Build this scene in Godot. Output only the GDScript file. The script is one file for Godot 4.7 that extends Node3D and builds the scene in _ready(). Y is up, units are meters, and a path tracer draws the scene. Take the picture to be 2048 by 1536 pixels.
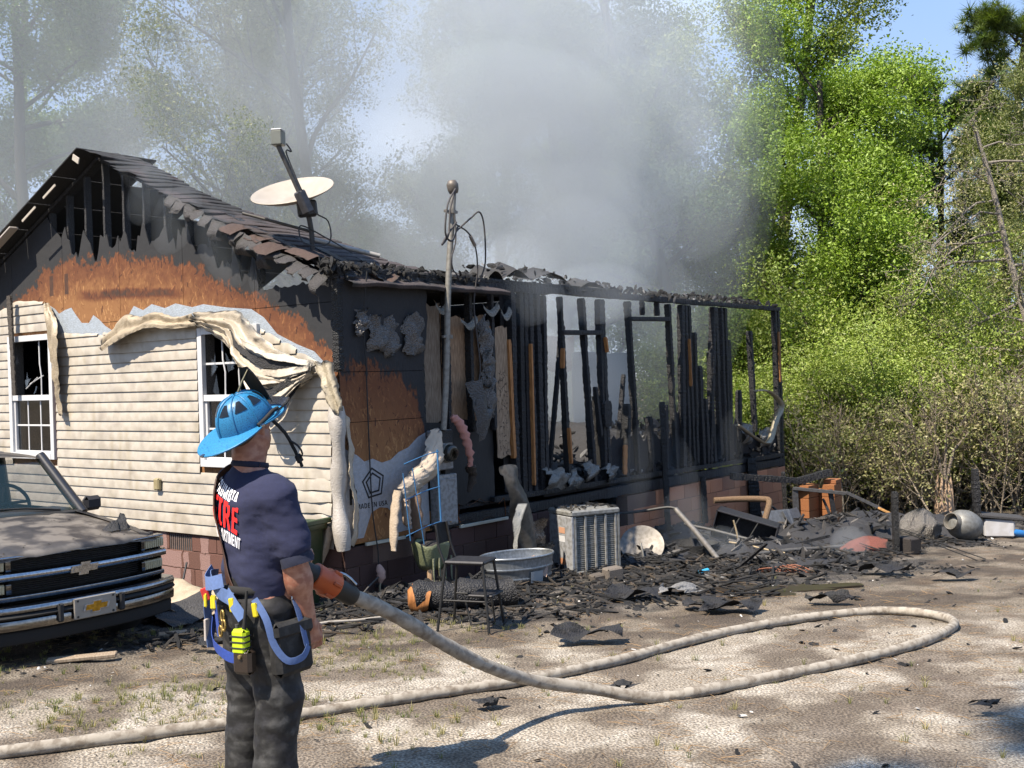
extends Node3D

# ---------------------------------------------------------------- mesh builder
class MB:
	var v := PackedVector3Array()
	var n := PackedVector3Array()
	var c := PackedColorArray()
	var uv := PackedVector2Array()
	var ix := PackedInt32Array()
	var col := Color.WHITE
	func vert(p: Vector3, nn: Vector3, t := Vector2.ZERO) -> int:
		v.append(p); n.append(nn); c.append(col); uv.append(t)
		return v.size() - 1
	func tri(a: Vector3, b: Vector3, d: Vector3, out := Vector3.ZERO) -> void:
		var nn := (d - a).cross(b - a)
		if nn.length_squared() < 1e-16: return
		nn = nn.normalized()
		if out != Vector3.ZERO and nn.dot(out) < 0.0:
			var t := b; b = d; d = t; nn = -nn
		var i := vert(a, nn, Vector2(a.x, a.y)); vert(b, nn, Vector2(b.x, b.y)); vert(d, nn, Vector2(d.x, d.y))
		ix.append(i); ix.append(i + 1); ix.append(i + 2)
	func quad(a: Vector3, b: Vector3, d: Vector3, e: Vector3, out := Vector3.ZERO) -> void:
		tri(a, b, d, out); tri(a, d, e, out)
	func box(xf: Transform3D, s: Vector3, bev := 0.0) -> void:
		# box with chamfered edges, centred
		var h := s * 0.5
		var o := xf.origin
		for ax in 3:
			var u := (ax + 1) % 3
			var w := (ax + 2) % 3
			for sg in [-1.0, 1.0]:
				var q: Array[Vector3] = []
				for k in [[-1, -1], [1, -1], [1, 1], [-1, 1]]:
					var p := Vector3.ZERO
					p[ax] = h[ax] * sg
					p[u] = (h[u] - bev) * k[0]
					p[w] = (h[w] - bev) * k[1]
					q.append(xf * p)
				var od := Vector3.ZERO; od[ax] = sg
				quad(q[0], q[1], q[2], q[3], xf.basis * od)
		if bev > 0.0:
			for ax in 3:
				var u := (ax + 1) % 3
				var w := (ax + 2) % 3
				for su in [-1.0, 1.0]:
					for sw in [-1.0, 1.0]:
						var q: Array[Vector3] = []
						for k in [[-1, 0], [1, 0], [1, 1], [-1, 1]]:
							var p := Vector3.ZERO
							p[ax] = (h[ax] - bev) * k[0]
							p[u] = (h[u] - (bev if k[1] == 0 else 0.0)) * su
							p[w] = (h[w] - (0.0 if k[1] == 0 else bev)) * sw
							q.append(xf * p)
						var od := Vector3.ZERO; od[u] = su; od[w] = sw
						quad(q[0], q[1], q[2], q[3], xf.basis * od)
	func bx(a: Vector3, b: Vector3, bev := 0.0) -> void:
		box(Transform3D(Basis(), (a + b) * 0.5), (b - a).abs(), bev)
	func grid(rows: Array, flip := false, closed := false, uvs := Vector2.ONE) -> void:
		# smooth surface through rows of points; rows: Array of PackedVector3Array
		var R := rows.size()
		var C: int = rows[0].size()
		var base := v.size()
		for i in R:
			for j in C:
				var j0 := j - 1
				var j1 := j + 1
				if closed:
					if j0 < 0: j0 = C - 2
					if j1 > C - 1: j1 = 1
				else:
					j0 = maxi(j0, 0); j1 = mini(j1, C - 1)
				var du: Vector3 = rows[i][j1] - rows[i][j0]
				var dv: Vector3 = rows[mini(i + 1, R - 1)][j] - rows[maxi(i - 1, 0)][j]
				var nn := du.cross(dv)
				if flip: nn = -nn
				nn = nn.normalized() if nn.length_squared() > 1e-18 else Vector3.UP
				vert(rows[i][j], nn, Vector2(float(j) / (C - 1), float(i) / (R - 1)) * uvs)
		for i in R - 1:
			for j in C - 1:
				var a := base + i * C + j
				if flip:
					for k in [a, a + 1, a + C, a + 1, a + C + 1, a + C]: ix.append(k)
				else:
					for k in [a, a + C, a + 1, a + 1, a + C, a + C + 1]: ix.append(k)
	func tube(pts: Array, rad: Array, sides := 8, cap := true, jit := 0.0, sq := 1.0) -> void:
		# swept tube through points; one radius per point
		var N := pts.size()
		var rows := []
		var t0: Vector3 = (pts[1] - pts[0]).normalized()
		var up := Vector3.UP if absf(t0.y) < 0.9 else Vector3.RIGHT
		var s := t0.cross(up).normalized()
		for i in N:
			var t: Vector3 = (pts[mini(i + 1, N - 1)] - pts[maxi(i - 1, 0)]).normalized()
			s = (s - t * s.dot(t)).normalized()
			var b := t.cross(s)
			var r: float = rad[i] if i < rad.size() else rad[-1]
			var row := PackedVector3Array()
			for k in sides + 1:
				var a := TAU * k / sides
				var rr := r * (1.0 + jit * sin(k % sides * 7.3 + i * 2.7) )
				row.append(pts[i] + (s * cos(a) + b * sin(a) * sq) * rr)
			rows.append(row)
		grid(rows, true, true)
		if cap:
			for e in [0, N - 1]:
				var od: Vector3 = (pts[e] - pts[1 if e == 0 else N - 2]).normalized()
				for k in sides: tri(pts[e], rows[e][k], rows[e][k + 1], od)
	func lathe(prof: Array, xf: Transform3D, sides := 24, sx := 1.0, sz := 1.0) -> void:
		var rows := []
		for p in prof:
			var row := PackedVector3Array()
			for k in sides + 1:
				var a := TAU * k / sides
				row.append(xf * Vector3(cos(a) * p.x * sx, p.y, sin(a) * p.x * sz))
			rows.append(row)
		grid(rows, false, true)
	func prism(poly: PackedVector2Array, xf: Transform3D, d: float, face_uv := 0.0) -> void:
		# polygon in local xy, extruded from z = 0 to z = d
		var t := Geometry2D.triangulate_polygon(poly)
		var zz := xf.basis.z
		for k in range(0, t.size(), 3):
			var q := [poly[t[k]], poly[t[k + 1]], poly[t[k + 2]]]
			for z in [0.0, d]:
				var b := v.size()
				tri(xf * Vector3(q[0].x, q[0].y, z), xf * Vector3(q[1].x, q[1].y, z), xf * Vector3(q[2].x, q[2].y, z), zz * (1.0 if z * d > 0.0 or (z == 0.0 and d < 0.0) else -1.0))
		for k in poly.size():
			var a := poly[k]
			var b := poly[(k + 1) % poly.size()]
			var m := (a + b) * 0.5
			var e := (b - a).orthogonal().normalized()
			if Geometry2D.is_point_in_polygon(m + e * 0.0007, poly): e = -e
			quad(xf * Vector3(a.x, a.y, 0), xf * Vector3(b.x, b.y, 0), xf * Vector3(b.x, b.y, d), xf * Vector3(a.x, a.y, d), xf.basis * Vector3(e.x, e.y, 0))
	func add(m: MB, xf: Transform3D) -> void:
		var b := v.size()
		for i in m.v.size():
			v.append(xf * m.v[i]); n.append((xf.basis * m.n[i]).normalized()); c.append(m.c[i]); uv.append(m.uv[i])
		for i in m.ix: ix.append(i + b)
	func mesh() -> ArrayMesh:
		var a := []
		a.resize(Mesh.ARRAY_MAX)
		a[Mesh.ARRAY_VERTEX] = v; a[Mesh.ARRAY_NORMAL] = n; a[Mesh.ARRAY_COLOR] = c; a[Mesh.ARRAY_TEX_UV] = uv; a[Mesh.ARRAY_INDEX] = ix
		var m := ArrayMesh.new()
		m.add_surface_from_arrays(Mesh.PRIMITIVE_TRIANGLES, a)
		return m

# ---------------------------------------------------------------- shared state
var rng := RandomNumberGenerator.new()
var fn := FastNoiseLite.new()
var M := {}
# house frame: x along the long wall, y up, z out of the long wall
var HX := Transform3D(Basis(Vector3.UP, 0.9120), Vector3(-1.693, 0, -11.094))

func R(a: float, b: float) -> float: return rng.randf_range(a, b)
func lin(r: float, g: float, b: float) -> Color: return Color(r, g, b).linear_to_srgb()
func ns(x: float, y: float, z := 0.0) -> float: return fn.get_noise_3d(x * 100.0, y * 100.0, z * 100.0)
func sm(a: float, b: float, x: float) -> float:
	var t := clampf((x - a) / (b - a), 0, 1)
	return t * t * (3 - 2 * t)

func put(mb, called: String, m: Material, parent: Node = self) -> MeshInstance3D:
	var o := MeshInstance3D.new()
	o.name = called
	o.mesh = mb.mesh() if mb is MB else mb
	o.material_override = m
	parent.add_child(o, true)
	return o
func tag(o: Node, label: String, cat: String, group := "") -> Node:
	o.set_meta("label", label); o.set_meta("category", cat)
	if group: o.set_meta("group", group)
	return o
func thing(called: String, label: String, cat: String, group := "", at := Vector3.ZERO, turn := 0.0) -> Node3D:
	var o := Node3D.new()
	o.name = called; add_child(o, true); o.position = at; o.rotation.y = turn
	tag(o, label, cat, group)
	return o
func kind(o: Node, k: String) -> Node:
	o.set_meta("kind", k); return o
func copy(o: Node3D, label: String, at: Vector3, turn := 0.0, sc := Vector3.ONE) -> Node3D:
	var d: Node3D = o.duplicate()
	add_child(d, true)
	d.position = at; d.rotation.y = turn; d.scale = sc
	d.set_meta("label", label)
	return d
func many(called: String, mesh: Mesh, m: Material, xfs: Array, cols: Array = [], parent: Node = self) -> MultiMeshInstance3D:
	var mm := MultiMesh.new()
	mm.transform_format = MultiMesh.TRANSFORM_3D
	mm.use_colors = cols.size() > 0
	mm.mesh = mesh
	mm.instance_count = xfs.size()
	for i in xfs.size():
		mm.set_instance_transform(i, xfs[i])
		if cols.size(): mm.set_instance_color(i, cols[i % cols.size()])
	var o := MultiMeshInstance3D.new()
	o.name = called; o.multimesh = mm; o.material_override = m
	parent.add_child(o, true)
	kind(o, "stuff")
	return o
func H(v: float, h: float, w: float) -> Vector3: return HX * Vector3(v, h, w)
func gy0(Z: float) -> float:
	if Z < 5.0: return 0.0
	if Z < 11.0: return -0.042 * (Z - 5.0)
	if Z < 25.0: return -0.252 - 0.06 * (Z - 11.0)
	return -1.092
func gy(x: float, z: float) -> float:
	return gy0(-z) + 0.02 * ns(x * 0.3, z * 0.3) + 0.008 * ns(x * 1.7, z * 1.7, 3.0)
func hg(v: float, w: float) -> Vector3:   # point on the ground, house frame coordinates
	var p := H(v, 0, w); p.y = gy(p.x, p.z); return p
func xf(pos: Vector3, rot := Vector3.ZERO, s := Vector3.ONE) -> Transform3D:
	return Transform3D(Basis.from_euler(rot).scaled_local(s), pos)
func along(a: Vector3, b: Vector3, roll := 0.0) -> Transform3D:   # y axis from a to b, centred
	var y := (b - a).normalized()
	var x := y.cross(Vector3.BACK if absf(y.z) < 0.9 else Vector3.RIGHT).normalized()
	return Transform3D(Basis(x, y, x.cross(y)) * Basis(Vector3.UP, roll), (a + b) * 0.5)
func spline(pts: Array, per := 6) -> Array:
	var o := []
	for i in pts.size() - 1:
		var p0: Vector3 = pts[maxi(i - 1, 0)]
		var p3: Vector3 = pts[mini(i + 2, pts.size() - 1)]
		for k in per: o.append(pts[i].cubic_interpolate(pts[i + 1], p0, p3, float(k) / per))
	o.append(pts[-1])
	return o

# ---------------------------------------------------------------- materials
func noise(seed_: int, freq: float, type := FastNoiseLite.TYPE_SIMPLEX_SMOOTH, oct := 4) -> FastNoiseLite:
	var f := FastNoiseLite.new()
	f.seed = seed_; f.frequency = freq; f.noise_type = type; f.fractal_octaves = oct
	return f
func ntex(nz: FastNoiseLite, a: Color, b: Color, lo := 0.25, hi := 0.75, size := 512, mid = null) -> NoiseTexture2D:
	var t := NoiseTexture2D.new()
	t.width = size; t.height = size; t.seamless = true; t.noise = nz
	var g := Gradient.new()
	g.offsets = PackedFloat32Array([lo, hi]); g.colors = PackedColorArray([a, b])
	if mid != null: g.add_point((lo + hi) * 0.5, mid)
	t.color_ramp = g
	return t
func mat(rough := 0.8, color := Color.WHITE, tex: Texture2D = null, scale := 1.0, vc := true, world := false) -> StandardMaterial3D:
	var m := StandardMaterial3D.new()
	m.albedo_color = color; m.roughness = rough
	m.vertex_color_use_as_albedo = vc
	m.cull_mode = BaseMaterial3D.CULL_DISABLED
	if tex:
		m.albedo_texture = tex; m.uv1_triplanar = true; m.uv1_world_triplanar = world; m.uv1_scale = Vector3.ONE * scale
	return m
func relief(m: StandardMaterial3D, t: Texture2D, cm: float) -> StandardMaterial3D:
	m.heightmap_enabled = true; m.heightmap_texture = t; m.heightmap_scale = cm
	return m

func osb_image(W: int, Hh: int, ppm: float, burn: Callable) -> ImageTexture:
	# oriented strand board: thousands of wood strands laid over one another, then charred where the fire got to it
	var im := Image.create(W, Hh, false, Image.FORMAT_RGB8)
	im.fill(Color(0.54, 0.37, 0.215))
	var r := RandomNumberGenerator.new(); r.seed = 77
	for i in int(W * Hh / 42.0):
		var x := r.randf() * W; var y := r.randf() * Hh
		var a := PI / 2 + r.randfn(0.0, 0.55)
		var l := r.randf_range(4, 13); var wd := r.randi_range(1, 2)
		var b := r.randf()
		var cc := Color(0.44, 0.28, 0.14).lerp(Color(0.70, 0.53, 0.34), b)
		if r.randf() < 0.06: cc = Color(0.3, 0.15, 0.05)
		for k in int(l):
			var px := int(x + cos(a) * k); var py := int(y + sin(a) * k)
			for q in wd:
				if px + q >= 0 and px + q < W and py >= 0 and py < Hh: im.set_pixel(px + q, py, cc)
	var st := noise(5, 0.02, FastNoiseLite.TYPE_SIMPLEX_SMOOTH, 5)
	for y in Hh:
		for x in W:
			var s: float = burn.call(x / ppm, (Hh - y) / ppm, st)
			if s > 0.0:
				var c0 := im.get_pixel(x, y)
				# scorched brown first, then black char
				var c1 := c0 * Color(0.66, 0.50, 0.40)
				var c2 := Color(0.13, 0.135, 0.145) * (0.7 + 0.9 * c0.g)
				im.set_pixel(x, y, c0.lerp(c1, clampf(s * 2, 0, 1)).lerp(c2, clampf(s * 2 - 1, 0, 1)))
	return ImageTexture.create_from_image(im)

func make_materials() -> void:
	var fine := ntex(noise(1, 0.03), Color(0.84, 0.84, 0.84), Color.WHITE, 0.3, 0.7)
	var grit := ntex(noise(2, 0.09, FastNoiseLite.TYPE_SIMPLEX_SMOOTH, 5), Color(0.66, 0.65, 0.64), Color(1, 1, 1), 0.3, 0.72)
	var hgt := ntex(noise(3, 0.06), Color.BLACK, Color.WHITE, 0.2, 0.8)
	var cell := noise(4, 0.035, FastNoiseLite.TYPE_CELLULAR, 2)
	cell.cellular_return_type = FastNoiseLite.RETURN_DISTANCE2_SUB
	var ct := ntex(cell, Color.BLACK, Color.WHITE, 0.15, 0.5)
	var faint := ntex(noise(12, 0.02), Color(0.95, 0.945, 0.93), Color.WHITE, 0.3, 0.7)
	M.fine = fine; M.grit = grit; M.hgt = hgt
	# charred timber: alligator cracks
	var cc := ntex(cell, Color(0.45, 0.45, 0.45), Color(1, 1, 1), 0.1, 0.5)
	M.char = relief(mat(0.62, Color.WHITE, cc, 2.2), ct, 0.9)
	M.charred = relief(mat(0.8, Color.WHITE, grit, 1.6), hgt, 0.8)
	M.plain = mat(0.75)
	M.rough = relief(mat(0.9, Color.WHITE, grit, 1.3), hgt, 0.2)
	M.vinyl = mat(0.42, Color.WHITE, faint, 0.7)
	M.melt = relief(mat(0.5, Color.WHITE, faint, 1.4), hgt, 0.25)
	M.white = mat(0.35)
	M.metal = mat(0.42, Color.WHITE, fine, 1.5); M.metal.metallic = 0.75
	M.dull_metal = mat(0.55, Color.WHITE, ntex(noise(18, 0.012, FastNoiseLite.TYPE_SIMPLEX, 6), Color(0.86, 0.85, 0.83), Color(1, 1, 1), 0.3, 0.6), 2.2); M.dull_metal.metallic = 0.35
	M.paint = mat(0.38, Color.WHITE, grit, 1.1); M.paint.clearcoat_enabled = true; M.paint.clearcoat = 0.25; M.paint.clearcoat_roughness = 0.35
	M.chrome = mat(0.16, Color.WHITE, fine, 2.0); M.chrome.metallic = 1.0
	M.rubber = mat(0.85)
	M.cloth = relief(mat(0.95, Color.WHITE, faint, 5.0), hgt, 0.03)
	M.skin = mat(0.5, Color.WHITE, ntex(noise(19, 0.01), Color(0.84, 0.74, 0.72), Color.WHITE, 0.3, 0.7), 4.0); M.skin.subsurf_scatter_enabled = true; M.skin.subsurf_scatter_strength = 0.08
	M.gloss = mat(0.22)
	M.glass = StandardMaterial3D.new(); M.glass.transparency = BaseMaterial3D.TRANSPARENCY_ALPHA; M.glass.albedo_color = Color(0.06, 0.07, 0.07, 0.12); M.glass.roughness = 0.04
	var wood := noise(6, 0.02); wood.domain_warp_enabled = true
	var wt := ntex(wood, Color(0.8, 0.77, 0.74), Color(1, 1, 1), 0.3, 0.7)
	M.wood = mat(0.75, Color.WHITE, wt, 1.0); M.wood.uv1_scale = Vector3(5, 0.6, 5)
	M.block = relief(mat(0.92, Color.WHITE, grit, 2.2), hgt, 0.12)
	M.bark = relief(mat(0.95, Color.WHITE, grit, 1.0), hgt, 2.0)
	M.hose = relief(mat(0.9, Color.WHITE, ntex(noise(20, 0.014, FastNoiseLite.TYPE_SIMPLEX, 6), Color(0.72, 0.69, 0.66), Color(1, 1, 1), 0.3, 0.55), 1.6), hgt, 0.03)
	M.foil = relief(mat(0.4, Color.WHITE, grit, 1.5), hgt, 1.5); M.foil.metallic = 0.3
	M.leaf = mat(0.5); M.leaf.backlight_enabled = true; M.leaf.backlight = Color(0.75, 0.8, 0.35)
	var sg := ntex(noise(14, 0.11, FastNoiseLite.TYPE_SIMPLEX, 6), Color(0.6, 0.58, 0.56), Color(1, 1, 1), 0.25, 0.7)
	var sh := ntex(noise(15, 0.11, FastNoiseLite.TYPE_SIMPLEX, 5), Color.BLACK, Color.WHITE, 0.15, 0.85)
	M.sand = relief(mat(0.95, Color.WHITE, sg, 0.7, true, true), sh, 1.0)
	M.sand.detail_enabled = true; M.sand.detail_blend_mode = BaseMaterial3D.BLEND_MODE_MUL
	M.sand.detail_albedo = ntex(noise(9, 0.012, FastNoiseLite.TYPE_SIMPLEX_SMOOTH, 5), Color(0.68, 0.65, 0.62), Color(1, 1, 1), 0.35, 0.6)
	M.sand.detail_uv_layer = BaseMaterial3D.DETAIL_UV_2
	M.sand.uv2_triplanar = true; M.sand.uv2_world_triplanar = true; M.sand.uv2_scale = Vector3.ONE * 0.16
	M.leather = mat(0.5, Color.WHITE, fine, 6.0)
	M.helmet = mat(0.45, Color.WHITE, ntex(noise(16, 0.05, FastNoiseLite.TYPE_SIMPLEX, 5), Color(0.45, 0.47, 0.5), Color(1, 1, 1), 0.2, 0.42), 5.0)
	M.sheen = mat(0.2, Color.WHITE, grit, 8.0); M.sheen.metallic = 0.3
	M.trouser = relief(mat(0.75, Color.WHITE, ntex(noise(17, 0.012, FastNoiseLite.TYPE_SIMPLEX, 6), Color(0.5, 0.5, 0.5), Color(1, 1, 1), 0.45, 0.75, 512), 2.0), hgt, 0.05)
	M.pane = StandardMaterial3D.new(); M.pane.transparency = BaseMaterial3D.TRANSPARENCY_ALPHA; M.pane.albedo_color = Color(0.16, 0.22, 0.17, 0.28); M.pane.roughness = 0.05
	for q in M.values():
		if q is StandardMaterial3D and q != M.leaf and q != M.glass and q != M.pane: q.albedo_color = lin(0.8, 0.8, 0.8)
	M.water = mat(0.28, Color(0.2, 0.175, 0.15)); M.water.vertex_color_use_as_albedo = false

func _ready() -> void:
	rng.seed = 20; fn.seed = 8; fn.frequency = 0.01; fn.noise_type = FastNoiseLite.TYPE_SIMPLEX_SMOOTH; fn.fractal_octaves = 3
	# camera, sky, sun, exposure
	var cam := Camera3D.new(); cam.name = "camera"; add_child(cam)
	cam.fov = 37.57; cam.near = 0.05; cam.far = 600.0; cam.position = Vector3(0, 1.9, 0)
	cam.basis = Basis(Vector3(0.9996, -0.0283, 0.0), Vector3(0.0283, 0.99958, -0.0056), Vector3(0.00016, 0.0056, 0.99998)).orthonormalized()
	var we := WorldEnvironment.new(); we.name = "environment"; add_child(we)
	var e := Environment.new(); we.environment = e
	e.background_mode = Environment.BG_SKY
	e.tonemap_mode = Environment.TONE_MAPPER_LINEAR
	e.tonemap_exposure = 2.3
	e.sdfgi_enabled = true; e.ssao_enabled = true; e.ssil_enabled = true
	e.volumetric_fog_enabled = true; e.volumetric_fog_density = 0.0
	var sky := Sky.new(); e.sky = sky
	var sm_ := ProceduralSkyMaterial.new(); sky.sky_material = sm_
	sm_.sky_top_color = Color(0.48, 0.68, 0.95); sm_.sky_horizon_color = Color(0.90, 0.95, 1.0); sm_.sky_curve = 0.16
	sm_.ground_bottom_color = Color(0.42, 0.38, 0.32); sm_.ground_horizon_color = Color(0.55, 0.55, 0.5)
	sm_.sky_energy_multiplier = 0.74
	sm_.sky_cover = clouds()
	sm_.sky_cover_modulate = Color(1, 1, 1)
	var sun := DirectionalLight3D.new(); sun.name = "sun"; add_child(sun)
	sun.light_energy = 1.6; sun.light_color = Color(1.0, 0.95, 0.88); sun.light_angular_distance = 0.5; sun.shadow_enabled = true
	sun.look_at_from_position(Vector3.ZERO, Vector3(0.414, -0.829, -0.378))
	make_materials()
	make_ground()
	make_house()
	make_yard()
	make_truck()
	make_person()
	make_hose()
	make_trees()
	make_litter()
	make_smoke()

func clouds() -> ImageTexture:
	var im := Image.create(512, 256, false, Image.FORMAT_RGBA8)
	var f := noise(40, 1.0, FastNoiseLite.TYPE_SIMPLEX_SMOOTH, 5)
	for y in 256:
		var el := (0.5 - (y + 0.5) / 256.0) * PI
		for x in 512:
			var a := (x + 0.5) / 512.0 * TAU
			var d := Vector3(cos(a) * cos(el), sin(el) * 3.0, sin(a) * cos(el))
			var v := sm(0.0, 0.6, f.get_noise_3dv(d * 2.2)) * sm(0.02, 0.15, el)
			im.set_pixel(x, y, Color(1, 1, 1, v * 0.35))
	return ImageTexture.create_from_image(im)

# ---------------------------------------------------------------- ground
func steps(a: float, b: float, d: float, far: float) -> PackedFloat32Array:
	var o := PackedFloat32Array()
	var t := a; var g := d
	var left := []
	while t > -far:
		g *= 1.35; t -= g; left.push_front(t)
	for x in left: o.append(x)
	t = a
	while t < b: o.append(t); t += d
	g = d
	while t < far: o.append(t); g *= 1.35; t += g
	return o

func soil(x: float, z: float) -> Array:   # [colour, how burnt]
	var q := HX.affine_inverse() * Vector3(x, 0, z)
	var n1 := ns(x * 0.35, z * 0.35, 1.0)
	var n2 := ns(x * 1.6, z * 1.6, 5.0)
	var n3 := ns(x * 6.0, z * 6.0, 9.0)
	var sand := Color(0.42, 0.37, 0.295).lerp(Color(0.60, 0.55, 0.465), sm(-0.15, 0.4, n2 + 0.5 * n3))
	var dirt := Color(0.21, 0.175, 0.13).lerp(Color(0.32, 0.27, 0.205), sm(-0.3, 0.4, n2 + n3))
	var ash := Color(0.075, 0.068, 0.06).lerp(Color(0.17, 0.15, 0.125), sm(-0.2, 0.5, n2 + n3))
	# the pale sand drive lies nearest; brown dirt towards the house; black ash along its long wall
	var Z := -z
	var edge := Z - 0.16 * x + 0.9 * n1 + 0.5 * n2
	if x < 0.0: edge += 0.9 * sm(0.0, -2.5, x)
	var c := sand.lerp(dirt, sm(7.9, 9.5, edge))
	var e2 := q.z + 1.3 * n1 + 0.7 * n2 + (1.6 * sm(1.0, -1.5, q.x)) - 0.16 * maxf(q.x, 0.0)
	var b := (1.0 - sm(2.2, 3.5, e2)) * sm(-2.6, -0.9, q.x + 0.5 * n2)
	if q.z < 0.5 and q.x < 0.0: b = maxf(b, 0.75 * sm(-4.2, -2.5, q.x + n2 * 0.6) * sm(1.1, 0.2, q.z))
	if q.x > 15.0: b *= 1.0 - sm(15.0, 17.0, q.x)
	c = c.lerp(ash, b)
	# scattered soot and pine straw on the drive
	var sp := sm(0.30, 0.42, ns(x * 1.1, z * 2.0, 20.0) + 0.5 * n3) * sm(1.2, 3.0, x) * 0.55
	c = c.lerp(Color(0.20, 0.13, 0.075), sp * (1 - b))
	var fo := sm(19.5, 22.0, Z)
	c = c.lerp(Color(0.22, 0.17, 0.10), fo)
	return [c, b]

func make_ground() -> void:
	var xs := steps(-7.0, 10.0, 0.085, 160.0)
	var zs := steps(-22.0, -3.5, 0.085, 160.0)
	var mb := MB.new()
	var W := xs.size()
	for z in zs:
		for x in xs:
			var s := soil(x, z)
			var y := gy(x, z)
			if x > -9 and x < 12 and z > -23 and z < -3:
				y += 0.012 * ns(x * 5.0, z * 5.0, 2.0) + 0.006 * ns(x * 13.0, z * 13.0, 4.0) + float(s[1]) * 0.03 * (ns(x * 3.0, z * 3.0, 7.0) + 0.6 * ns(x * 9.0, z * 9.0, 8.0))
			mb.col = s[0]
			mb.vert(Vector3(x, y, z), Vector3.UP, Vector2(x, z))
	for i in zs.size() - 1:
		for j in W - 1:
			var a := i * W + j
			for k in [a, a + 1, a + W, a + 1, a + W + 1, a + W]: mb.ix.append(k)
			var e := mb.v[a + 1] - mb.v[a]
			var g := mb.v[a + W] - mb.v[a]
			mb.n[a] = g.cross(e).normalized()
	kind(put(mb, "ground", M.sand), "structure")
	# puddle of hose water in the ash
	var pw := MB.new()
	var poly := PackedVector2Array()
	for k in 40:
		var a := TAU * k / 40.0
		var r := 1.0 + 0.35 * sin(a * 3 + 1) + 0.2 * sin(a * 7) + 0.12 * sin(a * 13 + 2)
		poly.append(Vector2(cos(a) * 0.62 * r, sin(a) * 0.26 * r))
	var pc := Vector3(2.55, 0, -11.05)
	pw.prism(poly, Transform3D(Basis(Vector3.UP, 0.1) * Basis(Vector3.RIGHT, -PI / 2), pc + Vector3(0, gy(pc.x, pc.z) + 0.004, 0)), 0.012)
	kind(put(pw, "puddle", M.water), "structure")

func chip(seed_: int) -> MB:   # a broken piece of charcoal
	var r := RandomNumberGenerator.new(); r.seed = seed_
	var mb := MB.new()
	var p := []
	for k in 7:
		var a := TAU * k / 7.0 + r.randf() * 0.5
		var d := r.randf_range(0.55, 1.0)
		p.append(Vector3(cos(a) * d, r.randf_range(-0.1, 0.15), sin(a) * d * 0.6))
	var top := Vector3(r.randf_range(-0.2, 0.2), r.randf_range(0.25, 0.5), r.randf_range(-0.2, 0.2))
	var t2 := top + Vector3(0.35, -0.06, 0.1)
	for k in 7:
		var a: Vector3 = p[k]; var b: Vector3 = p[(k + 1) % 7]
		var tt := top if k < 4 else t2
		mb.tri(a, b, tt, Vector3.UP)
		mb.tri(a, b, Vector3(0, -0.3, 0), Vector3.DOWN)
	mb.tri(p[4], top, t2, Vector3.UP); mb.tri(p[0], top, t2, Vector3.UP)
	return mb

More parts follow.
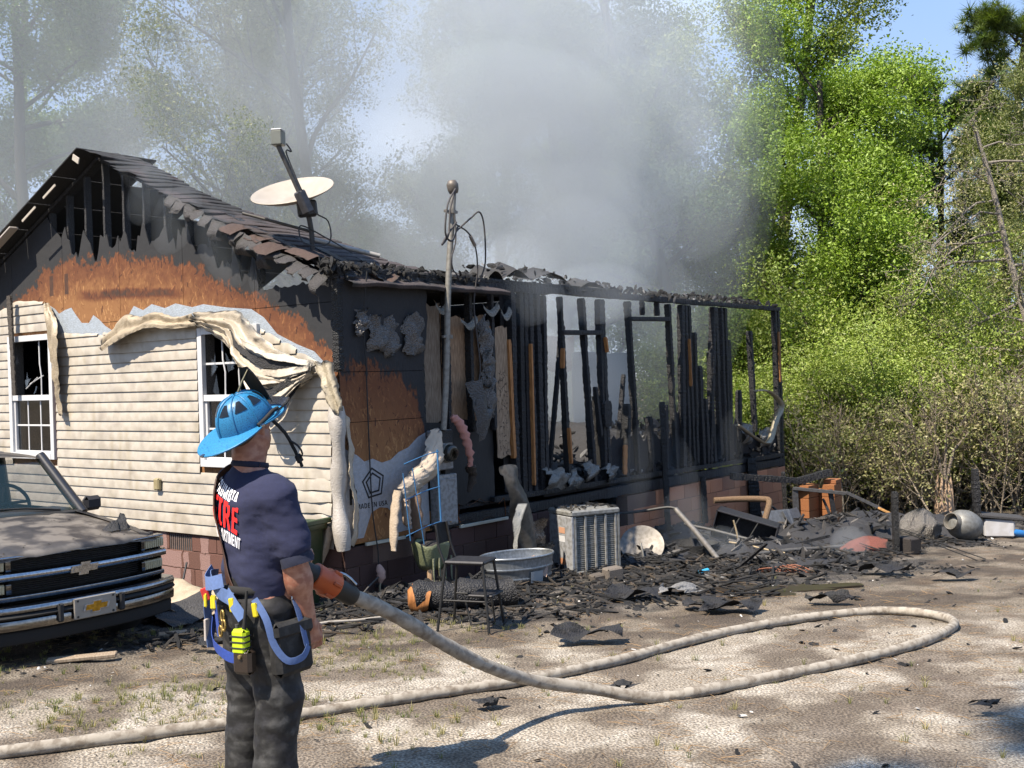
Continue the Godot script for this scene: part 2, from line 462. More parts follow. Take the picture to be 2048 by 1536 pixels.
func make_litter() -> void:
	var lists := [[], [], []]
	var cols := []
	for k in 61: cols.append(Color(1, 1, 1) * R(0.012, 0.06))
	var tries := 0
	var count := 0
	while count < 11000 and tries < 120000:
		tries += 1
		var Z := 4.2 + 17.0 * pow(rng.randf(), 1.0)
		var x := R(-0.56, 0.56) * Z
		var s := soil(x, -Z)
		var p := 0.05 + 0.95 * float(s[1])
		if Z < 7.5: p *= 0.35
		p *= sm(-0.25, 0.25, ns(x * 0.9, Z * 0.9, 31.0)) + 0.2
		if rng.randf() > p: continue
		var q := HX.affine_inverse() * Vector3(x, 0, -Z)
		if q.x > 0.0 and q.z < 0.05 and q.x < 10.3: continue
		var sz := 0.008 + 0.05 * pow(rng.randf(), 4.0) * (0.8 + 0.7 * float(s[1]))
		lists[count % 3].append(xf(Vector3(x, gy(x, -Z) + 0.008, -Z), Vector3(R(-0.5, 0.5), R(0, TAU), R(-0.5, 0.5)), Vector3(sz * R(0.7, 1.8), sz * R(0.4, 1.0), sz)))
		count += 1
	for k in 3:
		var o := many("charred_debris", chip(11 + k).mesh(), M.charred, lists[k], cols)
		tag(o, "loose black bits of charcoal strewn over the yard before the burnt house", "debris", "loose charcoal bits")
	# pale flecks: plaster, ash, paper
	var fl := []
	var fc := []
	for k in 37: fc.append(Color(0.5, 0.48, 0.45) * R(0.4, 1.3))
	for k in 2600:
		var Z := R(6.0, 19.0)
		var x := R(-0.5, 0.52) * Z
		if rng.randf() > 0.1 + float(soil(x, -Z)[1]): continue
		var sz := 0.007 + 0.022 * pow(rng.randf(), 4.0)
		fl.append(xf(Vector3(x, gy(x, -Z) + 0.012, -Z), Vector3(R(-0.6, 0.6), R(0, TAU), R(-0.6, 0.6)), Vector3(sz * 1.4, sz * 0.5, sz)))
	tag(many("plaster_flecks", chip(21).mesh(), M.plain, fl, fc), "tiny pale flecks of plaster and ash on the burnt ground", "debris")
	# burnt splinters and laths lying every way in the ash, and tufts of insulation
	var sl := []
	var il := []
	for k in 4200:
		var v := R(-2.5, 11.0)
		var w := 0.1 + 3.4 * pow(rng.randf(), 1.3)
		var p := hg(v, w)
		if rng.randf() > float(soil(p.x, p.z)[1]) * (1.1 - w * 0.2): continue
		if k % 12 == 0: il.append(xf(p + Vector3(0, 0.02, 0), Vector3(R(-1, 1), R(0, 6), R(-1, 1)), Vector3(1.2, 0.7, 1) * R(0.015, 0.06)))
		else:
			var l := 0.06 + 0.32 * pow(rng.randf(), 3.0)
			sl.append(xf(p + Vector3(0, 0.015 + 0.05 * pow(rng.randf(), 2.0), 0), Vector3(R(-0.2, 0.2), R(0, TAU), R(-0.35, 0.35)), Vector3(l, R(0.012, 0.03), R(0.012, 0.035))))
	var sp := MB.new()
	sp.tube([Vector3(-0.5, 0, 0), Vector3(-0.2, 0.12, 0.1), Vector3(0.2, -0.1, -0.1), Vector3(0.5, 0.05, 0)], [0.5, 0.62, 0.55, 0.35], 5, true, 0.2)
	tag(many("burnt_splinters", sp.mesh(), M.charred, sl, [Color(0.02, 0.02, 0.02), Color(0.035, 0.033, 0.03), Color(0.012, 0.012, 0.013), Color(0.07, 0.06, 0.05), Color(0.02, 0.019, 0.018), Color(0.16, 0.12, 0.08), Color(0.025, 0.024, 0.024)]), "burnt splinters and laths strewn over the ash along the wall", "debris")
	tag(many("insulation_tufts", chip(25).mesh(), M.foil, il, [Color(0.3, 0.28, 0.25), Color(0.4, 0.38, 0.35), Color(0.2, 0.16, 0.13), Color(0.45, 0.36, 0.3)]), "small pale tufts of insulation in the ash along the wall", "insulation")
	# pine needles and dead straw
	var nd := MB.new()
	nd.tube([Vector3(-0.5, 0, 0), Vector3(0, 0.05, 0.03), Vector3(0.5, 0, 0.1)], [0.02, 0.022, 0.012], 3, false)
	var nl := []
	var nc := []
	for k in 29: nc.append(Color(0.30, 0.19, 0.09) * R(0.5, 1.5))
	for k in 9000:
		var Z := 4.2 + 7.0 * rng.randf()
		var x := R(-0.52, 0.56) * Z
		if ns(x * 1.3, Z * 1.3, 44.0) < R(-0.15, 0.4): continue
		var sz := R(0.05, 0.14)
		nl.append(xf(Vector3(x, gy(x, -Z) + 0.01, -Z), Vector3(R(-0.15, 0.15), R(0, TAU), R(-0.15, 0.15)), Vector3(sz, sz * 0.6, sz * 0.6)))
	tag(many("pine_straw", nd.mesh(), M.plain, nl, nc), "scattered brown pine needles and straw on the sand", "straw")
	# sparse grass, mostly left of the firefighter
	var gm := MB.new()
	for k in 7:
		var a := TAU * k / 7.0
		var d := Vector3(cos(a), 0, sin(a))
		var s := Vector3(-d.z, 0, d.x) * 0.045
		var b := d * 0.12; var m := d * 0.3 + Vector3.UP * 0.6; var t := d * 0.75 + Vector3.UP * (0.8 + 0.25 * sin(k * 3.0))
		gm.quad(b - s, b + s, m + s * 0.7, m - s * 0.7, -d + Vector3.UP); gm.tri(m - s * 0.7, m + s * 0.7, t, -d + Vector3.UP)
	var gl := []
	var gc := []
	for k in 31: gc.append(Color(0.09, 0.12, 0.025).lerp(Color(0.28, 0.24, 0.11), rng.randf()))
	for k in 9000:
		var Z := R(4.6, 12.0)
		var x := R(-0.55, 0.5) * Z
		var d := sm(-0.05, 0.35, ns(x * 0.8, Z * 0.8, 50.0) + 0.25 * sm(1.0, -3.0, x)) * (0.02 + 0.98 * sm(0.8, -1.2, x)) * sm(5.5, 7.2, Z) * (1.0 - 0.85 * float(soil(x, -Z)[1]))
		d += 0.02
		if rng.randf() > d: continue
		var sz := R(0.02, 0.075)
		gl.append(xf(Vector3(x, gy(x, -Z) - 0.004, -Z), Vector3(0, R(0, TAU), 0), Vector3(sz, sz * R(0.5, 1.2), sz)))
	kind(tag(many("grass", gm.mesh(), M.leaf, gl, gc), "short sparse grass growing in the dirt beside the truck", "grass"), "stuff")

# ---------------------------------------------------------------- the burnt house
var house: Node3D
const CREAM := Color(0.50, 0.455, 0.385)
const BLACK := Color(0.018, 0.018, 0.02)
const ORANGE := Color(0.42, 0.19, 0.06)
var GX := Transform3D(Basis(Vector3(0, 0, 1), Vector3(0, 1, 0), Vector3(-1, 0, 0)), Vector3.ZERO)   # (w, h, outwards) of the gable wall

func pl(pts: Array, x: float) -> float:   # piecewise linear
	if x <= pts[0].x: return pts[0].y
	for k in range(1, pts.size()):
		if x <= pts[k].x: return lerpf(pts[k - 1].y, pts[k].y, (x - pts[k - 1].x) / (pts[k].x - pts[k - 1].x))
	return pts[-1].y

func char_post(mb: MB, a: Vector3, b: Vector3, sx: float, sz: float, wob := 1.0) -> void:
	# a charred timber: square section eaten to uneven scales, edges rounded off
	var L := a.distance_to(b)
	var N := maxi(int(L / 0.032), 3)
	var t := along(a, b)
	var sd := rng.randf() * 50.0
	var rows := []
	for i in N + 1:
		var y := -L / 2 + L * i / N
		var row := PackedVector3Array()
		var thin := 1.0 - 0.22 * wob * (0.5 + ns(sd, y * 1.2)) - (0.10 * wob if i % 2 == 0 else 0.0) * rng.randf()
		if i == 0 or i == N: thin *= 0.8
		for k in 9:
			var q: Vector2 = [Vector2(-1, -1), Vector2(0, -1.05), Vector2(1, -1), Vector2(1.05, 0), Vector2(1, 1), Vector2(0, 1.05), Vector2(-1, 1), Vector2(-1.05, 0), Vector2(-1, -1)][k]
			var j := thin * (1.0 - 0.10 * wob * ns(sd + k % 8 * 3.1, y * 6.0, 2.0) - 0.05 * wob * sin(i * 2.1 + (k % 8) * 1.7))
			row.append(t * Vector3(q.x * sx * 0.5 * j, y, q.y * sz * 0.5 * j))
		rows.append(row)
	var fl := MB.new(); fl.col = mb.col
	for i in N:
		for k in 8:
			var out: Vector3 = (rows[i][k] + rows[i + 1][k + 1]) * 0.5 - (t * Vector3(0, -L / 2 + L * (i + 0.5) / N, 0))
			mb.quad(rows[i][k], rows[i][k + 1], rows[i + 1][k + 1], rows[i + 1][k], out)
	for e in [0, N]:
		for k in 8: mb.tri(t * Vector3(0, (-L / 2 if e == 0 else L / 2), 0), rows[e][k], rows[e][k + 1], (a - b) if e == 0 else (b - a))

func stud(v0: float, h0: float, v1: float, h1: float, w := -0.06, wide := 0.045, deep := 0.09, c := BLACK) -> MeshInstance3D:
	var mb := MB.new(); mb.col = c * R(0.7, 1.4)
	char_post(mb, Vector3(v0, h0, w), Vector3(v1, h1, w), wide, deep)
	return put(mb, "stud", M.char, house)

func sheet(rows: Array, called: String, m: Material, c: Color, parent: Node, wr := 0.012, f := 6.0, per := 5, burn := 0.0, folds := 0.0) -> MeshInstance3D:
	# a limp sheet through rows of points, refined and wrinkled; the last rows may be scorched
	var fine := []
	for r in rows: fine.append(spline(r, per))
	var C: int = fine[0].size()
	var cols := []
	for j in C:
		var col := []
		for r in fine: col.append(r[j])
		cols.append(spline(col, per))
	var mb := MB.new()
	var out := []
	var N: int = cols[0].size()
	for i in N:
		var row := PackedVector3Array()
		for j in C:
			var p: Vector3 = cols[j][i]
			var k := wr * (ns(p.x * f + p.z * f, p.y * f * 0.6, 3.0) + 0.6 * ns(p.x * f * 2.2 + p.z * f * 2.2, p.y * f * 2.0, 5.0))
			if folds > 0.0:
				var fo := 0.034 * sin(float(i) / (N - 1) * TAU * folds + 1.5 * ns(p.z * 1.5 + p.x, p.y, 7.0)) * sin(PI * float(i) / (N - 1))
				p += Vector3(-fo, fo * 0.6, 0)
			row.append(p + Vector3(k, k * 0.5, k * 0.7))
		out.append(row)
	mb.grid(out)
	for q in mb.v.size():
		var p := mb.v[q]
		var cc := c * (0.9 + 0.25 * ns(p.x * 4 + p.z * 4, p.y * 4, 9.0))
		if burn > 0.0:
			var t := mb.uv[q]
			var ed := 1.0 - 5.0 * minf(minf(t.x * 1.5, (1.0 - t.x) * 1.5), minf(t.y, 1.0 - t.y))
			var b := sm(0.55, 0.72, 0.55 * maxf(ed, 0.0) + burn * 0.55 + 0.55 * ns(p.x * 5 + p.z * 6, p.y * 6, 12.0) + 0.25 * ns(p.z * 22 + p.x * 22, p.y * 22, 2.0))
			cc = cc.lerp(Color(0.03, 0.028, 0.026), b)
		cc.a = 1.0
		mb.c[q] = cc
	return put(mb, called, m, parent)

func g3(a: Array) -> Array:   # [w, h, out] triples of the gable wall to points
	var o := []
	for k in range(0, a.size(), 3): o.append(Vector3(-a[k + 2], a[k + 1], a[k]))
	return o
func l3(a: Array) -> Array:   # [v, h, out] triples of the long wall
	var o := []
	for k in range(0, a.size(), 3): o.append(Vector3(a[k], a[k + 1], a[k + 2]))
	return o

const TOPL := [Vector2(-8.2, 2.8), Vector2(-6.4, 2.98), Vector2(-5.98, 3.08), Vector2(-5.2, 3.02), Vector2(-5.17, 2.62), Vector2(-4.54, 2.59), Vector2(-3.88, 2.56), Vector2(-3.2, 2.6), Vector2(-2.17, 2.58), Vector2(-1.16, 2.5), Vector2(-0.85, 2.36), Vector2(-0.4, 2.16), Vector2(-0.2, 2.08), Vector2(0, 2.04)]
const WINS := [Vector4(-6.2, -5.14, 1.03, 2.62), Vector4(-2.18, -1.17, 1.02, 2.54)]   # w0, w1, h0, h1

func gable_burn(x: float, y: float, nz: FastNoiseLite) -> float:
	var w := x - 8.2
	var h := y - 0.2
	var up := [Vector2(-6.1, 3.0), Vector2(-5.7, 3.2), Vector2(-5.3, 3.42), Vector2(-4.83, 3.5), Vector2(-3.65, 3.44), Vector2(-3.06, 3.32), Vector2(-2.41, 3.27), Vector2(-1.47, 2.95), Vector2(-0.85, 2.67), Vector2(-0.4, 2.45), Vector2(-0.02, 2.12)]
	var b := pl(up, w)
	var n := nz.get_noise_2d(w * 70, h * 80) * 0.10 + nz.get_noise_2d(w * 420, h * 420) * 0.09 + nz.get_noise_2d(w * 1600, h * 900) * 0.05
	var s := maxf(sm(-0.05, 0.045, h - b + n * 1.3), 0.42 * sm(-0.55, 0.0, h - b + 2.0 * n))
	if w > -4.75 and w < -2.2:
		s = maxf(s, (0.62 + 3.0 * n) * sm(0.10, 0.02, absf(h - 3.02 + 0.05 * (w + 3.5) - n * 0.3)) * sm(-4.75, -4.3, w) * sm(-2.2, -2.7, w))
	if h > 3.1 and h < 3.35 and (absf(w + 5.17) < 0.04 or absf(w + 4.83) < 0.04): s = maxf(s, 0.7 + n)
	return s

func long_burn(x: float, y: float, nz: FastNoiseLite) -> float:
	var n := nz.get_noise_2d(x * 260, y * 120) * 0.16 + nz.get_noise_2d(x * 900, y * 500) * 0.10
	var b := pl([Vector2(0, 2.0), Vector2(0.15, 2.06), Vector2(0.7, 1.98), Vector2(1.0, 1.86), Vector2(1.12, 1.65), Vector2(1.24, 1.2)], x)
	return maxf(0.42 * sm(-1.0, 0.2, y - b + n), sm(-0.10, 0.08, y - b + n * 1.4))

func board_uv(mb: MB, on_gable: bool, w0: float, h0: float, W: float, Hh: float) -> void:
	for i in mb.v.size():
		var p := mb.v[i]
		mb.uv[i] = Vector2(((p.z if on_gable else p.x) - w0) / W, 1.0 - (p.y - h0) / Hh)

func make_house() -> void:
	house = thing("burnt_house", "burnt out single storey house with cream siding, scorched sheathing and bare black studs", "house")
	house.transform = HX
	house_gable()
	house_long()
	house_roof()
	house_inside()

func house_gable() -> void:
	var wall := Node3D.new(); wall.name = "gable_wall"; house.add_child(wall)
	# sheathing boards, cut along the burnt edge
	var out := PackedVector2Array([Vector2(-8.1, 0.3), Vector2(-0.005, 0.3), Vector2(-0.005, 2.93)])
	var w := -0.05
	while w > -8.1:
		var t: float
		if w > -1.2: t = 2.9 + 0.05 * ns(w * 9, 1.0)
		elif w > -2.3: t = lerpf(3.0, 3.5, (-1.2 - w) / 1.1)
		elif w > -4.7: t = 3.6
		elif w > -5.2: t = lerpf(3.6, 4.05, (-4.7 - w) / 0.5)
		else: t = 4.75 - 0.454 * (-w - 4.05) - 0.12
		if w < -1.2 and w > -4.9:
			var d := absf(fposmod(w + 0.2, 0.4) - 0.2)   # tongues of board left along each stud
			t += (0.22 + 0.2 * ns(w * 2.0, 6.0)) * sm(0.14, 0.04, d) + 0.2 * ns(w * 9.0, 2.0) + 0.08 * ns(w * 30.0, 5.0) - 0.06
		out.append(Vector2(w, t))
		w -= 0.045
	out.append(Vector2(-8.1, 2.9))
	var osb := mat(0.85, lin(0.8, 0.8, 0.8)); osb.vertex_color_use_as_albedo = false
	osb.albedo_texture = osb_image(1000, 620, 122.0, gable_burn)
	relief(osb, M.hgt, 0.2); osb.uv1_triplanar = false
	for i in 7:
		for j in 2:
			var r := PackedVector2Array([Vector2(-1.22 * (i + 1) - 0.02 + 0.003, 0.2 if j == 0 else 2.703), Vector2(-1.22 * i - 0.02 - 0.003, 0.2 if j == 0 else 2.703), Vector2(-1.22 * i - 0.02 - 0.003, 2.697 if j == 0 else 5.2), Vector2(-1.22 * (i + 1) - 0.02 + 0.003, 2.697 if j == 0 else 5.2)])
			for cut in Geometry2D.intersect_polygons(out, r):
				var parts := [cut]
				for wn in WINS:
					var nx := []
					for q in parts:
						nx.append_array(Geometry2D.clip_polygons(q, PackedVector2Array([Vector2(wn.x + 0.04, wn.z + 0.04), Vector2(wn.y - 0.04, wn.z + 0.04), Vector2(wn.y - 0.04, wn.w - 0.04), Vector2(wn.x + 0.04, wn.w - 0.04)])))
					parts = nx
				for q in parts:
					if Geometry2D.is_polygon_clockwise(q) or q.size() < 3: continue
					var mb := MB.new()
					mb.prism(q, GX, -0.012)
					board_uv(mb, true, -8.2, -0.2, 8.2, 5.08)
					put(mb, "sheathing_board", osb, wall)
	# ragged white housewrap between siding and boards
	for q in [[-5.22, 2.98, -5.1, 2.93, -5.0, 2.86, -4.86, 2.9, -4.72, 2.92, -4.64, 2.84, -4.5, 2.72, -4.34, 2.71, -4.24, 2.8, -4.12, 2.74, -4.0, 2.66, -3.82, 2.58, -3.8, 2.3, -5.22, 2.3],
			[-3.55, 2.72, -3.4, 2.86, -3.22, 2.8, -3.05, 2.86, -2.8, 2.8, -2.6, 2.84, -2.3, 2.78, -2.1, 2.8, -1.7, 2.74, -1.3, 2.7, -1.1, 2.6, -0.9, 2.42, -0.6, 2.3, -0.35, 2.22, -0.2, 2.1, -0.6, 1.9, -1.1, 2.2, -1.6, 2.55, -3.5, 2.5]]:
		var poly := PackedVector2Array()
		for k in range(0, q.size(), 2): poly.append(Vector2(q[k], q[k + 1]))
		var mb := MB.new(); mb.col = Color(0.37, 0.42, 0.48)
		mb.prism(poly, GX.translated_local(Vector3(0, 0, 0.004)), 0.003)
		put(mb, "housewrap", M.melt, wall)
	# lap siding, one board per course and run
	var e := 0.1143
	for k in 25:
		var h0 := 0.262 + e * k
		var cols := []
		var runs := []
		w = -8.1
		var seam := R(-5.5, -2.6)
		while w <= -0.075:
			var t := minf(h0 + e, pl(TOPL, w) + 0.02 * ns(w * 5, h0 * 3))
			var okc := t > h0 + 0.02
			for wn in WINS:
				if w > wn.x + 0.02 and w < wn.y - 0.02 and h0 + e > wn.z + 0.02 and h0 < wn.w - 0.02: okc = false
			if okc: cols.append(Vector2(w, t))
			if (not okc or w + 0.06 > -0.075 or absf(w - seam) < 0.03) and cols.size() > 1:
				runs.append(cols); cols = [cols[-1]] if okc else []
			elif not okc: cols = []
			w += 0.06
		for run in runs:
			var mb := MB.new()
			var rows := [PackedVector3Array(), PackedVector3Array(), PackedVector3Array(), PackedVector3Array(), PackedVector3Array()]
			var lift := R(0, 0.002)
			for q in run:
				var x: float = q.x
				var mel := sm(-1.3, -0.15, x) * sm(1.35, 0.5, h0)
				var ww := 0.0014 * ns(x * 1.2, h0 * 4.0, 6.0) + mel * (0.030 * ns(x * 3.0, h0 * 9.0, 1.0) + 0.014)
				var dh := mel * (0.03 * ns(x * 1.6, h0 * 7.0, 4.0) - 0.012) + 0.002 * ns(x * 1.5, h0 * 5.0)
				var fr: float = (q.y - h0) / e
				var pr := [[0.0, 0.008], [0.0, 0.027], [0.02, 0.03], [0.66, 0.026], [1.0, 0.012]]
				for r in 5:
					rows[r].append(Vector3(-(pr[r][1] + lift + ww), h0 + dh + e * pr[r][0] * fr + (0.004 if r == 4 else 0.0), x))
			mb.grid(rows, true)
			for i in mb.v.size():
				var p := mb.v[i]
				var c := CREAM * (1.0 + 0.06 * ns(p.z * 1.2, h0 * 8.0, 4.0))
				var st := sm(0.18, 0.42, ns(p.z * 7.0, p.y * 0.5, 15.0)) * sm(-0.3, 0.2, ns(p.z * 1.0, p.y * 2.2, 17.0))   # runs of dirty water
				c = c.lerp(Color(0.33, 0.275, 0.17), st * 0.45)
				var soot := sm(0.05, 0.4, ns(p.z * 3.0, p.y * 5.0, 19.0) + 0.5 * sm(-0.9, -0.1, p.z) * sm(0.9, 0.35, p.y))
				c = c.lerp(Color(0.2, 0.17, 0.14), soot * 0.35)
				c.a = 1
				mb.c[i] = c
			put(mb, "siding_board", M.vinyl, wall)
	# windows
	for wn in WINS: gable_window(wn)
	# foundation blocks
	var fnd := Node3D.new(); fnd.name = "foundation"; house.add_child(fnd)
	var core := MB.new(); core.col = Color(0.24, 0.15, 0.12)
	core.bx(Vector3(0.012, -1.4, -8.1), Vector3(0.19, 0.255, -0.012))
	put(core, "mortar", M.block, fnd)
	for r in 4:
		for k in 21:
			var w0 := -0.4 * (k + 1) + (0.2 if r % 2 else 0.0)
			var w1 := minf(w0 + 0.393, 0.0)
			w0 = maxf(w0, -8.1)
			if w1 - w0 < 0.05: continue
			var h1 := 0.26 - 0.2 * r
			if r == 0 and w0 < -2.4 and w1 > -2.9: # vent opening
				if w0 < -2.85: w1 = -2.86
				elif w1 > -2.45: w0 = -2.44
				if w1 - w0 < 0.05 or (w0 > -2.86 and w1 < -2.44): continue
			var mb := MB.new(); mb.col = Color(0.20, 0.095, 0.07) * R(0.9, 1.12)
			mb.bx(Vector3(0.0, h1 - 0.193, w0), Vector3(0.05, h1, w1), 0.004)
			put(mb, "concrete_block", M.block, fnd)
	var vt := MB.new(); vt.col = Color(0.07, 0.07, 0.075)
	vt.bx(Vector3(0.03, 0.06, -2.86), Vector3(0.05, 0.25, -2.44))
	var vent := put(vt, "foundation_vent", M.dull_metal, fnd)
	for k in 11:
		var s := MB.new(); s.col = Color(0.16, 0.16, 0.165)
		s.box(xf(Vector3(0.015, 0.155, -2.84 + 0.038 * k), Vector3(0, 0.5, 0)), Vector3(0.03, 0.18, 0.008))
		put(s, "slat", M.dull_metal, vent)
	# flaked paint on the blocks: pale bare patches with their own outlines
	for q in [[-3.0, -2.9, 0.25, 0.06], [-3.02, -2.63, 0.052, -0.13], [-2.6, -2.5, 0.05, -0.12], [-3.03, -2.66, -0.142, -0.335], [-2.6, -2.47, -0.142, -0.34], [-2.28, -2.14, 0.24, 0.06], [-2.3, -2.12, 0.05, -0.135], [-2.26, -2.15, -0.145, -0.34]]:
		var poly := PackedVector2Array()
		var a: Array = q
		for s in 4:
			for k in 8:
				var t := k / 8.0
				var p: Vector2 = [Vector2(lerpf(a[0], a[1], t), a[3]), Vector2(a[1], lerpf(a[3], a[2], t)), Vector2(lerpf(a[1], a[0], t), a[2]), Vector2(a[0], lerpf(a[2], a[3], t))][s]
				poly.append(p + Vector2(0.02 * ns(p.x * 9, p.y * 9, 3.0), 0.012 * ns(p.x * 9, p.y * 9, 8.0)))
		var mb := MB.new(); mb.col = Color(0.40, 0.25, 0.22)
		mb.prism(poly, GX.translated_local(Vector3(0, 0, 0.001)), 0.0015)
		put(mb, "flaked_patch", M.block, fnd)
	# melted siding hanging down
	var ms := func(rows: Array, burn: float, c: Color) -> void: sheet(rows, "melted_siding", M.melt, c, house, 0.02, 7.0, 7, burn, 4.0 if rows.size() > 3 else 1.5)
	ms.call([g3([-5.24, 3.02, 0.03, -5.22, 2.8, 0.05, -5.2, 2.5, 0.05, -5.12, 2.1, 0.04, -5.03, 1.85, 0.05, -4.98, 1.62, 0.06]), g3([-5.18, 3.0, 0.06, -5.08, 2.8, 0.12, -5.0, 2.5, 0.13, -4.98, 2.1, 0.11, -4.95, 1.85, 0.1, -4.92, 1.6, 0.09]), g3([-5.16, 3.0, 0.05, -4.95, 2.8, 0.08, -4.8, 2.52, 0.16, -4.83, 2.1, 0.14, -4.86, 1.85, 0.12, -4.8, 1.58, 0.12])], 0.1, Color(0.40, 0.33, 0.23))
	ms.call([g3([-3.95, 2.52, 0.07, -3.75, 2.6, 0.07, -3.5, 2.76, 0.06, -3.2, 2.72, 0.06, -2.9, 2.76, 0.06, -2.5, 2.68, 0.06, -2.2, 2.72, 0.05]), g3([-3.9, 2.42, 0.14, -3.7, 2.5, 0.14, -3.5, 2.6, 0.13, -3.2, 2.63, 0.13, -2.9, 2.68, 0.12, -2.5, 2.62, 0.11, -2.15, 2.64, 0.1]), g3([-3.82, 2.34, 0.18, -3.65, 2.4, 0.19, -3.45, 2.46, 0.19, -3.2, 2.53, 0.18, -2.9, 2.58, 0.17, -2.5, 2.55, 0.14, -2.1, 2.56, 0.12])], 0.16, Color(0.42, 0.35, 0.25))
	ms.call([g3([-2.2, 2.72, 0.05, -1.8, 2.7, 0.08, -1.4, 2.68, 0.1, -1.15, 2.5, 0.12, -0.8, 2.28, 0.12, -0.4, 2.12, 0.1, -0.2, 2.12, 0.08]), g3([-2.2, 2.64, 0.1, -1.8, 2.6, 0.14, -1.45, 2.52, 0.17, -1.2, 2.3, 0.2, -0.8, 2.08, 0.2, -0.45, 2.0, 0.16, -0.22, 2.06, 0.1]), g3([-2.2, 2.6, 0.1, -1.85, 2.55, 0.16, -1.5, 2.42, 0.2, -1.25, 2.14, 0.26, -0.88, 1.93, 0.27, -0.5, 1.88, 0.2, -0.27, 1.98, 0.12]), g3([-2.2, 2.58, 0.08, -1.9, 2.5, 0.13, -1.42, 2.28, 0.2, -1.15, 2.02, 0.22, -0.85, 1.85, 0.2, -0.52, 1.83, 0.15, -0.3, 1.95, 0.08])], 0.42, Color(0.45, 0.39, 0.30))
	ms.call([g3([-0.28, 2.1, 0.06, -0.18, 1.9, 0.07, -0.1, 1.75, 0.09, -0.02, 1.63, 0.1]), g3([-0.15, 2.12, 0.12, -0.06, 1.9, 0.14, 0.0, 1.75, 0.13, 0.06, 1.6, 0.12]), g3([-0.02, 2.1, 0.06, 0.04, 1.9, 0.08, 0.09, 1.75, 0.09, 0.12, 1.62, 0.09])], 0.7, Color(0.45, 0.39, 0.28))
	ms.call([g3([-0.36, 0.5, 0.04, -0.34, 0.3, 0.08, -0.28, 0.05, 0.12]), g3([-0.2, 0.5, 0.09, -0.2, 0.32, 0.15, -0.25, 0.08, 0.15]), g3([-0.1, 0.48, 0.05, -0.12, 0.3, 0.08, -0.22, 0.06, 0.13])], 0.1, Color(0.36, 0.27, 0.19))
	# narrow ribbons of siding sagging below the second window, charred between
	for k in 9:
		var rows := [[], []]
		var sag := 0.10 + 0.075 * k
		var hw := R(0.022, 0.05)
		for i in 9:
			var t := i / 8.0
			var w0 := lerpf(-1.62 + 0.05 * k, -0.24 - 0.02 * k, t)
			var h := lerpf(2.58 - 0.035 * k, 2.10 - 0.02 * k, t) - sag * sin(PI * pow(t, 0.85)) + R(-0.012, 0.012)
			var o := 0.15 + 0.13 * sin(PI * t) + R(-0.012, 0.012) - 0.008 * absf(k - 5)
			rows[0].append(Vector3(-o, h + hw, w0)); rows[1].append(Vector3(-o - R(0.0, 0.05), h - hw * R(0.4, 1.2), w0 + 0.02))
		sheet(rows, "melted_ribbon", M.melt if k % 3 != 1 else M.charred, Color(0.50, 0.44, 0.35) * R(0.85, 1.1) if k % 3 != 1 else BLACK * 1.5, house, 0.012, 9.0, 5, 0.35)
	# corner post, slumped outwards
	var cp := MB.new(); cp.col = Color(0.44, 0.41, 0.37)
	var pts := []
	var rd := []
	for k in 19:
		var h := lerpf(1.66, 0.26, k / 18.0)
		pts.append(Vector3(-0.035 - 0.02 * sin(k * 0.5), h, -0.025 + 0.03 * sin(k * 0.45) + 0.03 * k / 18.0)); rd.append(0.075 + 0.014 * sin(k * 0.9))
	cp.tube(pts, rd, 14, true, 0.03)
	put(cp, "corner_trim", M.melt, house)
	ms.call([l3([0.0, 1.6, 0.06, 0.02, 1.2, 0.08, 0.03, 0.9, 0.09, 0.06, 0.6, 0.1, 0.02, 0.3, 0.07]), l3([0.07, 1.55, 0.03, 0.12, 1.2, 0.03, 0.12, 0.9, 0.04, 0.17, 0.62, 0.04, 0.1, 0.3, 0.03])], 0.3, Color(0.52, 0.45, 0.35))
	# bare wall studs of the gable, behind the burnt opening
	for k in 12:
		var sw := -1.2 - 0.4 * k
		var top := 4.72 - 0.454 * absf(sw + 4.05)
		var mb := MB.new(); mb.col = Color(0.045, 0.045, 0.048)
		char_post(mb, Vector3(0.065, 2.95, sw), Vector3(0.065, top, sw), 0.09, 0.042, 0.6)
		put(mb, "gable_stud", M.char, house)
	# rafters along the rake, corner charred joists
	for sd in [-1.0, 1.0]:
		var mb := MB.new(); mb.col = BLACK * 1.6
		char_post(mb, Vector3(0.06, 4.68, -4.05), Vector3(0.06, 2.86, -4.05 + sd * 4.05), 0.05, 0.14, 0.7)
		put(mb, "rafter", M.char, house)
	# outlet box on the siding
	var ob := MB.new(); ob.col = Color(0.34, 0.29, 0.16)
	ob.box(xf(Vector3(-0.055, 0.80, -2.97)), Vector3(0.055, 0.135, 0.10), 0.014)
	put(ob, "outlet_box", M.vinyl, house)
	# rake boards left on the far slope
	for q in [[-6.0, 8.7, 0.0, Color(0.60, 0.56, 0.5)], [-5.55, 8.7, -0.13, Color(0.42, 0.38, 0.33)]]:
		var a := Vector3(-0.26, 4.79 - 0.454 * (-q[0] - 4.05) + q[2], q[0])
		var b := Vector3(-0.26, 4.79 - 0.454 * (q[1] - 4.05) + q[2], -q[1])
		var mb := MB.new(); mb.col = q[3]
		mb.box(along(a, b), Vector3(0.025, a.distance_to(b), 0.12), 0.004)
		put(mb, "rake_board", M.white, house)
	for q in [[-4.02, 4.78, 0.14, 0.5], [-4.62, 4.47, 0.3, -0.43], [-5.1, 4.25, 0.34, -0.43]]:
		var mb := MB.new(); mb.col = Color(0.5, 0.45, 0.37)
		mb.box(xf(Vector3(-0.31, q[1] - 0.16, q[0]), Vector3(q[3], 0, 0.1)), Vector3(0.012, 0.028 if q[2] > 0.2 else 0.07, q[2]))
		put(mb, "rake_remnant", M.white, house)
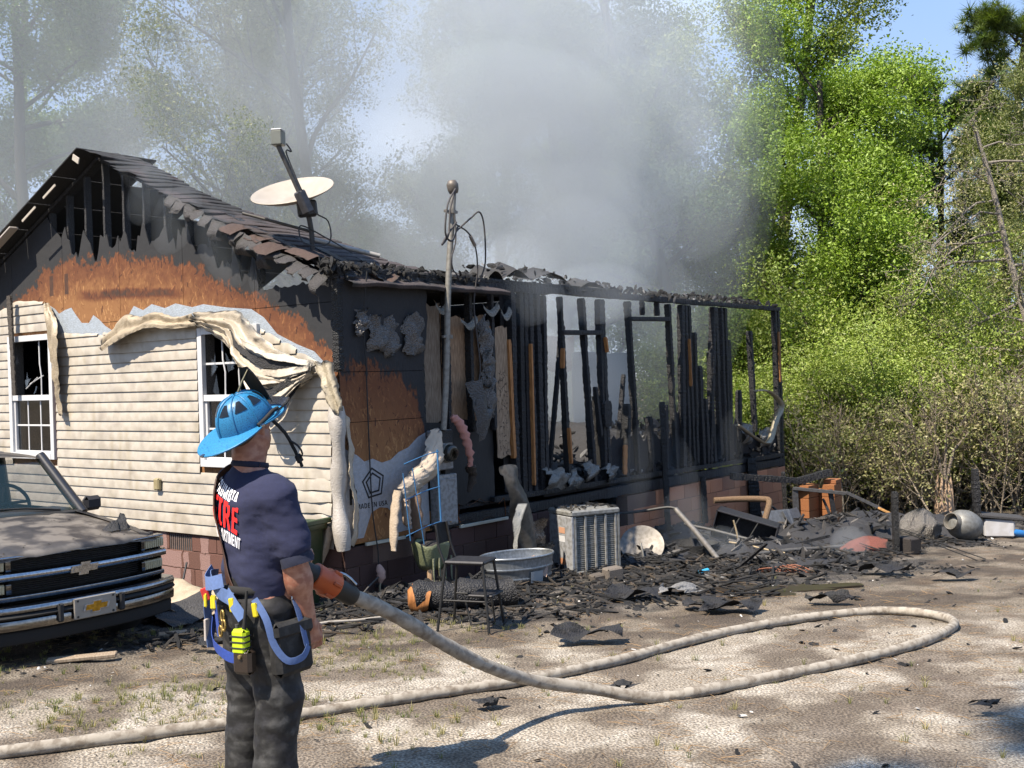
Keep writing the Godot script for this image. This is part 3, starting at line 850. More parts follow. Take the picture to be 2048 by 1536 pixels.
	var sp := MB.new(); sp.col = Color(0.1, 0.085, 0.07)
	char_post(sp, Vector3(-0.12, 3.15, -5.98), Vector3(-0.1, 1.85, -5.95), 0.03, 0.10)
	put(sp, "charred_trim", M.charred, house)

func gable_window(q: Vector4) -> void:
	var win := Node3D.new(); win.name = "window"; house.add_child(win, true)
	var wc := Color(0.60, 0.61, 0.62)
	var bar := func(called: String, w0: float, h0: float, w1: float, h1: float, o0: float, o1: float) -> void:
		var mb := MB.new(); mb.col = wc
		mb.bx(Vector3(-o1, h0, w0), Vector3(-o0, h1, w1), 0.003)
		put(mb, called, M.white, win)
	var t := 0.075
	bar.call("casing", q.x, q.z, q.x + t, q.w, -0.01, 0.05)
	bar.call("casing", q.y - t, q.z, q.y, q.w, -0.01, 0.05)
	bar.call("casing", q.x + t, q.w - t, q.y - t, q.w, -0.01, 0.048)
	bar.call("casing", q.x + t, q.z, q.y - t, q.z + t, -0.01, 0.055)
	var mid := (q.z + q.w) / 2 - 0.01
	bar.call("meeting_rail", q.x + t, mid - 0.035, q.y - t, mid + 0.035, -0.005, 0.038)
	var a := q.x + t
	var b := q.y - t
	# lower sash with its grille, upper sash half melted
	bar.call("sash", a, q.z + t, a + 0.035, mid - 0.035, -0.02, 0.02)
	bar.call("sash", b - 0.035, q.z + t, b, mid - 0.035, -0.02, 0.02)
	bar.call("sash", a + 0.035, q.z + t, b - 0.035, q.z + t + 0.03, -0.02, 0.018)
	for k in [1, 2]:
		bar.call("muntin", lerpf(a, b, k / 3.0) - 0.011, q.z + t + 0.03, lerpf(a, b, k / 3.0) + 0.011, mid - 0.035, -0.012, -0.002)
	bar.call("muntin", a + 0.035, (q.z + t + mid) / 2 - 0.011, b - 0.035, (q.z + t + mid) / 2 + 0.011, -0.014, -0.0)
	var top := q.w - t
	var left := q.x < -4
	for k in ([2] if left else [1, 2]):
		var ww := lerpf(a, b, k / 3.0)
		var mb := MB.new(); mb.col = wc
		var pts := [Vector3(0.01, top, ww), Vector3(0.0, lerpf(top, mid, 0.4), ww + 0.02), Vector3(-0.01, lerpf(top, mid, 0.6), ww + (0.07 if k == 1 or left else 0.01)), Vector3(0.0, lerpf(top, mid, 0.97), ww + (0.05 if k == 1 or left else 0.01))]
		mb.tube(pts, [0.011], 5)
		put(mb, "muntin", M.white, win)
	if not left: bar.call("muntin", a, lerpf(top, mid, 0.48), b, lerpf(top, mid, 0.48) + 0.024, -0.01, 0.0)
	else:
		for k in 2:
			var mb := MB.new(); mb.col = wc
			mb.tube([Vector3(0.0, mid + 0.12 + 0.06 * k, a + 0.28 + k * 0.1), Vector3(-0.01, mid + 0.26 + 0.02 * k, a + 0.58 + 0.14 * k)], [0.009], 4)
			put(mb, "fallen_muntin", M.white, win)
	var gl := MB.new()
	gl.bx(Vector3(0.008, q.z + t, a), Vector3(0.012, mid, b))
	put(gl, "pane", M.glass, win)
	for k in 5:   # shards left in the upper sash
		var mb := MB.new()
		var w0 := lerpf(a, b, R(0.02, 0.85))
		var h0 := lerpf(mid, top, R(0.05, 0.6))
		mb.tri(Vector3(0.0, h0, w0), Vector3(0.01, h0 + R(0.1, 0.3), w0 + R(-0.05, 0.1)), Vector3(-0.01, h0 + R(-0.1, 0.2), w0 + R(0.1, 0.18)))
		put(mb, "glass_shard", M.glass, win)
	# reveal
	var rv := MB.new(); rv.col = Color(0.12, 0.11, 0.1)
	rv.bx(Vector3(0.02, q.z + t, a - 0.01), Vector3(0.13, q.w - t, a))
	put(rv, "reveal", M.rough, win)

func text_mesh(s: String, height: float, bold := true) -> ArrayMesh:
	var t := TextMesh.new()
	var f := SystemFont.new(); f.font_names = PackedStringArray(["Droid Sans"]); f.font_weight = 700 if bold else 400
	t.font = f; t.text = s; t.font_size = 64; t.pixel_size = height / 46.0; t.depth = 0.001; t.curve_step = 4.0
	var am := ArrayMesh.new()
	for k in t.get_surface_count(): am.add_surface_from_arrays(Mesh.PRIMITIVE_TRIANGLES, t.surface_get_arrays(k))
	return am

func house_long() -> void:
	var wall := Node3D.new(); wall.name = "long_wall"; house.add_child(wall)
	var osb := mat(0.85, lin(0.8, 0.8, 0.8)); osb.vertex_color_use_as_albedo = false
	osb.albedo_texture = osb_image(180, 390, 130.0, long_burn)
	relief(osb, M.hgt, 0.2); osb.uv1_triplanar = false
	for r in [[0.3, 1.497], [1.503, 2.0], [2.006, 2.92]]:
		var poly := PackedVector2Array([Vector2(0.0, r[0]), Vector2(1.23, r[0])])
		for k in 9:
			var h := lerpf(r[0], r[1], k / 8.0)
			poly.append(Vector2(1.23 + 0.05 * ns(h * 6, 4.0) + 0.08 * sm(2.1, 2.6, h), h))
		poly.append(Vector2(0.0, r[1]))
		var mb := MB.new()
		mb.prism(poly, Transform3D(Basis(), Vector3(0, 0, -0.012)), 0.012)
		board_uv(mb, false, 0.0, 0.0, 1.385, 3.0)
		put(mb, "sheathing_board", osb, wall)
	# housewrap with its print
	var poly := PackedVector2Array()
	for q in [0.02, 1.25, 0.2, 1.17, 0.3, 1.1, 0.42, 1.12, 0.55, 1.07, 0.68, 1.09, 0.8, 1.16, 0.95, 1.2, 1.1, 1.3, 1.22, 1.34, 1.25, 0.36, 0.75, 0.33, 0.72, 0.5, 0.62, 0.6, 0.5, 0.62, 0.38, 0.58, 0.3, 0.42, 0.26, 0.34, 0.02, 0.34]:
		if poly.size() and poly[-1].y == -9.0: poly[-1].y = q
		else: poly.append(Vector2(q, -9.0))
	var hw := MB.new(); hw.col = Color(0.34, 0.36, 0.39)
	hw.prism(poly, Transform3D(Basis(), Vector3(0, 0, 0.003)), 0.003)
	var wrap := put(hw, "housewrap", M.melt, wall)
	var ink := mat(0.8, Color(0.06, 0.06, 0.07)); ink.vertex_color_use_as_albedo = false
	for r in [0.155, 0.105]:
		var mb := MB.new()
		for k in 5:
			var a0 := PI / 2 + TAU * k / 5 + 0.12
			var p0: Vector2 = Vector2(cos(a0), sin(a0)) * float(r) + Vector2(0.42, 0.87)
			var p1: Vector2 = Vector2(cos(a0 + TAU / 5), sin(a0 + TAU / 5)) * float(r) + Vector2(0.42, 0.87)
			mb.box(Transform3D(Basis(Vector3.BACK, (p1 - p0).angle()), Vector3((p0.x + p1.x) / 2, (p0.y + p1.y) / 2, 0.0065)), Vector3(p0.distance_to(p1) + 0.015, 0.018, 0.001))
		put(mb, "printed_mark", ink, wrap)
	for q in [["MADE IN USA", 0.05, 0.39, 0.655], ["R", 0.16, 0.13, 0.76]]:
		var o := put(text_mesh(q[0], q[1]), "printed_lettering", ink, wrap)
		o.position = Vector3(q[2], q[3], 0.0065)
	# orange band board showing where the wrap has burnt through
	var bj := MB.new(); bj.col = Color(0.40, 0.21, 0.07)
	bj.bx(Vector3(0.02, 0.285, -0.06), Vector3(1.3, 0.49, -0.013))
	put(bj, "band_board", M.wood, wall)
	for q in [[0.27, 0.84], [1.72, 2.58]]:
		var mb := MB.new(); mb.col = Color(0.46, 0.47, 0.40)
		mb.box(xf(Vector3((q[0] + q[1]) / 2, 0.272, 0.022)), Vector3(q[1] - q[0], 0.032, 0.03), 0.003)
		put(mb, "starter_strip", M.vinyl, wall)
	# foundation of the long wall
	var fnd := Node3D.new(); fnd.name = "foundation"; house.add_child(fnd, true)
	var core := MB.new(); core.col = Color(0.19, 0.12, 0.09)
	for q in [[0.012, 4.36, 0.255], [4.36, 5.25, -0.32], [5.25, 10.288, 0.255]]: core.bx(Vector3(q[0], -1.4, -0.19), Vector3(q[1], q[2], -0.012))
	put(core, "mortar", M.block, fnd)
	for r in 6:
		for k in 27:
			var v0 := 0.4 * k - (0.2 if r % 2 else 0.0)
			var v1 := minf(v0 + 0.393, 10.3)
			v0 = maxf(v0, 0.0)
			if v1 - v0 < 0.08: continue
			var h1 := 0.26 - 0.2 * r
			if h1 < gy0(11.1 + 0.79 * v0) - 0.02: continue
			if r < 2 and v1 > 4.36 and v0 < 5.25: continue
			if r == 0 and ((v0 < 1.02 and v1 > 0.64) or (v0 > 5.35 and v1 < 6.0) or (v0 > 8.0 and v1 < 8.45)): continue
			var c := Color(0.66, 0.29, 0.15)
			c = c.lerp(Color(0.085, 0.04, 0.034), 1.0 - sm(3.6, 5.0, v0 + 0.3 * ns(v0 * 2, r * 1.0)))
			c = c.lerp(Color(0.12, 0.07, 0.05), sm(0.1, 0.5, ns(v0 * 1.4, r * 2.0, 6.0)) * 0.6)
			var mb := MB.new(); mb.col = c * R(0.88, 1.12)
			mb.bx(Vector3(v0, h1 - 0.193, -0.05), Vector3(v1, h1, 0.0), 0.004)
			put(mb, "concrete_block", M.block, fnd)
	var vt := MB.new(); vt.col = Color(0.02, 0.02, 0.02)
	for k in 9: vt.box(xf(Vector3(0.66 + 0.045 * k, 0.155, -0.03), Vector3(0, 0.5, 0)), Vector3(0.03, 0.18, 0.008))
	put(vt, "foundation_vent", M.dull_metal, fnd)
	# rim joist, sill, top plates
	for q in [[1.25, 0.33, 4.4, 0.34, 0.13], [4.35, 0.34, 7.6, 0.35, 0.15], [7.5, 0.35, 10.32, 0.34, 0.14], [2.4, 0.5, 6.3, 0.48, 0.07], [6.2, 0.48, 10.3, 0.46, 0.07]]:
		var mb := MB.new(); mb.col = BLACK * R(0.8, 1.3)
		char_post(mb, Vector3(q[0], q[1], -0.05), Vector3(q[2], q[3], -0.05), q[4], 0.09)
		put(mb, "rim_joist", M.char, wall)
	for q in [[-0.02, 2.96, 3.6, 2.96, 0.10], [3.5, 2.97, 7.2, 2.95, 0.085], [7.1, 2.95, 10.32, 2.94, 0.075], [0.3, 3.03, 5.2, 3.02, 0.05]]:
		var mb := MB.new(); mb.col = BLACK * R(0.9, 1.5)
		char_post(mb, Vector3(q[0], q[1], -0.05), Vector3(q[2], q[3], -0.05), q[4], 0.11)
		put(mb, "top_plate", M.char, wall)
	# studs: v at foot, height, v at head, height
	stud(0.03, 2.0, 0.03, 2.93, -0.04, 0.08, 0.10)
	for v in [0.42, 0.83, 1.24, 1.67, 2.07, 2.47]: stud(v, 1.3 if v > 1.2 else 2.0, v, 2.93, -0.06, 0.055)
	for q in [[2.86, 0.5, 2.84, 2.92], [3.0, 0.5, 3.03, 2.92], [3.1, 0.5, 3.12, 2.92], [3.22, 0.5, 3.2, 2.92], [3.36, 0.5, 3.36, 2.92],
			[3.95, 0.5, 3.86, 2.9], [4.52, 0.5, 4.34, 2.9], [4.78, 0.5, 4.74, 2.9], [4.88, 0.5, 4.80, 2.9], [5.62, 0.5, 5.46, 2.9], [6.66, 0.5, 6.56, 2.9],
			[6.88, 0.5, 6.95, 2.9], [7.05, 0.5, 7.05, 2.9], [7.2, 0.5, 7.16, 2.9], [7.28, 0.5, 7.3, 2.5], [7.7, 0.5, 7.95, 2.9], [8.05, 0.6, 8.0, 2.9], [8.2, 0.5, 8.18, 2.9], [8.36, 0.5, 8.32, 2.9], [8.44, 0.5, 8.42, 2.4], [3.45, 0.5, 3.5, 2.9], [5.3, 0.5, 5.38, 1.5], [6.0, 0.5, 5.95, 1.3], [6.35, 0.5, 6.4, 1.45], [7.5, 0.5, 7.45, 2.0], [7.62, 0.5, 7.6, 1.5], [8.7, 0.5, 8.75, 1.6], [7.85, 0.5, 7.8, 2.2], [9.3, 0.9, 9.18, 2.55], [10.2, 0.3, 10.14, 2.92], [10.3, -0.1, 10.26, 2.92]]:
		stud(q[0], q[1], q[2], q[3], -0.06, R(0.06, 0.10), R(0.08, 0.11))
	for q in [[4.1, 2.55, 3.7, 0.55, -0.2], [5.35, 0.5, 5.62, 1.9, -0.25], [4.62, 1.1, 4.52, 1.75, 0.0], [5.05, 0.5, 4.95, 1.62, -0.3], [5.1, 0.6, 5.2, 1.3, -0.4]]:
		stud(q[0], q[1], q[2], q[3], q[4], 0.05, 0.07)
	for q in [[3.86, 2.45, 4.78, 2.46, 0.06, 0.13], [5.46, 2.66, 6.56, 2.68, 0.06, 0.15]]:   # window headers
		var mb := MB.new(); mb.col = BLACK
		char_post(mb, Vector3(q[0], q[1], -0.06), Vector3(q[2], q[3], -0.06), q[4], q[5], 0.6)
		put(mb, "header", M.char, wall)
	# scraps of burnt sheathing still standing between the lower ends of the studs
	for q in [[5.0, 0.45, 6.6, 1.02], [6.6, 0.45, 7.9, 1.3], [7.8, 0.45, 8.9, 1.05], [8.9, 0.4, 10.2, 0.85], [3.45, 0.42, 5.1, 0.62]]:
		var a := PackedVector2Array([Vector2(q[0], q[1]), Vector2(q[2], q[1])])
		for k in 25:
			var v := lerpf(q[2], q[0], k / 24.0)
			a.append(Vector2(v, q[3] + 0.22 * ns(v * 4.0, 3.0) + 0.12 * ns(v * 15.0, 7.0)))
		var mb := MB.new(); mb.col = BLACK
		mb.prism(a, Transform3D(Basis(), Vector3(0, 0, -0.085)), -0.012)
		put(mb, "burnt_sheathing", M.charred, wall)
	for v in [5.85, 6.25]: stud(v, 2.72, v, 2.92)
	stud(4.78, 1.22, 4.78, 1.56, 0.01, 0.2, 0.05)
	# unburnt edges of timber showing orange
	for q in [[2.79, 0.95, 2.75, 2.35, -0.03, 0.05, 0.06], [3.14, 0.6, 3.15, 2.3, 0.0, 0.03, 0.05], [3.93, 0.8, 3.9, 1.25, 0.0, 0.03, 0.05], [3.8, 2.0, 3.82, 2.25, 0.0, 0.03, 0.06], [4.83, 2.2, 4.8, 2.4, 0.0, 0.03, 0.05], [5.22, 0.55, 5.25, 0.95, -0.02, 0.09, 0.03], [7.08, 1.7, 7.06, 2.4, 0.0, 0.02, 0.05], [10.2, 1.7, 10.18, 2.55, 0.0, 0.05, 0.03], [2.4, 1.5, 2.38, 2.5, -0.03, 0.04, 0.05]]:
		var mb := MB.new(); mb.col = ORANGE * R(0.8, 1.15)
		char_post(mb, Vector3(q[0], q[1], q[4]), Vector3(q[2], q[3], q[4]), q[5], q[6], 0.5)
		put(mb, "unburnt_timber", M.wood, wall)
	# inner panelling seen between the studs
	for q in [[1.28, 1.42, 1.62, 2.74, -0.10, Color(0.24, 0.19, 0.14)], [1.66, 1.3, 2.42, 2.62, -0.11, Color(0.34, 0.22, 0.13)], [2.5, 0.95, 2.74, 2.5, -0.03, Color(0.33, 0.24, 0.16)], [1.26, 0.5, 2.5, 1.44, -0.095, BLACK * 0.9], [1.75, 0.3, 2.56, 0.5, 0.0, Color(0.26, 0.10, 0.03)], [2.74, 0.5, 3.42, 2.9, -0.13, BLACK]]:
		var a := PackedVector2Array()
		for s in 4:
			for k in 9:
				var t := k / 9.0
				var p: Vector2 = [Vector2(lerpf(q[0], q[2], t), q[1]), Vector2(q[2], lerpf(q[1], q[3], t)), Vector2(lerpf(q[2], q[0], t), q[3]), Vector2(q[0], lerpf(q[3], q[1], t))][s]
				a.append(p + Vector2(0.03 * ns(p.x * 5, p.y * 5, 3.0), 0.07 * ns(p.x * 6, p.y * 6, 8.0)))
		var mb := MB.new()
		mb.col = q[5]
		mb.prism(a, Transform3D(Basis(), Vector3(0, 0, q[4])), -0.012)
		put(mb, "wall_panel", M.wood, wall)
	var pr := MB.new(); pr.col = Color(0.12, 0.085, 0.06)   # torn speckles on the pale strip
	for k in 120: pr.box(xf(Vector3(R(2.53, 2.71), R(1.0, 2.0), -0.029), Vector3(0, 0, R(0, 3))), Vector3(R(0.006, 0.03), R(0.004, 0.012), 0.003))
	put(pr, "torn_speckles", M.rough, wall)
	# foil and insulation bats, crumpled
	for q in [[0.5, 2.4, 0.28, 0.36, 0.02], [0.72, 2.36, 0.26, 0.42, 0.0], [1.04, 2.38, 0.3, 0.44, 0.02], [2.28, 2.3, 0.22, 0.6, 0.0], [2.36, 1.75, 0.2, 0.6, -0.02], [2.3, 2.0, 0.24, 0.4, 0.0], [0.28, 2.5, 0.16, 0.25, 0.03]]:
		var rows := []
		for i in 5:
			var row := []
			for j in 4:
				var ed := 0.6 if i == 0 or i == 4 else 1.0
				row.append(Vector3(q[0] + q[2] * (j / 3.0 - 0.5) * ed + R(-0.03, 0.03), q[1] + q[3] * (0.5 - i / 4.0) + R(-0.03, 0.03), q[4] + 0.05 * sin(j * PI / 3.0) + R(-0.03, 0.03)))
			rows.append(row)
		sheet(rows, "insulation", M.foil, Color(0.23, 0.22, 0.21), wall, 0.05, 9.0, 4, 0.15)
	for q in [[1.5, 2.78, 0.22], [1.95, 2.62, 0.3], [2.35, 2.78, 0.3], [2.62, 2.74, 0.2]]:   # curled strips under the plate
		var rows := []
		for i in 3:
			var row := []
			for j in 5: row.append(Vector3(q[0] + q[2] * (j / 4.0 - 0.5), q[1] - 0.10 * sin(PI * j / 4.0) - 0.04 * i, 0.02 + 0.05 * i * (1 - i * 0.3)))
			rows.append(row)
		sheet(rows, "curled_facing", M.foil, Color(0.38, 0.36, 0.31), wall, 0.01, 6.0, 4, 0.0)
	# torn foil flap and buckled trim hanging by the meter
	sheet([l3([1.82, 1.86, 0.08, 1.9, 1.6, 0.12, 1.98, 1.35, 0.12, 2.06, 1.2, 0.08]), l3([1.98, 1.88, 0.14, 2.04, 1.62, 0.16, 2.1, 1.4, 0.14, 2.1, 1.22, 0.1]), l3([2.08, 1.84, 0.08, 2.18, 1.62, 0.09, 2.28, 1.5, 0.1, 2.12, 1.24, 0.08])], "hanging_foil", M.foil, Color(0.16, 0.155, 0.15), wall, 0.05, 6.0)

func house_roof() -> void:
	var roof := Node3D.new(); roof.name = "roof"; house.add_child(roof)
	# surviving shingle courses of the near slope; the rest has burnt away
	var edge := [Vector2(-4.1, 0.15), Vector2(-3.89, 0.43), Vector2(-3.33, 0.45), Vector2(-2.76, 0.40), Vector2(-2.28, 0.5), Vector2(-1.93, 0.7), Vector2(-1.55, 0.95), Vector2(-1.36, 1.15), Vector2(-1.11, 1.3), Vector2(-0.74, 1.4), Vector2(-0.43, 1.8), Vector2(-0.18, 2.4), Vector2(0.1, 2.7)]
	var w := -4.02
	var i := 0
	while w < 0.06:
		var w1 := w + 0.13
		var mb := MB.new()
		var rows := [PackedVector3Array(), PackedVector3Array(), PackedVector3Array(), PackedVector3Array()]
		var vr := pl(edge, w) + 0.03 * ns(i * 3.3, 1.0)
		var vl := -0.22 + 0.10 * ns(i * 1.7, 5.0) + 0.16 * sm(-2.4, -1.2, w) + 0.12 * sm(-1.4, -0.3, w)
		var n := maxi(int((vr - vl) / 0.06), 3)
		for k in n + 1:
			var v := lerpf(vl, vr, float(k) / n)
			var h := 2.95 - 0.454 * w
			var sag := 0.02 * ns(v * 1.2, w * 1.2, 3.0) - 0.05 * sm(0.5, 0.0, v - vl) * sm(-0.2, 0.4, ns(w * 2, 3.0))
			rows[0].append(Vector3(v, h + sag, w))
			rows[1].append(Vector3(v, h - 0.454 * 0.13 + sag + 0.012 + 0.004 * ns(v * 7, w * 7), w1))
			rows[2].append(Vector3(v, h - 0.454 * 0.13 + sag - 0.004, w1 + 0.001))
			rows[3].append(Vector3(v, h - 0.454 * 0.13 + sag - 0.03, w1 - 0.02))
		mb.grid(rows, true)
		for q in mb.v.size():
			var p := mb.v[q]
			var b := sm(0.0, 0.35, ns(p.x * 2.0, p.z * 2.0, 8.0) + 0.5 * sm(-1.8, -3.6, p.z) + 0.4 * sm(0.12, 0.0, p.x - vl))
			var c := Color(0.075, 0.06, 0.06).lerp(Color(0.02, 0.02, 0.022), b) * (0.95 + 0.1 * fposmod(p.x * 5.1 + i * 0.37, 1.0))
			c.a = 1
			mb.c[q] = c
		put(mb, "shingle_course", M.rough, roof)
		w = w1; i += 1
	# far slope: decking still stands and keeps the attic dark
	var fs := MB.new(); fs.col = BLACK * 1.4
	var d := Vector3(0, -0.454, -1).normalized()
	for k in 8:
		var a := Vector3(0, 4.76, -4.05) + d * (0.62 * k)
		var mb := MB.new(); mb.col = BLACK * R(0.9, 1.6)
		mb.box(Transform3D(Basis(Vector3.RIGHT, -atan(0.454)), a + d * 0.305 + Vector3([1.1, 2.2, 3.8, 5.0, 5.0, 5.0, 5.0, 5.0][k] / 2 - 0.28, 0, 0)), Vector3([1.1, 2.2, 3.8, 5.0, 5.0, 5.0, 5.0, 5.0][k], 0.014, 0.606))
		put(mb, "roof_decking", M.charred, roof)
	# burnt under-layer along the broken edge, hanging rags of felt
	for k in 3:
		var vv := 0.15 + 0.4 * k
		var ww := -1.2 + 0.5 * k
		var mb := MB.new(); mb.col = BLACK * R(0.8, 1.6)
		char_post(mb, Vector3(vv, 2.93 - 0.454 * minf(ww - 0.9, 0.0), ww - 0.9), Vector3(vv, 2.93, 0.05), 0.045, 0.12)
		put(mb, "rafter", M.char, roof)
	for k in 16:
		var w0 := -2.4 + 0.15 * k
		var h := 2.93 - 0.454 * w0
		var l := R(0.08, 0.26)
		sheet([l3([-0.2 + 0.1 * sm(-2, 0, w0), h, w0, -0.26, h - l * 0.6, w0 + R(-0.03, 0.03), -0.22 + R(-0.1, 0.1), h - l, w0 + R(-0.05, 0.05)]), l3([-0.2 + 0.1 * sm(-2, 0, w0), h - 0.07, w0 + 0.16, -0.27, h - 0.07 - l * 0.5, w0 + 0.15, -0.2 + R(-0.1, 0.1), h - 0.07 - l * 0.8, w0 + 0.13 + R(-0.05, 0.05)])], "felt_rag", M.charred, Color(0.07, 0.065, 0.065), roof, 0.03, 8.0, 3, 0.2)
	# curled shingles at the burnt eave corner
	for q in [[-0.1, 3.3, -0.9, 0.5, 0.25], [0.1, 3.2, -0.62, 0.45, 0.35], [0.3, 3.17, -0.42, 0.5, 0.3], [0.0, 3.42, -1.15, 0.4, 0.2], [0.62, 3.08, -0.2, 0.35, 0.3], [-0.12, 3.56, -1.45, 0.36, 0.22]]:
		var rows := []
		for a in 4:
			var row := []
			for b in 4: row.append(Vector3(q[0] + q[3] * (b / 3.0 - 0.5), q[1] + q[4] * (0.25 * sin(b * 1.1 + q[0] * 5) - 0.12 * a), q[2] + q[4] * (a / 3.0)))
			rows.append(row)
		sheet(rows, "curled_shingle", M.rough, Color(0.10, 0.062, 0.048), roof, 0.02, 5.0, 4, 0.05)
	# rubble of burnt roofing along the eave
	var rb := []
	for k in 900:
		var v := 10.2 * pow(rng.randf(), 1.7)
		var hgt := 0.24 * sm(7.5, 0.5, v) + 0.05
		var ww := R(-0.55, 0.03)
		if v < 2.5: ww = R(-0.16, 0.03); hgt *= 0.4
		rb.append(xf(Vector3(v - 0.1, 2.99 + R(-0.03, hgt) * (1.0 if v > 2.6 else 0.8) - ww * 0.2, ww), Vector3(R(0, 6), R(0, 6), R(0, 6)), Vector3(1, 0.5, 1) * R(0.02, 0.085)))
	var rc := []
	for k in 23: rc.append(Color(1, 1, 1) * (R(0.012, 0.05) if k % 9 else R(0.2, 0.5)))
	many("roof_rubble", chip(31).mesh(), M.charred, rb, rc, roof)
	for q in [[2.9, 3.1, 0.5, 0.2, 0.3], [3.6, 3.12, 0.8, 0.15, 0.1], [4.5, 3.07, 0.6, 0.12, -0.1], [5.0, 3.04, 0.5, 0.1, 0.2], [2.5, 3.08, 0.35, 0.16, 0.4]]:
		sheet([l3([q[0] - q[2] / 2, q[1], -0.3, q[0], q[1] + q[3], -0.25, q[0] + q[2] / 2, q[1] + q[3] * 0.3, -0.3]), l3([q[0] - q[2] / 2, q[1] - 0.06, 0.0, q[0], q[1] + q[3] * 0.4, 0.02, q[0] + q[2] / 2, q[1] - 0.03, 0.0])], "burnt_roofing", M.charred, Color(0.05, 0.05, 0.052), roof, 0.03, 5.0, 4, 0.1)

func house_inside() -> void:
	var ins := Node3D.new(); ins.name = "interior"; house.add_child(ins)
	var bxp := func(called: String, a: Vector3, b: Vector3, c: Color, m: Material) -> void:
		var mb := MB.new(); mb.col = c; mb.bx(a, b); put(mb, called, m, ins)
	bxp.call("floor_deck", Vector3(0.1, 0.44, -8.0), Vector3(10.25, 0.49, -0.12), BLACK * 1.5, M.charred)
	bxp.call("ceiling", Vector3(0.12, 2.86, -8.0), Vector3(3.4, 2.9, -0.14), BLACK * 1.5, M.charred)
	bxp.call("partition", Vector3(3.42, 0.5, -8.0), Vector3(3.52, 2.86, -0.16), BLACK * 1.5, M.charred)
	bxp.call("crawl_lining", Vector3(0.3, -1.4, -2.2), Vector3(10.2, 0.4, -2.1), BLACK, M.charred)
	# rear wall with scraps of drywall and a scorched beam
	bxp.call("rear_wall", Vector3(0.1, 0.3, -8.1), Vector3(3.52, 2.9, -8.0), BLACK * 1.5, M.charred)
	bxp.call("rear_wall", Vector3(3.52, 0.5, -8.1), Vector3(7.4, 2.2, -8.0), Color(0.10, 0.10, 0.10), M.rough)
	for k in 11:
		var mb := MB.new(); mb.col = BLACK * 1.6
		var v := 3.9 + 0.62 * k
		char_post(mb, Vector3(v, 0.5, -7.9), Vector3(v + R(-0.1, 0.1), 2.9 if k != 5 else 2.2, -7.9), 0.06, 0.09)
		put(mb, "rear_stud", M.char, ins)
	var bm := MB.new(); bm.col = BLACK * 1.4
	char_post(bm, Vector3(3.5, 2.95, -7.95), Vector3(10.3, 2.9, -7.95), 0.09, 0.1)
	put(bm, "rear_plate", M.char, ins)
	var soft := Color(0.46, 0.45, 0.42)
	for q in [[7.9, 2.0, 9.3, 2.62, -3.6, Color(0.5, 0.3, 0.2)], [8.2, 0.75, 10.2, 2.3, -2.9, soft], [7.0, 2.15, 8.5, 2.5, -4.2, Color(0.5, 0.47, 0.42)]]:
		var a := PackedVector2Array()
		for s in 4:
			for k in 10:
				var t := k / 10.0
				var p: Vector2 = [Vector2(lerpf(q[0], q[2], t), q[1]), Vector2(q[2], lerpf(q[1], q[3], t)), Vector2(lerpf(q[2], q[0], t), q[3]), Vector2(q[0], lerpf(q[3], q[1], t))][s]
				a.append(p + Vector2(0.04 * ns(p.x * 5, p.y * 5, 3.0), 0.08 * ns(p.x * 6, p.y * 6, 8.0)))
		var mb := MB.new(); mb.col = q[5]
		mb.prism(a, Transform3D(Basis(), Vector3(0, 0, q[4])), -0.012)
		put(mb, "drywall_remnant", M.rough, ins)
	# heap of burnt contents
	var hp := MB.new()
	var rows := []
	for i in 26:
		var row := PackedVector3Array()
		var w := -0.15 - 5.0 * i / 25.0
		for j in 70:
			var v := 3.5 + 6.8 * j / 69.0
			var h := 0.5 + 0.28 * sm(-0.1, -0.9, w) * (1.0 + 0.8 * ns(v * 0.7, w * 0.7, 2.0)) + 0.25 * maxf(0.0, ns(v * 1.5, w * 1.5, 4.0)) + 0.10 * ns(v * 6, w * 6, 5.0) + 0.32 * sm(5.2, 5.8, v) * sm(7.2, 6.4, v) * sm(-0.2, -0.8, w)
			row.append(Vector3(v, h, w))
		rows.append(row)
	hp.col = BLACK * 1.6
	hp.grid(rows, true)
	put(hp, "burnt_contents", M.charred, ins)
	var rb := []
	var rc := []
	for k in 1500:
		var v := R(3.45, 10.2)
		var w := -0.05 - 3.0 * pow(rng.randf(), 1.8)
		rb.append(xf(Vector3(v, 0.52 + 0.35 * sm(-0.1, -0.9, w) * (1.0 + 0.8 * ns(v * 0.7, w * 0.7, 2.0)) + R(-0.03, 0.12), w), Vector3(R(0, 6), R(0, 6), R(0, 6)), Vector3(1.3, 0.5, 0.9) * R(0.02, 0.10)))
	for k in 29: rc.append(Color(1, 1, 1) * (R(0.012, 0.05) if k % 7 else R(0.15, 0.5)))
	many("interior_rubble", chip(33).mesh(), M.charred, rb, rc, ins)
	# pale insulation spilling over the sill
	for q in [[3.55, 0.62, 0.4, 0.3], [3.95, 0.58, 0.25, 0.22], [4.35, 0.66, 0.3, 0.25], [4.85, 0.6, 0.25, 0.2], [9.6, 0.78, 0.5, 0.3], [8.9, 0.9, 0.4, 0.3]]:
		var rr := []
		for i in 4:
			var row := []
			for j in 4: row.append(Vector3(q[0] + q[2] * (j / 3.0 - 0.5) + R(-0.04, 0.04), q[1] + q[3] * (0.5 - i / 3.0) + R(-0.04, 0.04), -0.04 + 0.08 * sin(i * 1.0) + R(-0.05, 0.05)))
			rr.append(row)
		sheet(rr, "spilled_insulation", M.foil, Color(0.36, 0.35, 0.32), ins, 0.06, 12.0, 4, 0.25)
	# bent white door frame piece in the far opening
	var fr := MB.new(); fr.col = Color(0.38, 0.34, 0.25)
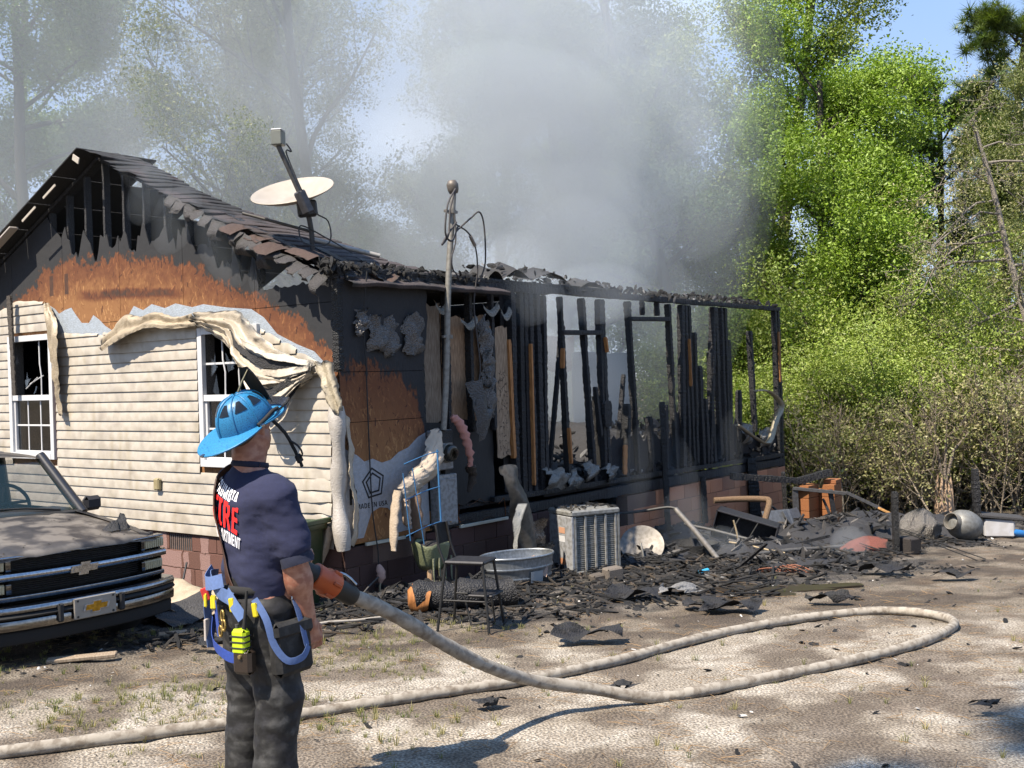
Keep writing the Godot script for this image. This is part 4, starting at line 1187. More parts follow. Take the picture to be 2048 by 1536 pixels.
	var pts := spline(l3([9.05, 1.58, 0.1, 9.5, 1.55, 0.12, 9.95, 1.32, 0.12, 9.7, 1.05, 0.12, 9.4, 0.72, 0.12, 8.9, 0.85, 0.1, 8.4, 1.06, 0.08]), 4)
	var rd := []
	for p in pts: rd.append(0.06)
	fr.tube(pts, rd, 4, true, 0.1, 0.25)
	put(fr, "bent_window_frame", M.melt, ins)

# ---------------------------------------------------------------- things in the yard
func part(o: Node3D, called: String, m: Material, c: Color, f: Callable) -> MeshInstance3D:
	var mb := MB.new(); mb.col = c
	f.call(mb)
	return put(mb, called, m, o)
func W3(x: float, z: float, up := 0.0) -> Vector3: return Vector3(x, gy0(-z) + up, z)

func charred_post(label: String, a: Vector3, b: Vector3, t := 0.09, group := "") -> Node3D:
	var o := MB.new(); o.col = BLACK * R(0.9, 1.4)
	var c := a
	char_post(o, Vector3.ZERO, b - a, t, t)
	var n := put(o, "charred_post", M.char)
	n.position = c
	tag(n, label, "post", group)
	return n

func make_yard() -> void:
	on_the_wall()
	# air conditioner
	var ac := thing("air_conditioner", "grey outdoor air conditioner unit with slatted front beside the burnt wall", "air conditioner", "", W3(0.80, -13.28), deg_to_rad(28))
	ac.scale = Vector3.ONE * 1.12
	var g := Color(0.34, 0.34, 0.32)
	part(ac, "base_pan", M.dull_metal, g * 0.7, func(m: MB): m.bx(Vector3(-0.30, -0.03, -0.24), Vector3(0.30, 0.04, 0.24), 0.01))
	part(ac, "coil", M.rough, Color(0.05, 0.055, 0.05), func(m: MB): m.bx(Vector3(-0.255, 0.04, -0.2), Vector3(0.255, 0.6, 0.2)))
	part(ac, "top_cover", M.dull_metal, g * 0.85, func(m: MB): m.bx(Vector3(-0.30, 0.6, -0.24), Vector3(0.30, 0.66, 0.24), 0.015))
	part(ac, "side_panel", M.dull_metal, Color(0.44, 0.45, 0.46), func(m: MB): m.bx(Vector3(-0.295, 0.04, -0.22), Vector3(-0.265, 0.6, 0.235), 0.005))
	part(ac, "side_panel", M.dull_metal, g * 0.8, func(m: MB): m.bx(Vector3(0.265, 0.04, -0.22), Vector3(0.295, 0.6, 0.235), 0.005))
	for k in 5:
		part(ac, "louvre_post", M.dull_metal, g, func(m: MB): m.bx(Vector3(-0.26 + 0.123 * k, 0.04, 0.215), Vector3(-0.235 + 0.123 * k, 0.6, 0.235), 0.004))
	for k in 27:
		part(ac, "slat", M.dull_metal, g * R(0.75, 1.05), func(m: MB): m.box(xf(Vector3(0, 0.055 + 0.0202 * k, 0.212), Vector3(0.6, 0, 0)), Vector3(0.52, 0.006, 0.022)))
	for q in [[0.33, Color(0.55, 0.55, 0.55)], [0.1, Color(0.45, 0.2, 0.1)], [0.42, Color(0.5, 0.27, 0.16)]]:
		part(ac, "label_plate", M.plain, q[1], func(m: MB): m.bx(Vector3(-0.2975, q[0], -0.02), Vector3(-0.295, float(q[0]) + 0.06, 0.1)))
	many("ash_on_top", chip(51).mesh(), M.charred, range(60).map(func(_k): return xf(Vector3(R(-0.28, 0.28), 0.675, R(-0.2, 0.2)), Vector3(R(0, 6), R(0, 6), 0), Vector3.ONE * R(0.01, 0.05))), [Color(0.03, 0.03, 0.03), Color(0.12, 0.11, 0.1), Color(0.02, 0.02, 0.02)], ac)
	# galvanised tub
	var tub := thing("galvanized_tub", "oval galvanized metal tub on the ground beside the air conditioner", "tub", "", W3(0.0, -11.95, -0.02), 0.62)
	tub.scale = Vector3(0.95, 1.3, 0.95)
	part(tub, "tub_wall", M.metal, Color(0.34, 0.36, 0.37), func(m: MB):
		m.lathe([Vector2(0.40, 0.0), Vector2(0.415, 0.09), Vector2(0.43, 0.095), Vector2(0.43, 0.11), Vector2(0.42, 0.115), Vector2(0.435, 0.17), Vector2(0.45, 0.175), Vector2(0.45, 0.19), Vector2(0.437, 0.195), Vector2(0.45, 0.27)], Transform3D(), 40, 1.0, 0.66)
		m.lathe([Vector2(0.44, 0.27), Vector2(0.41, 0.05), Vector2(0.0, 0.03)], Transform3D(), 40, 1.0, 0.66))
	part(tub, "rim", M.metal, Color(0.42, 0.44, 0.45), func(m: MB):
		var p := []
		for k in 41: p.append(Vector3(cos(TAU * k / 40) * 0.455, 0.272, sin(TAU * k / 40) * 0.30))
		m.tube(p, [0.012], 6, false))
	part(tub, "paper_label", M.plain, Color(0.30, 0.31, 0.31), func(m: MB):
		var rows := []
		for y in [0.07, 0.16]:
			var row := PackedVector3Array()
			for k in 6: row.append(Vector3(cos(1.25 + 0.08 * k) * (0.432 + y * 0.12), y, sin(1.25 + 0.08 * k) * (0.432 + y * 0.12) * 0.66 + 0.004))
			rows.append(row)
		m.grid(rows))
	tag(part(self, "burnt_rag", M.cloth, Color(0.42, 0.3, 0.24), func(m: MB):
		var rows := []
		for i in 6:
			var row := PackedVector3Array()
			for j in 6: row.append(W3(0.24, -11.92) + Vector3(0.03 * j - 0.08 + 0.012 * sin(i * 2.0), 0.33 - 0.075 * absf(i - 2.2) + 0.012 * sin(j * 2.3), 0.10 * (i - 2.2) * 0.35 + 0.01 * sin(j * 3.0)))
			rows.append(row)
		m.grid(rows)), "scorched pinkish rag hung over the rim of the metal tub", "rag")
	# metal chair (tall, with a step)
	var ch := thing("step_stool", "black metal step stool with a backrest in front of the tub", "stool", "", W3(-0.40, -9.42), -0.35)
	var k0 := Color(0.02, 0.02, 0.021)
	for q in [[-0.16, 0.13, -0.22, 0.20], [0.17, 0.13, 0.24, 0.20], [0.17, -0.12, 0.22, -0.20]]:
		part(ch, "leg", M.dull_metal, k0, func(m: MB): m.tube([Vector3(q[0], 0.56, q[1]), Vector3(q[2], 0.0, q[3])], [0.0125], 8))
	part(ch, "leg", M.dull_metal, k0, func(m: MB): m.tube([Vector3(-0.16, 0.56, -0.12), Vector3(-0.24, 0.0, -0.2)], [0.0125], 8))
	part(ch, "seat", M.dull_metal, k0 * 1.5, func(m: MB): m.box(xf(Vector3(0.01, 0.57, 0.0)), Vector3(0.36, 0.03, 0.30), 0.012))
	for z in [-0.12, 0.13]:
		part(ch, "back_post", M.dull_metal, k0, func(m: MB): m.tube([Vector3(-0.17, 0.56, z), Vector3(-0.22, 0.7, z), Vector3(-0.245, 0.88, z * 0.9)], [0.0115], 8))
	part(ch, "backrest", M.dull_metal, k0 * 1.6, func(m: MB):
		var rows := []
		for i in 5:
			var row := PackedVector3Array()
			for j in 9: row.append(Vector3(-0.215 - 0.008 * i - 0.03 * sin(j * PI / 8), 0.71 + 0.042 * i - (0.03 if i == 4 and (j == 0 or j == 8) else 0.0), -0.14 + 0.035 * j))
			rows.append(row)
		m.grid(rows); m.grid(rows, true))
	part(ch, "step", M.dull_metal, k0 * 1.5, func(m: MB): m.box(xf(Vector3(0.14, 0.30, 0.0)), Vector3(0.22, 0.02, 0.27), 0.008))
	part(ch, "step_frame", M.dull_metal, k0, func(m: MB): m.tube([Vector3(0.24, 0.29, 0.12), Vector3(0.26, 0.1, 0.12), Vector3(0.05, 0.06, 0.12), Vector3(0.0, 0.28, 0.12)], [0.01], 6))
	for z in [-0.16, 0.16]:
		part(ch, "brace", M.dull_metal, k0, func(m: MB): m.tube([Vector3(-0.195, 0.26, z), Vector3(0.205, 0.26, z)], [0.009], 6))
	# charred log with an orange end
	var lg := thing("log", "thick charred log with a raw orange end lying behind the step stool", "log", "", W3(-0.62, -10.45, 0.13), 0.15)
	part(lg, "bark", M.char, BLACK * 1.3, func(m: MB):
		var p := []
		var r := []
		for k in 13: p.append(Vector3(-0.36 + 0.078 * k, 0.012 * sin(k * 1.1), 0.01 * cos(k * 1.7))); r.append(0.135 + 0.015 * sin(k * 2.2))
		m.tube(p, r, 14, true, 0.09))
	part(lg, "raw_end", M.wood, Color(0.42, 0.17, 0.045), func(m: MB):
		m.tube([Vector3(-0.40, 0, 0), Vector3(-0.37, 0, 0), Vector3(-0.30, -0.012, 0.012), Vector3(-0.20, -0.035, 0.03)], [0.075, 0.12, 0.138, 0.11], 14, true, 0.13))
	# green trash cart behind the firefighter
	var bin := thing("trash_cart", "dark green wheeled trash cart half hidden behind the firefighter", "trash cart", "", W3(-2.22, -11.0, -0.06), -0.5)
	part(bin, "body", M.vinyl, Color(0.02, 0.042, 0.018), func(m: MB):
		var rows := []
		for q in [[0.20, 0.05], [0.215, 0.06], [0.26, 0.62], [0.262, 0.78], [0.295, 0.79], [0.295, 0.84]]:
			var row := PackedVector3Array()
			for k in 29:
				var a := TAU * k / 28
				var ca := cos(a); var sa := sin(a)
				row.append(Vector3(signf(ca) * pow(absf(ca), 0.35) * q[0], q[1], signf(sa) * pow(absf(sa), 0.35) * q[0] * 1.05))
			rows.append(row)
		m.grid(rows, false, true))
	for k in 3: part(bin, "rib", M.vinyl, Color(0.024, 0.05, 0.02), func(m: MB): m.tube([Vector3(-0.12 + 0.12 * k, 0.36, 0.255), Vector3(-0.12 + 0.12 * k, 0.58, 0.28)], [0.006, 0.012], 5))
	part(bin, "lid", M.vinyl, Color(0.028, 0.058, 0.024), func(m: MB):
		m.bx(Vector3(-0.29, 0.84, -0.30), Vector3(0.29, 0.86, -0.24), 0.006); m.bx(Vector3(-0.30, 0.84, 0.26), Vector3(0.30, 0.9, 0.30), 0.008)
		m.bx(Vector3(-0.30, 0.84, -0.3), Vector3(-0.26, 0.89, 0.26), 0.008); m.bx(Vector3(0.26, 0.84, -0.3), Vector3(0.30, 0.89, 0.26), 0.008))
	part(bin, "rubbish", M.charred, Color(0.02, 0.02, 0.018), func(m: MB): m.bx(Vector3(-0.26, 0.8, -0.26), Vector3(0.26, 0.852, 0.26), 0.01))
	for x in [-0.23, 0.23]:
		var wh := part(bin, "wheel", M.rubber, Color(0.02, 0.02, 0.02), func(m: MB): m.tube([Vector3(x - 0.025, 0.10, 0.2), Vector3(x + 0.025, 0.10, 0.2)], [0.10], 18))
		part(wh, "hub", M.dull_metal, Color(0.3, 0.3, 0.3), func(m: MB): m.tube([Vector3(x - 0.03, 0.10, 0.2), Vector3(x + 0.03, 0.10, 0.2)], [0.045], 12))
	# fallen siding by the truck
	for q in [[-3.15, -10.6, 0.2, 0.9, 0.35, Color(0.50, 0.42, 0.31), "buckled sheet of cream siding fallen against the blocks right of the truck"], [-3.5, -10.15, 0.9, 0.55, 0.45, Color(0.30, 0.26, 0.20), "grimy folded sheet of siding lying nearest the truck bumper"], [-3.05, -10.25, -0.5, 0.5, 0.25, Color(0.07, 0.07, 0.075), "dark slab of burnt roofing leaning on the fallen siding"], [-2.65, -10.5, 0.3, 0.6, 0.22, Color(0.44, 0.36, 0.26), "small curl of cream siding right of the buckled sheet"]]:
		var rows := []
		for i in 4:
			var row := []
			for j in 4: row.append(Vector3(q[3] * (j / 3.0 - 0.5), 0.04 + q[4] * (0.7 if j == 1 else (0.45 if j == 2 else 0.0)) * (1.0 - 0.2 * i) + R(-0.03, 0.05), 0.22 * (i - 1.5) + R(-0.04, 0.04)))
			rows.append(row)
		var o := sheet(rows, "fallen_siding", M.melt if q[5].r > 0.2 else M.charred, q[5], self, 0.03, 5.0, 5, 0.15)
		o.position = W3(q[0], q[1]); o.rotation.y = q[2]
		tag(o, q[6], "debris")
	charred_stick("thin burnt stick leaning on the blocks behind the truck bumper", W3(-3.32, -10.9, 0.02), W3(-3.28, -11.2, 0.42), 0.012)
	# fallen dish
	var fd := thing("fallen_dish", "round sooty satellite dish lying tilted behind the air conditioner", "satellite dish", "", W3(1.55, -13.95, 0.22))
	fd.basis = Basis(Vector3(1, 0, 0.1).normalized(), Vector3(-0.05, 0.62, 0.78).normalized(), Vector3(0, -0.8, 0.6)).orthonormalized()
	part(fd, "reflector", M.dull_metal, Color(0.20, 0.185, 0.165), func(m: MB): m.lathe([Vector2(0.0, -0.05), Vector2(0.12, -0.042), Vector2(0.22, -0.015), Vector2(0.27, 0.01), Vector2(0.275, 0.0), Vector2(0.22, -0.03), Vector2(0.0, -0.065)], Transform3D(), 32))
	part(fd, "feed_arm", M.dull_metal, Color(0.25, 0.24, 0.22), func(m: MB): m.tube([Vector3(0.02, 0.0, 0.25), Vector3(0.0, 0.09, 0.14), Vector3(-0.02, 0.1, 0.04)], [0.014], 6))
	# bent poles
	var bp := thing("bent_pole", "bent metal pole propped up in the debris right of the fallen dish", "pole")
	part(bp, "pole", M.dull_metal, Color(0.20, 0.19, 0.18), func(m: MB): m.tube(spline([Vector3(2.1, 0.12, -14.85), Vector3(2.14, 0.06, -14.78), Vector3(2.3, -0.15, -14.35), Vector3(2.46, -0.40, -13.75)], 4), [0.034], 9))
	part(bp, "bent_end", M.dull_metal, Color(0.06, 0.06, 0.06), func(m: MB): m.tube(spline([Vector3(1.25, 0.03, -15.1), Vector3(1.7, 0.08, -15.0), Vector3(2.0, 0.13, -14.9), Vector3(2.12, 0.11, -14.83)], 4), [0.02], 7))
	charred_stick("grey pipe lying across the burnt ground toward the brick piers", W3(3.0, -14.1, 0.05), W3(4.5, -14.9, 0.05), 0.028, Color(0.14, 0.13, 0.12))
	charred_stick("dark pipe lying behind the bent pole", W3(2.3, -15.4, 0.35), W3(3.35, -14.6, 0.1), 0.025, Color(0.07, 0.07, 0.07))
	charred_stick("pale narrow strip of wood in the debris below the tipped black cabinet", W3(2.75, -14.6, 0.16), W3(3.35, -14.1, 0.05), 0.014, Color(0.35, 0.28, 0.18))
	charred_stick("short pale stake standing in the debris below the tipped cabinet", W3(2.95, -14.9, 0.02), W3(2.88, -14.95, 0.42), 0.014, Color(0.40, 0.32, 0.2))
	charred_stick("thin wire rod slanting over the ground at the right of the debris", W3(4.75, -14.9, 0.35), W3(5.35, -13.1, 0.0), 0.007, Color(0.03, 0.03, 0.03))
	charred_stick("second thin wire rod slanting beside the first", W3(4.9, -14.8, 0.3), W3(5.5, -13.25, 0.0), 0.007, Color(0.03, 0.03, 0.03))
	# tipped metal cabinet
	var cab := thing("black_cabinet", "burnt black metal cabinet tipped over against the brick foundation", "cabinet", "", W3(3.05, -15.3, 0.06), -0.35)
	cab.basis = Basis(Vector3.UP, -0.3) * Basis(Vector3.BACK, -0.28)
	for q in [[-0.42, 0.42, 0.38, 0.4, -0.2, 0.25], [-0.42, -0.40, 0.0, 0.4, -0.2, 0.25], [-0.42, 0.42, 0.0, 0.02, -0.2, 0.25], [-0.42, 0.42, 0.0, 0.4, -0.22, -0.2], [0.40, 0.42, 0.0, 0.4, -0.2, 0.25]]:
		part(cab, "panel", M.dull_metal, Color(0.035, 0.035, 0.04), func(m: MB): m.bx(Vector3(q[0], q[2], q[4]), Vector3(q[1], q[3], q[5]), 0.004))
	for x in [-0.2, 0.05]: part(cab, "brace", M.dull_metal, Color(0.05, 0.05, 0.05), func(m: MB): m.tube([Vector3(x, 0.02, 0.24), Vector3(x + 0.1, 0.38, 0.24)], [0.012], 5))
	# rusty bent pipe frame
	tag(part(self, "rusty_pipe_frame", M.rough, Color(0.22, 0.14, 0.075), func(m: MB): m.tube(spline([W3(2.85, -16.2, 0.62), W3(3.2, -16.2, 0.63), W3(3.55, -16.15, 0.62), W3(3.62, -16.1, 0.58), W3(3.55, -16.0, 0.4), W3(3.45, -15.9, 0.15)], 4), [0.045], 9)), "rusty bent pipe frame standing behind the tipped cabinet", "pipe")
	# ringed black tub
	var rt := thing("black_drum", "half buried black ribbed drum in the debris below the bent pole", "drum", "", W3(2.25, -14.5, -0.02))
	part(rt, "shell", M.charred, Color(0.03, 0.03, 0.03), func(m: MB): m.lathe([Vector2(0.30, 0.0), Vector2(0.33, 0.05), Vector2(0.31, 0.07), Vector2(0.34, 0.12), Vector2(0.32, 0.14), Vector2(0.35, 0.2), Vector2(0.33, 0.2), Vector2(0.29, 0.03), Vector2(0.0, 0.03)], Transform3D(), 28))
	# leaning grey boards by the far corner
	for q in [[3.95, -16.9, 0.0, "grey metal board leaning on the blocks left of the brick piers"], [4.25, -17.1, 0.5, "second grey metal board leaning beside the first"]]:
		var o := part(self, "metal_board", M.dull_metal, Color(0.13, 0.14, 0.15), func(m: MB): m.box(xf(Vector3(0, 0.2, 0), Vector3(-0.5, 0, 0)), Vector3(0.5, 0.45, 0.015), 0.003))
		o.position = W3(q[0], q[1]); o.rotation.y = 0.4 + q[2]
		tag(o, q[3], "board")
	# brick-coloured block piers
	for q in [[4.60, -17.75, 4, "orange block pier nearer the house corner, charred beam on top"], [5.02, -17.9, 4, "orange block pier farther from the house corner, stepped top"]]:
		var pr := thing("block_pier", q[3], "pier", "block piers beyond the house corner", W3(q[0], q[1], -0.05), 0.912 + (0.1 if q[0] > 4.8 else 0.0))
		for k in q[2] + 0:
			part(pr, "concrete_block", M.block, Color(0.44, 0.17, 0.055) * R(0.85, 1.1), func(m: MB): m.bx(Vector3(-0.2, 0.2 * k, -0.1), Vector3(0.2, 0.2 * k + 0.194, 0.1), 0.005))
		if q[0] > 4.8: part(pr, "cap_block", M.block, Color(0.40, 0.16, 0.06), func(m: MB): m.bx(Vector3(-0.1, 0.8, -0.1), Vector3(0.2, 0.86, 0.1), 0.005))
		else: part(pr, "side_block", M.block, Color(0.36, 0.14, 0.05), func(m: MB): m.bx(Vector3(0.21, 0.0, -0.25), Vector3(0.4, 0.7, 0.12), 0.005))
	var be := MB.new(); be.col = BLACK
	char_post(be, W3(3.3, -17.2, 0.93), W3(4.55, -17.7, 0.80), 0.11, 0.11)
	char_post(be, W3(4.4, -17.66, 0.80), W3(5.0, -17.85, 0.93), 0.12, 0.12)
	tag(put(be, "charred_beam", M.char), "long charred beam resting on the orange block piers", "beam")
	charred_post("thin charred post standing at the house corner before the piers", W3(4.32, -18.04, -0.1), W3(4.28, -18.0, 0.95), 0.07)
	charred_post("charred post standing before the tipped cabinet against the brick foundation", H(6.15, -0.85, 0.10), H(6.12, 1.5, 0.06), 0.085)
	charred_post("short charred post hanging at the brick foundation right of the smoke", H(7.3, -0.35, 0.06), H(7.28, 0.35, 0.05), 0.09)
	charred_post("broad charred post at the brick foundation left of the valve", H(8.95, -0.75, 0.08), H(8.9, 0.5, 0.05), 0.17)
	charred_post("charred post standing by itself in the ash right of the piers", W3(4.74, -14.1, -0.1), W3(4.73, -14.08, 0.78), 0.075)
	charred_post("taller charred post at the right among the scrap", W3(6.56, -16.0, -0.1), W3(6.50, -15.95, 0.97), 0.10)
	var fr := thing("grey_frame", "grey metal frame with a sloping bar before the orange piers", "frame")
	part(fr, "upright", M.dull_metal, Color(0.08, 0.08, 0.085), func(m: MB): m.box(along(W3(4.38, -17.6, 0.0), W3(4.36, -17.6, 0.70)), Vector3(0.09, 0.7, 0.05), 0.004))
	part(fr, "upright", M.dull_metal, Color(0.035, 0.035, 0.038), func(m: MB): m.box(along(W3(4.97, -17.5, 0.0), W3(4.88, -17.5, 0.68)), Vector3(0.07, 0.66, 0.05), 0.004))
	part(fr, "top_bar", M.dull_metal, Color(0.08, 0.08, 0.085), func(m: MB):
		m.box(along(W3(4.33, -17.6, 0.70), W3(5.15, -17.4, 0.60)), Vector3(0.05, 0.85, 0.08), 0.004)
		m.box(along(W3(5.1, -17.4, 0.62), W3(5.6, -17.3, 0.36)), Vector3(0.05, 0.58, 0.07), 0.004))
	tag(part(self, "half_burnt_stud", M.wood, Color(0.55, 0.30, 0.10), func(m: MB): char_post(m, W3(5.55, -17.3, 0.38), W3(5.95, -17.2, 0.17), 0.04, 0.08, 0.5)), "half burnt orange timber end pointing down beyond the grey frame", "timber")
	# right-hand scrap
	var rp := sheet([[Vector3(-0.45, 0.05, 0), Vector3(-0.2, 0.22, -0.05), Vector3(0.1, 0.3, -0.1), Vector3(0.4, 0.22, -0.1)], [Vector3(-0.45, 0.0, 0.1), Vector3(-0.2, 0.13, 0.08), Vector3(0.1, 0.17, 0.06), Vector3(0.4, 0.08, 0.08)], [Vector3(-0.4, -0.03, 0.16), Vector3(-0.2, 0.0, 0.18), Vector3(0.1, 0.02, 0.18), Vector3(0.4, -0.02, 0.2)]], "red_panel", M.rough, Color(0.22, 0.07, 0.05), self, 0.02, 4.0, 5, 0.2)
	rp.position = W3(4.5, -14.6, 0.0); rp.rotation.y = -0.3; rp.scale = Vector3(0.7, 0.62, 0.8)
	tag(rp, "dull red bent panel lying left of the lone charred post", "panel")
	tag(part(self, "rusty_box", M.rough, Color(0.05, 0.04, 0.038), func(m: MB): m.box(xf(W3(4.92, -14.15, 0.1), Vector3(0.05, 0.5, 0)), Vector3(0.2, 0.2, 0.22), 0.012)), "dark rusty box at the foot of the lone charred post", "box")
	var gs := sheet([[Vector3(-0.25, 0.3, 0), Vector3(0, 0.42, -0.08), Vector3(0.25, 0.40, -0.1), Vector3(0.35, 0.2, -0.1)], [Vector3(-0.28, 0.15, 0.1), Vector3(0, 0.22, 0.12), Vector3(0.2, 0.2, 0.1), Vector3(0.34, 0.05, 0.0)], [Vector3(-0.2, 0.02, 0.1), Vector3(0, 0.05, 0.15), Vector3(0.15, 0.0, 0.12), Vector3(0.3, -0.02, 0.05)]], "crumpled_sheet", M.foil, Color(0.24, 0.22, 0.19), self, 0.06, 5.0, 5, 0.2)
	gs.position = W3(5.65, -15.9)
	tag(gs, "crumpled grey sheet metal between the two charred posts", "sheet metal")
	var tk := thing("gas_tank", "round grey metal tank lying beside the taller charred post", "tank", "", W3(6.2, -15.6, 0.21))
	tk.basis = Basis(Vector3.BACK, 1.25) * Basis(Vector3.RIGHT, 0.5)
	part(tk, "shell", M.dull_metal, Color(0.22, 0.22, 0.21), func(m: MB): m.lathe([Vector2(0.0, 0.24), Vector2(0.1, 0.225), Vector2(0.19, 0.14), Vector2(0.215, 0.0), Vector2(0.19, -0.14), Vector2(0.1, -0.22), Vector2(0.0, -0.23)], Transform3D(), 24))
	part(tk, "collar", M.dull_metal, Color(0.26, 0.24, 0.21), func(m: MB): m.lathe([Vector2(0.115, 0.2), Vector2(0.12, 0.30), Vector2(0.105, 0.30), Vector2(0.1, 0.2)], Transform3D(), 20))
	var co := thing("white_cooler", "sooty white cooler box with a dark lid at the right edge of the ash", "cooler", "", W3(6.85, -15.95), -0.25)
	part(co, "box", M.vinyl, Color(0.50, 0.50, 0.52), func(m: MB): m.bx(Vector3(-0.24, 0.02, -0.16), Vector3(0.16, 0.27, 0.16), 0.02))
	part(co, "lid", M.rough, Color(0.055, 0.055, 0.06), func(m: MB): m.box(xf(Vector3(0.0, 0.295, 0.0), Vector3(0, 0, -0.09)), Vector3(0.58, 0.05, 0.38), 0.012))
	tag(part(self, "blue_bottle", M.gloss, Color(0.03, 0.16, 0.42), func(m: MB): m.lathe([Vector2(0.0, 0.0), Vector2(0.05, 0.0), Vector2(0.05, 0.14), Vector2(0.02, 0.2), Vector2(0.02, 0.23), Vector2(0.0, 0.23)], xf(W3(7.12, -15.8, 0.05), Vector3(0.2, 0, 1.4)), 14)), "small bright blue bottle beside the white cooler", "bottle")
	tag(part(self, "copper_wire", M.rough, Color(0.30, 0.12, 0.07), func(m: MB):
		for k in 9:
			var p := []
			for i in 9: p.append(W3(2.95 + 0.05 * k - 0.2, -12.5, 0.03 + 0.04 * sin(i * 0.8 + k)) + Vector3(0.1 * cos(i * 0.8 + k * 1.3), 0.0, 0.1 * sin(i * 0.8 + k * 0.7)))
			m.tube(p, [0.008], 4, false)), "tangle of reddish copper wire on the ash", "wire")
	tag(part(self, "blue_scrap", M.gloss, Color(0.05, 0.33, 0.55), func(m: MB): m.box(xf(W3(2.08, -12.6, 0.03), Vector3(0.1, 0.3, 0.2)), Vector3(0.13, 0.03, 0.05), 0.008)), "small bright blue plastic scrap lying in the ash", "scrap")
	for q in [[1.03, -12.22, 0.2, 0.15, 0.14, Color(0.22, 0.19, 0.16), "squarish stone block on the ground right of the air conditioner"], [0.86, -12.2, 0.16, 0.08, 0.13, Color(0.14, 0.12, 0.1), "flat brick piece beside the squarish stone block"]]:
		tag(part(self, "stone_block", M.block, q[5], func(m: MB): m.box(xf(W3(q[0], q[1], q[3] * 0.45), Vector3(0.05, 0.5, 0.06)), Vector3(q[2], q[3], q[4]), 0.015)), q[6], "block")
	# charred sheets and flakes on the open ground
	var n := 0
	for q in [[0.5, -8.65, 0.52, 0.17, "big curled black flake of roofing on the pale ground before the house"], [1.85, -9.8, 0.45, 0.2, "pile of black flakes left of the hose bend"], [1.6, -9.95, 0.25, 0.15, "small black flake left of the flake pile"], [2.8, -10.1, 0.36, 0.1, "flat black strip near the puddle"], [0.62, -7.0, 0.12, 0.1, "little black crumb before the big curled flake"], [-0.2, -6.7, 0.11, 0.08, "little black crumb beside the hose shadow"], [2.6, -6.3, 0.14, 0.07, "little black crumb at the right front"], [1.1, -10.6, 0.5, 0.2, "black flake among white crumbs right of the tub"], [-0.55, -11.0, 0.4, 0.16, "black slab by the log"], [1.55, -10.9, 0.35, 0.2, "grey crumpled flake by the puddle"], [3.9, -12.0, 0.5, 0.14, "long black flake at the right of the puddle"], [4.4, -11.4, 0.4, 0.1, "thin black flake at the far right of the ash"], [-2.35, -8.75, 0.34, 0.1, "brown burnt strip lying on the grass behind the firefighter"]]:
		var rows := []
		for i in 4:
			var row := []
			for j in 5: row.append(Vector3(q[2] * (j / 4.0 - 0.5) + R(-0.04, 0.04), 0.03 + 0.10 * q[2] * (1.0 + sin(j * 1.7 + n + i)) + R(0, 0.03), q[3] * (i - 1.5) * 0.5 + R(-0.03, 0.03)))
			rows.append(row)
		var o := sheet(rows, "charred_flake", M.charred, Color(0.025, 0.025, 0.027) if n != 9 else Color(0.3, 0.3, 0.3), self, 0.04, 9.0, 3)
		o.position = W3(q[0], q[1]); o.rotation.y = R(-0.4, 0.4)
		tag(o, q[4], "debris", "charred flakes on the ground")
		n += 1
	# pine cone
	var pc := thing("pine_cone", "small brown pine cone on the ground left of the firefighter", "pine cone", "", W3(-2.06, -7.0, 0.03))
	part(pc, "scales", M.wood, Color(0.12, 0.065, 0.035), func(m: MB):
		for k in 40:
			var a := k * 2.4
			var y := k / 40.0 * 0.09
			var r := 0.035 * sin(PI * (0.15 + 0.8 * k / 40.0))
			m.tri(Vector3(cos(a - 0.3) * r * 0.5, y - 0.03, sin(a - 0.3) * r * 0.5), Vector3(cos(a + 0.3) * r * 0.5, y - 0.03, sin(a + 0.3) * r * 0.5), Vector3(cos(a) * r * 1.3, y - 0.02, sin(a) * r * 1.3), Vector3.UP))
	charred_stick("pale thin pipe lying behind the firefighter's legs", W3(-1.85, -9.6, 0.03), W3(-1.2, -9.95, 0.03), 0.013, Color(0.5, 0.45, 0.38))
	for q in [[-3.3, -8.5, 0.5, "pale splintered board scrap under the truck bumper"], [-2.9, -9.4, 0.25, "short plank piece on the grass by the fallen siding"]]:
		tag(part(self, "board_scrap", M.wood, Color(0.36, 0.29, 0.21), func(m: MB): m.box(xf(W3(q[0], q[1], 0.03), Vector3(0.05, 0.2, 0.03)), Vector3(q[2], 0.03, 0.09), 0.006)), q[3], "board")
	# heaps of burnt rubble
	for q in [[4.9, -16.4, 1.7, 0.9, 0.42, "low heap of black burnt rubble at the right beyond the piers"], [6.0, -16.6, 1.3, 0.8, 0.3, "low heap of black rubble behind the tank and cooler"], [3.1, -14.7, 1.5, 0.7, 0.2, "black rubble heap round the tipped cabinet"], [1.7, -14.1, 0.8, 0.5, 0.2, "small rubble heap beside the fallen dish"], [-0.9, -11.3, 1.3, 0.4, 0.16, "black rubble along the foundation by the log"], [4.0, -17.0, 1.6, 0.4, 0.3, "black rubble heaped along the brick foundation by the far corner"], [0.1, -12.9, 0.7, 0.3, 0.15, "black rubble along the foundation behind the metal tub"], [2.2, -15.9, 1.4, 0.4, 0.35, "black rubble heaped along the foundation behind the bent pole"], [3.2, -13.3, 1.2, 0.5, 0.12, "flat black rubble before the bent pole"]]:
		var hpn := thing("rubble_heap", q[5], "rubble", "heaps of burnt rubble", W3(q[0], q[1], -0.03), 0.5)
		var rows := []
		for i in 16:
			var row := PackedVector3Array()
			for j in 24:
				var x := (j / 23.0 - 0.5) * 2.0
				var z := (i / 15.0 - 0.5) * 2.0
				var e := maxf(0.0, 1.0 - x * x - z * z)
				row.append(Vector3(x * q[2], q[4] * e * (0.8 + 0.8 * ns(x * 2 + q[0], z * 2, 3.0)) + 0.05 * e * ns(x * 8, z * 8, q[0]), z * q[3]))
			rows.append(row)
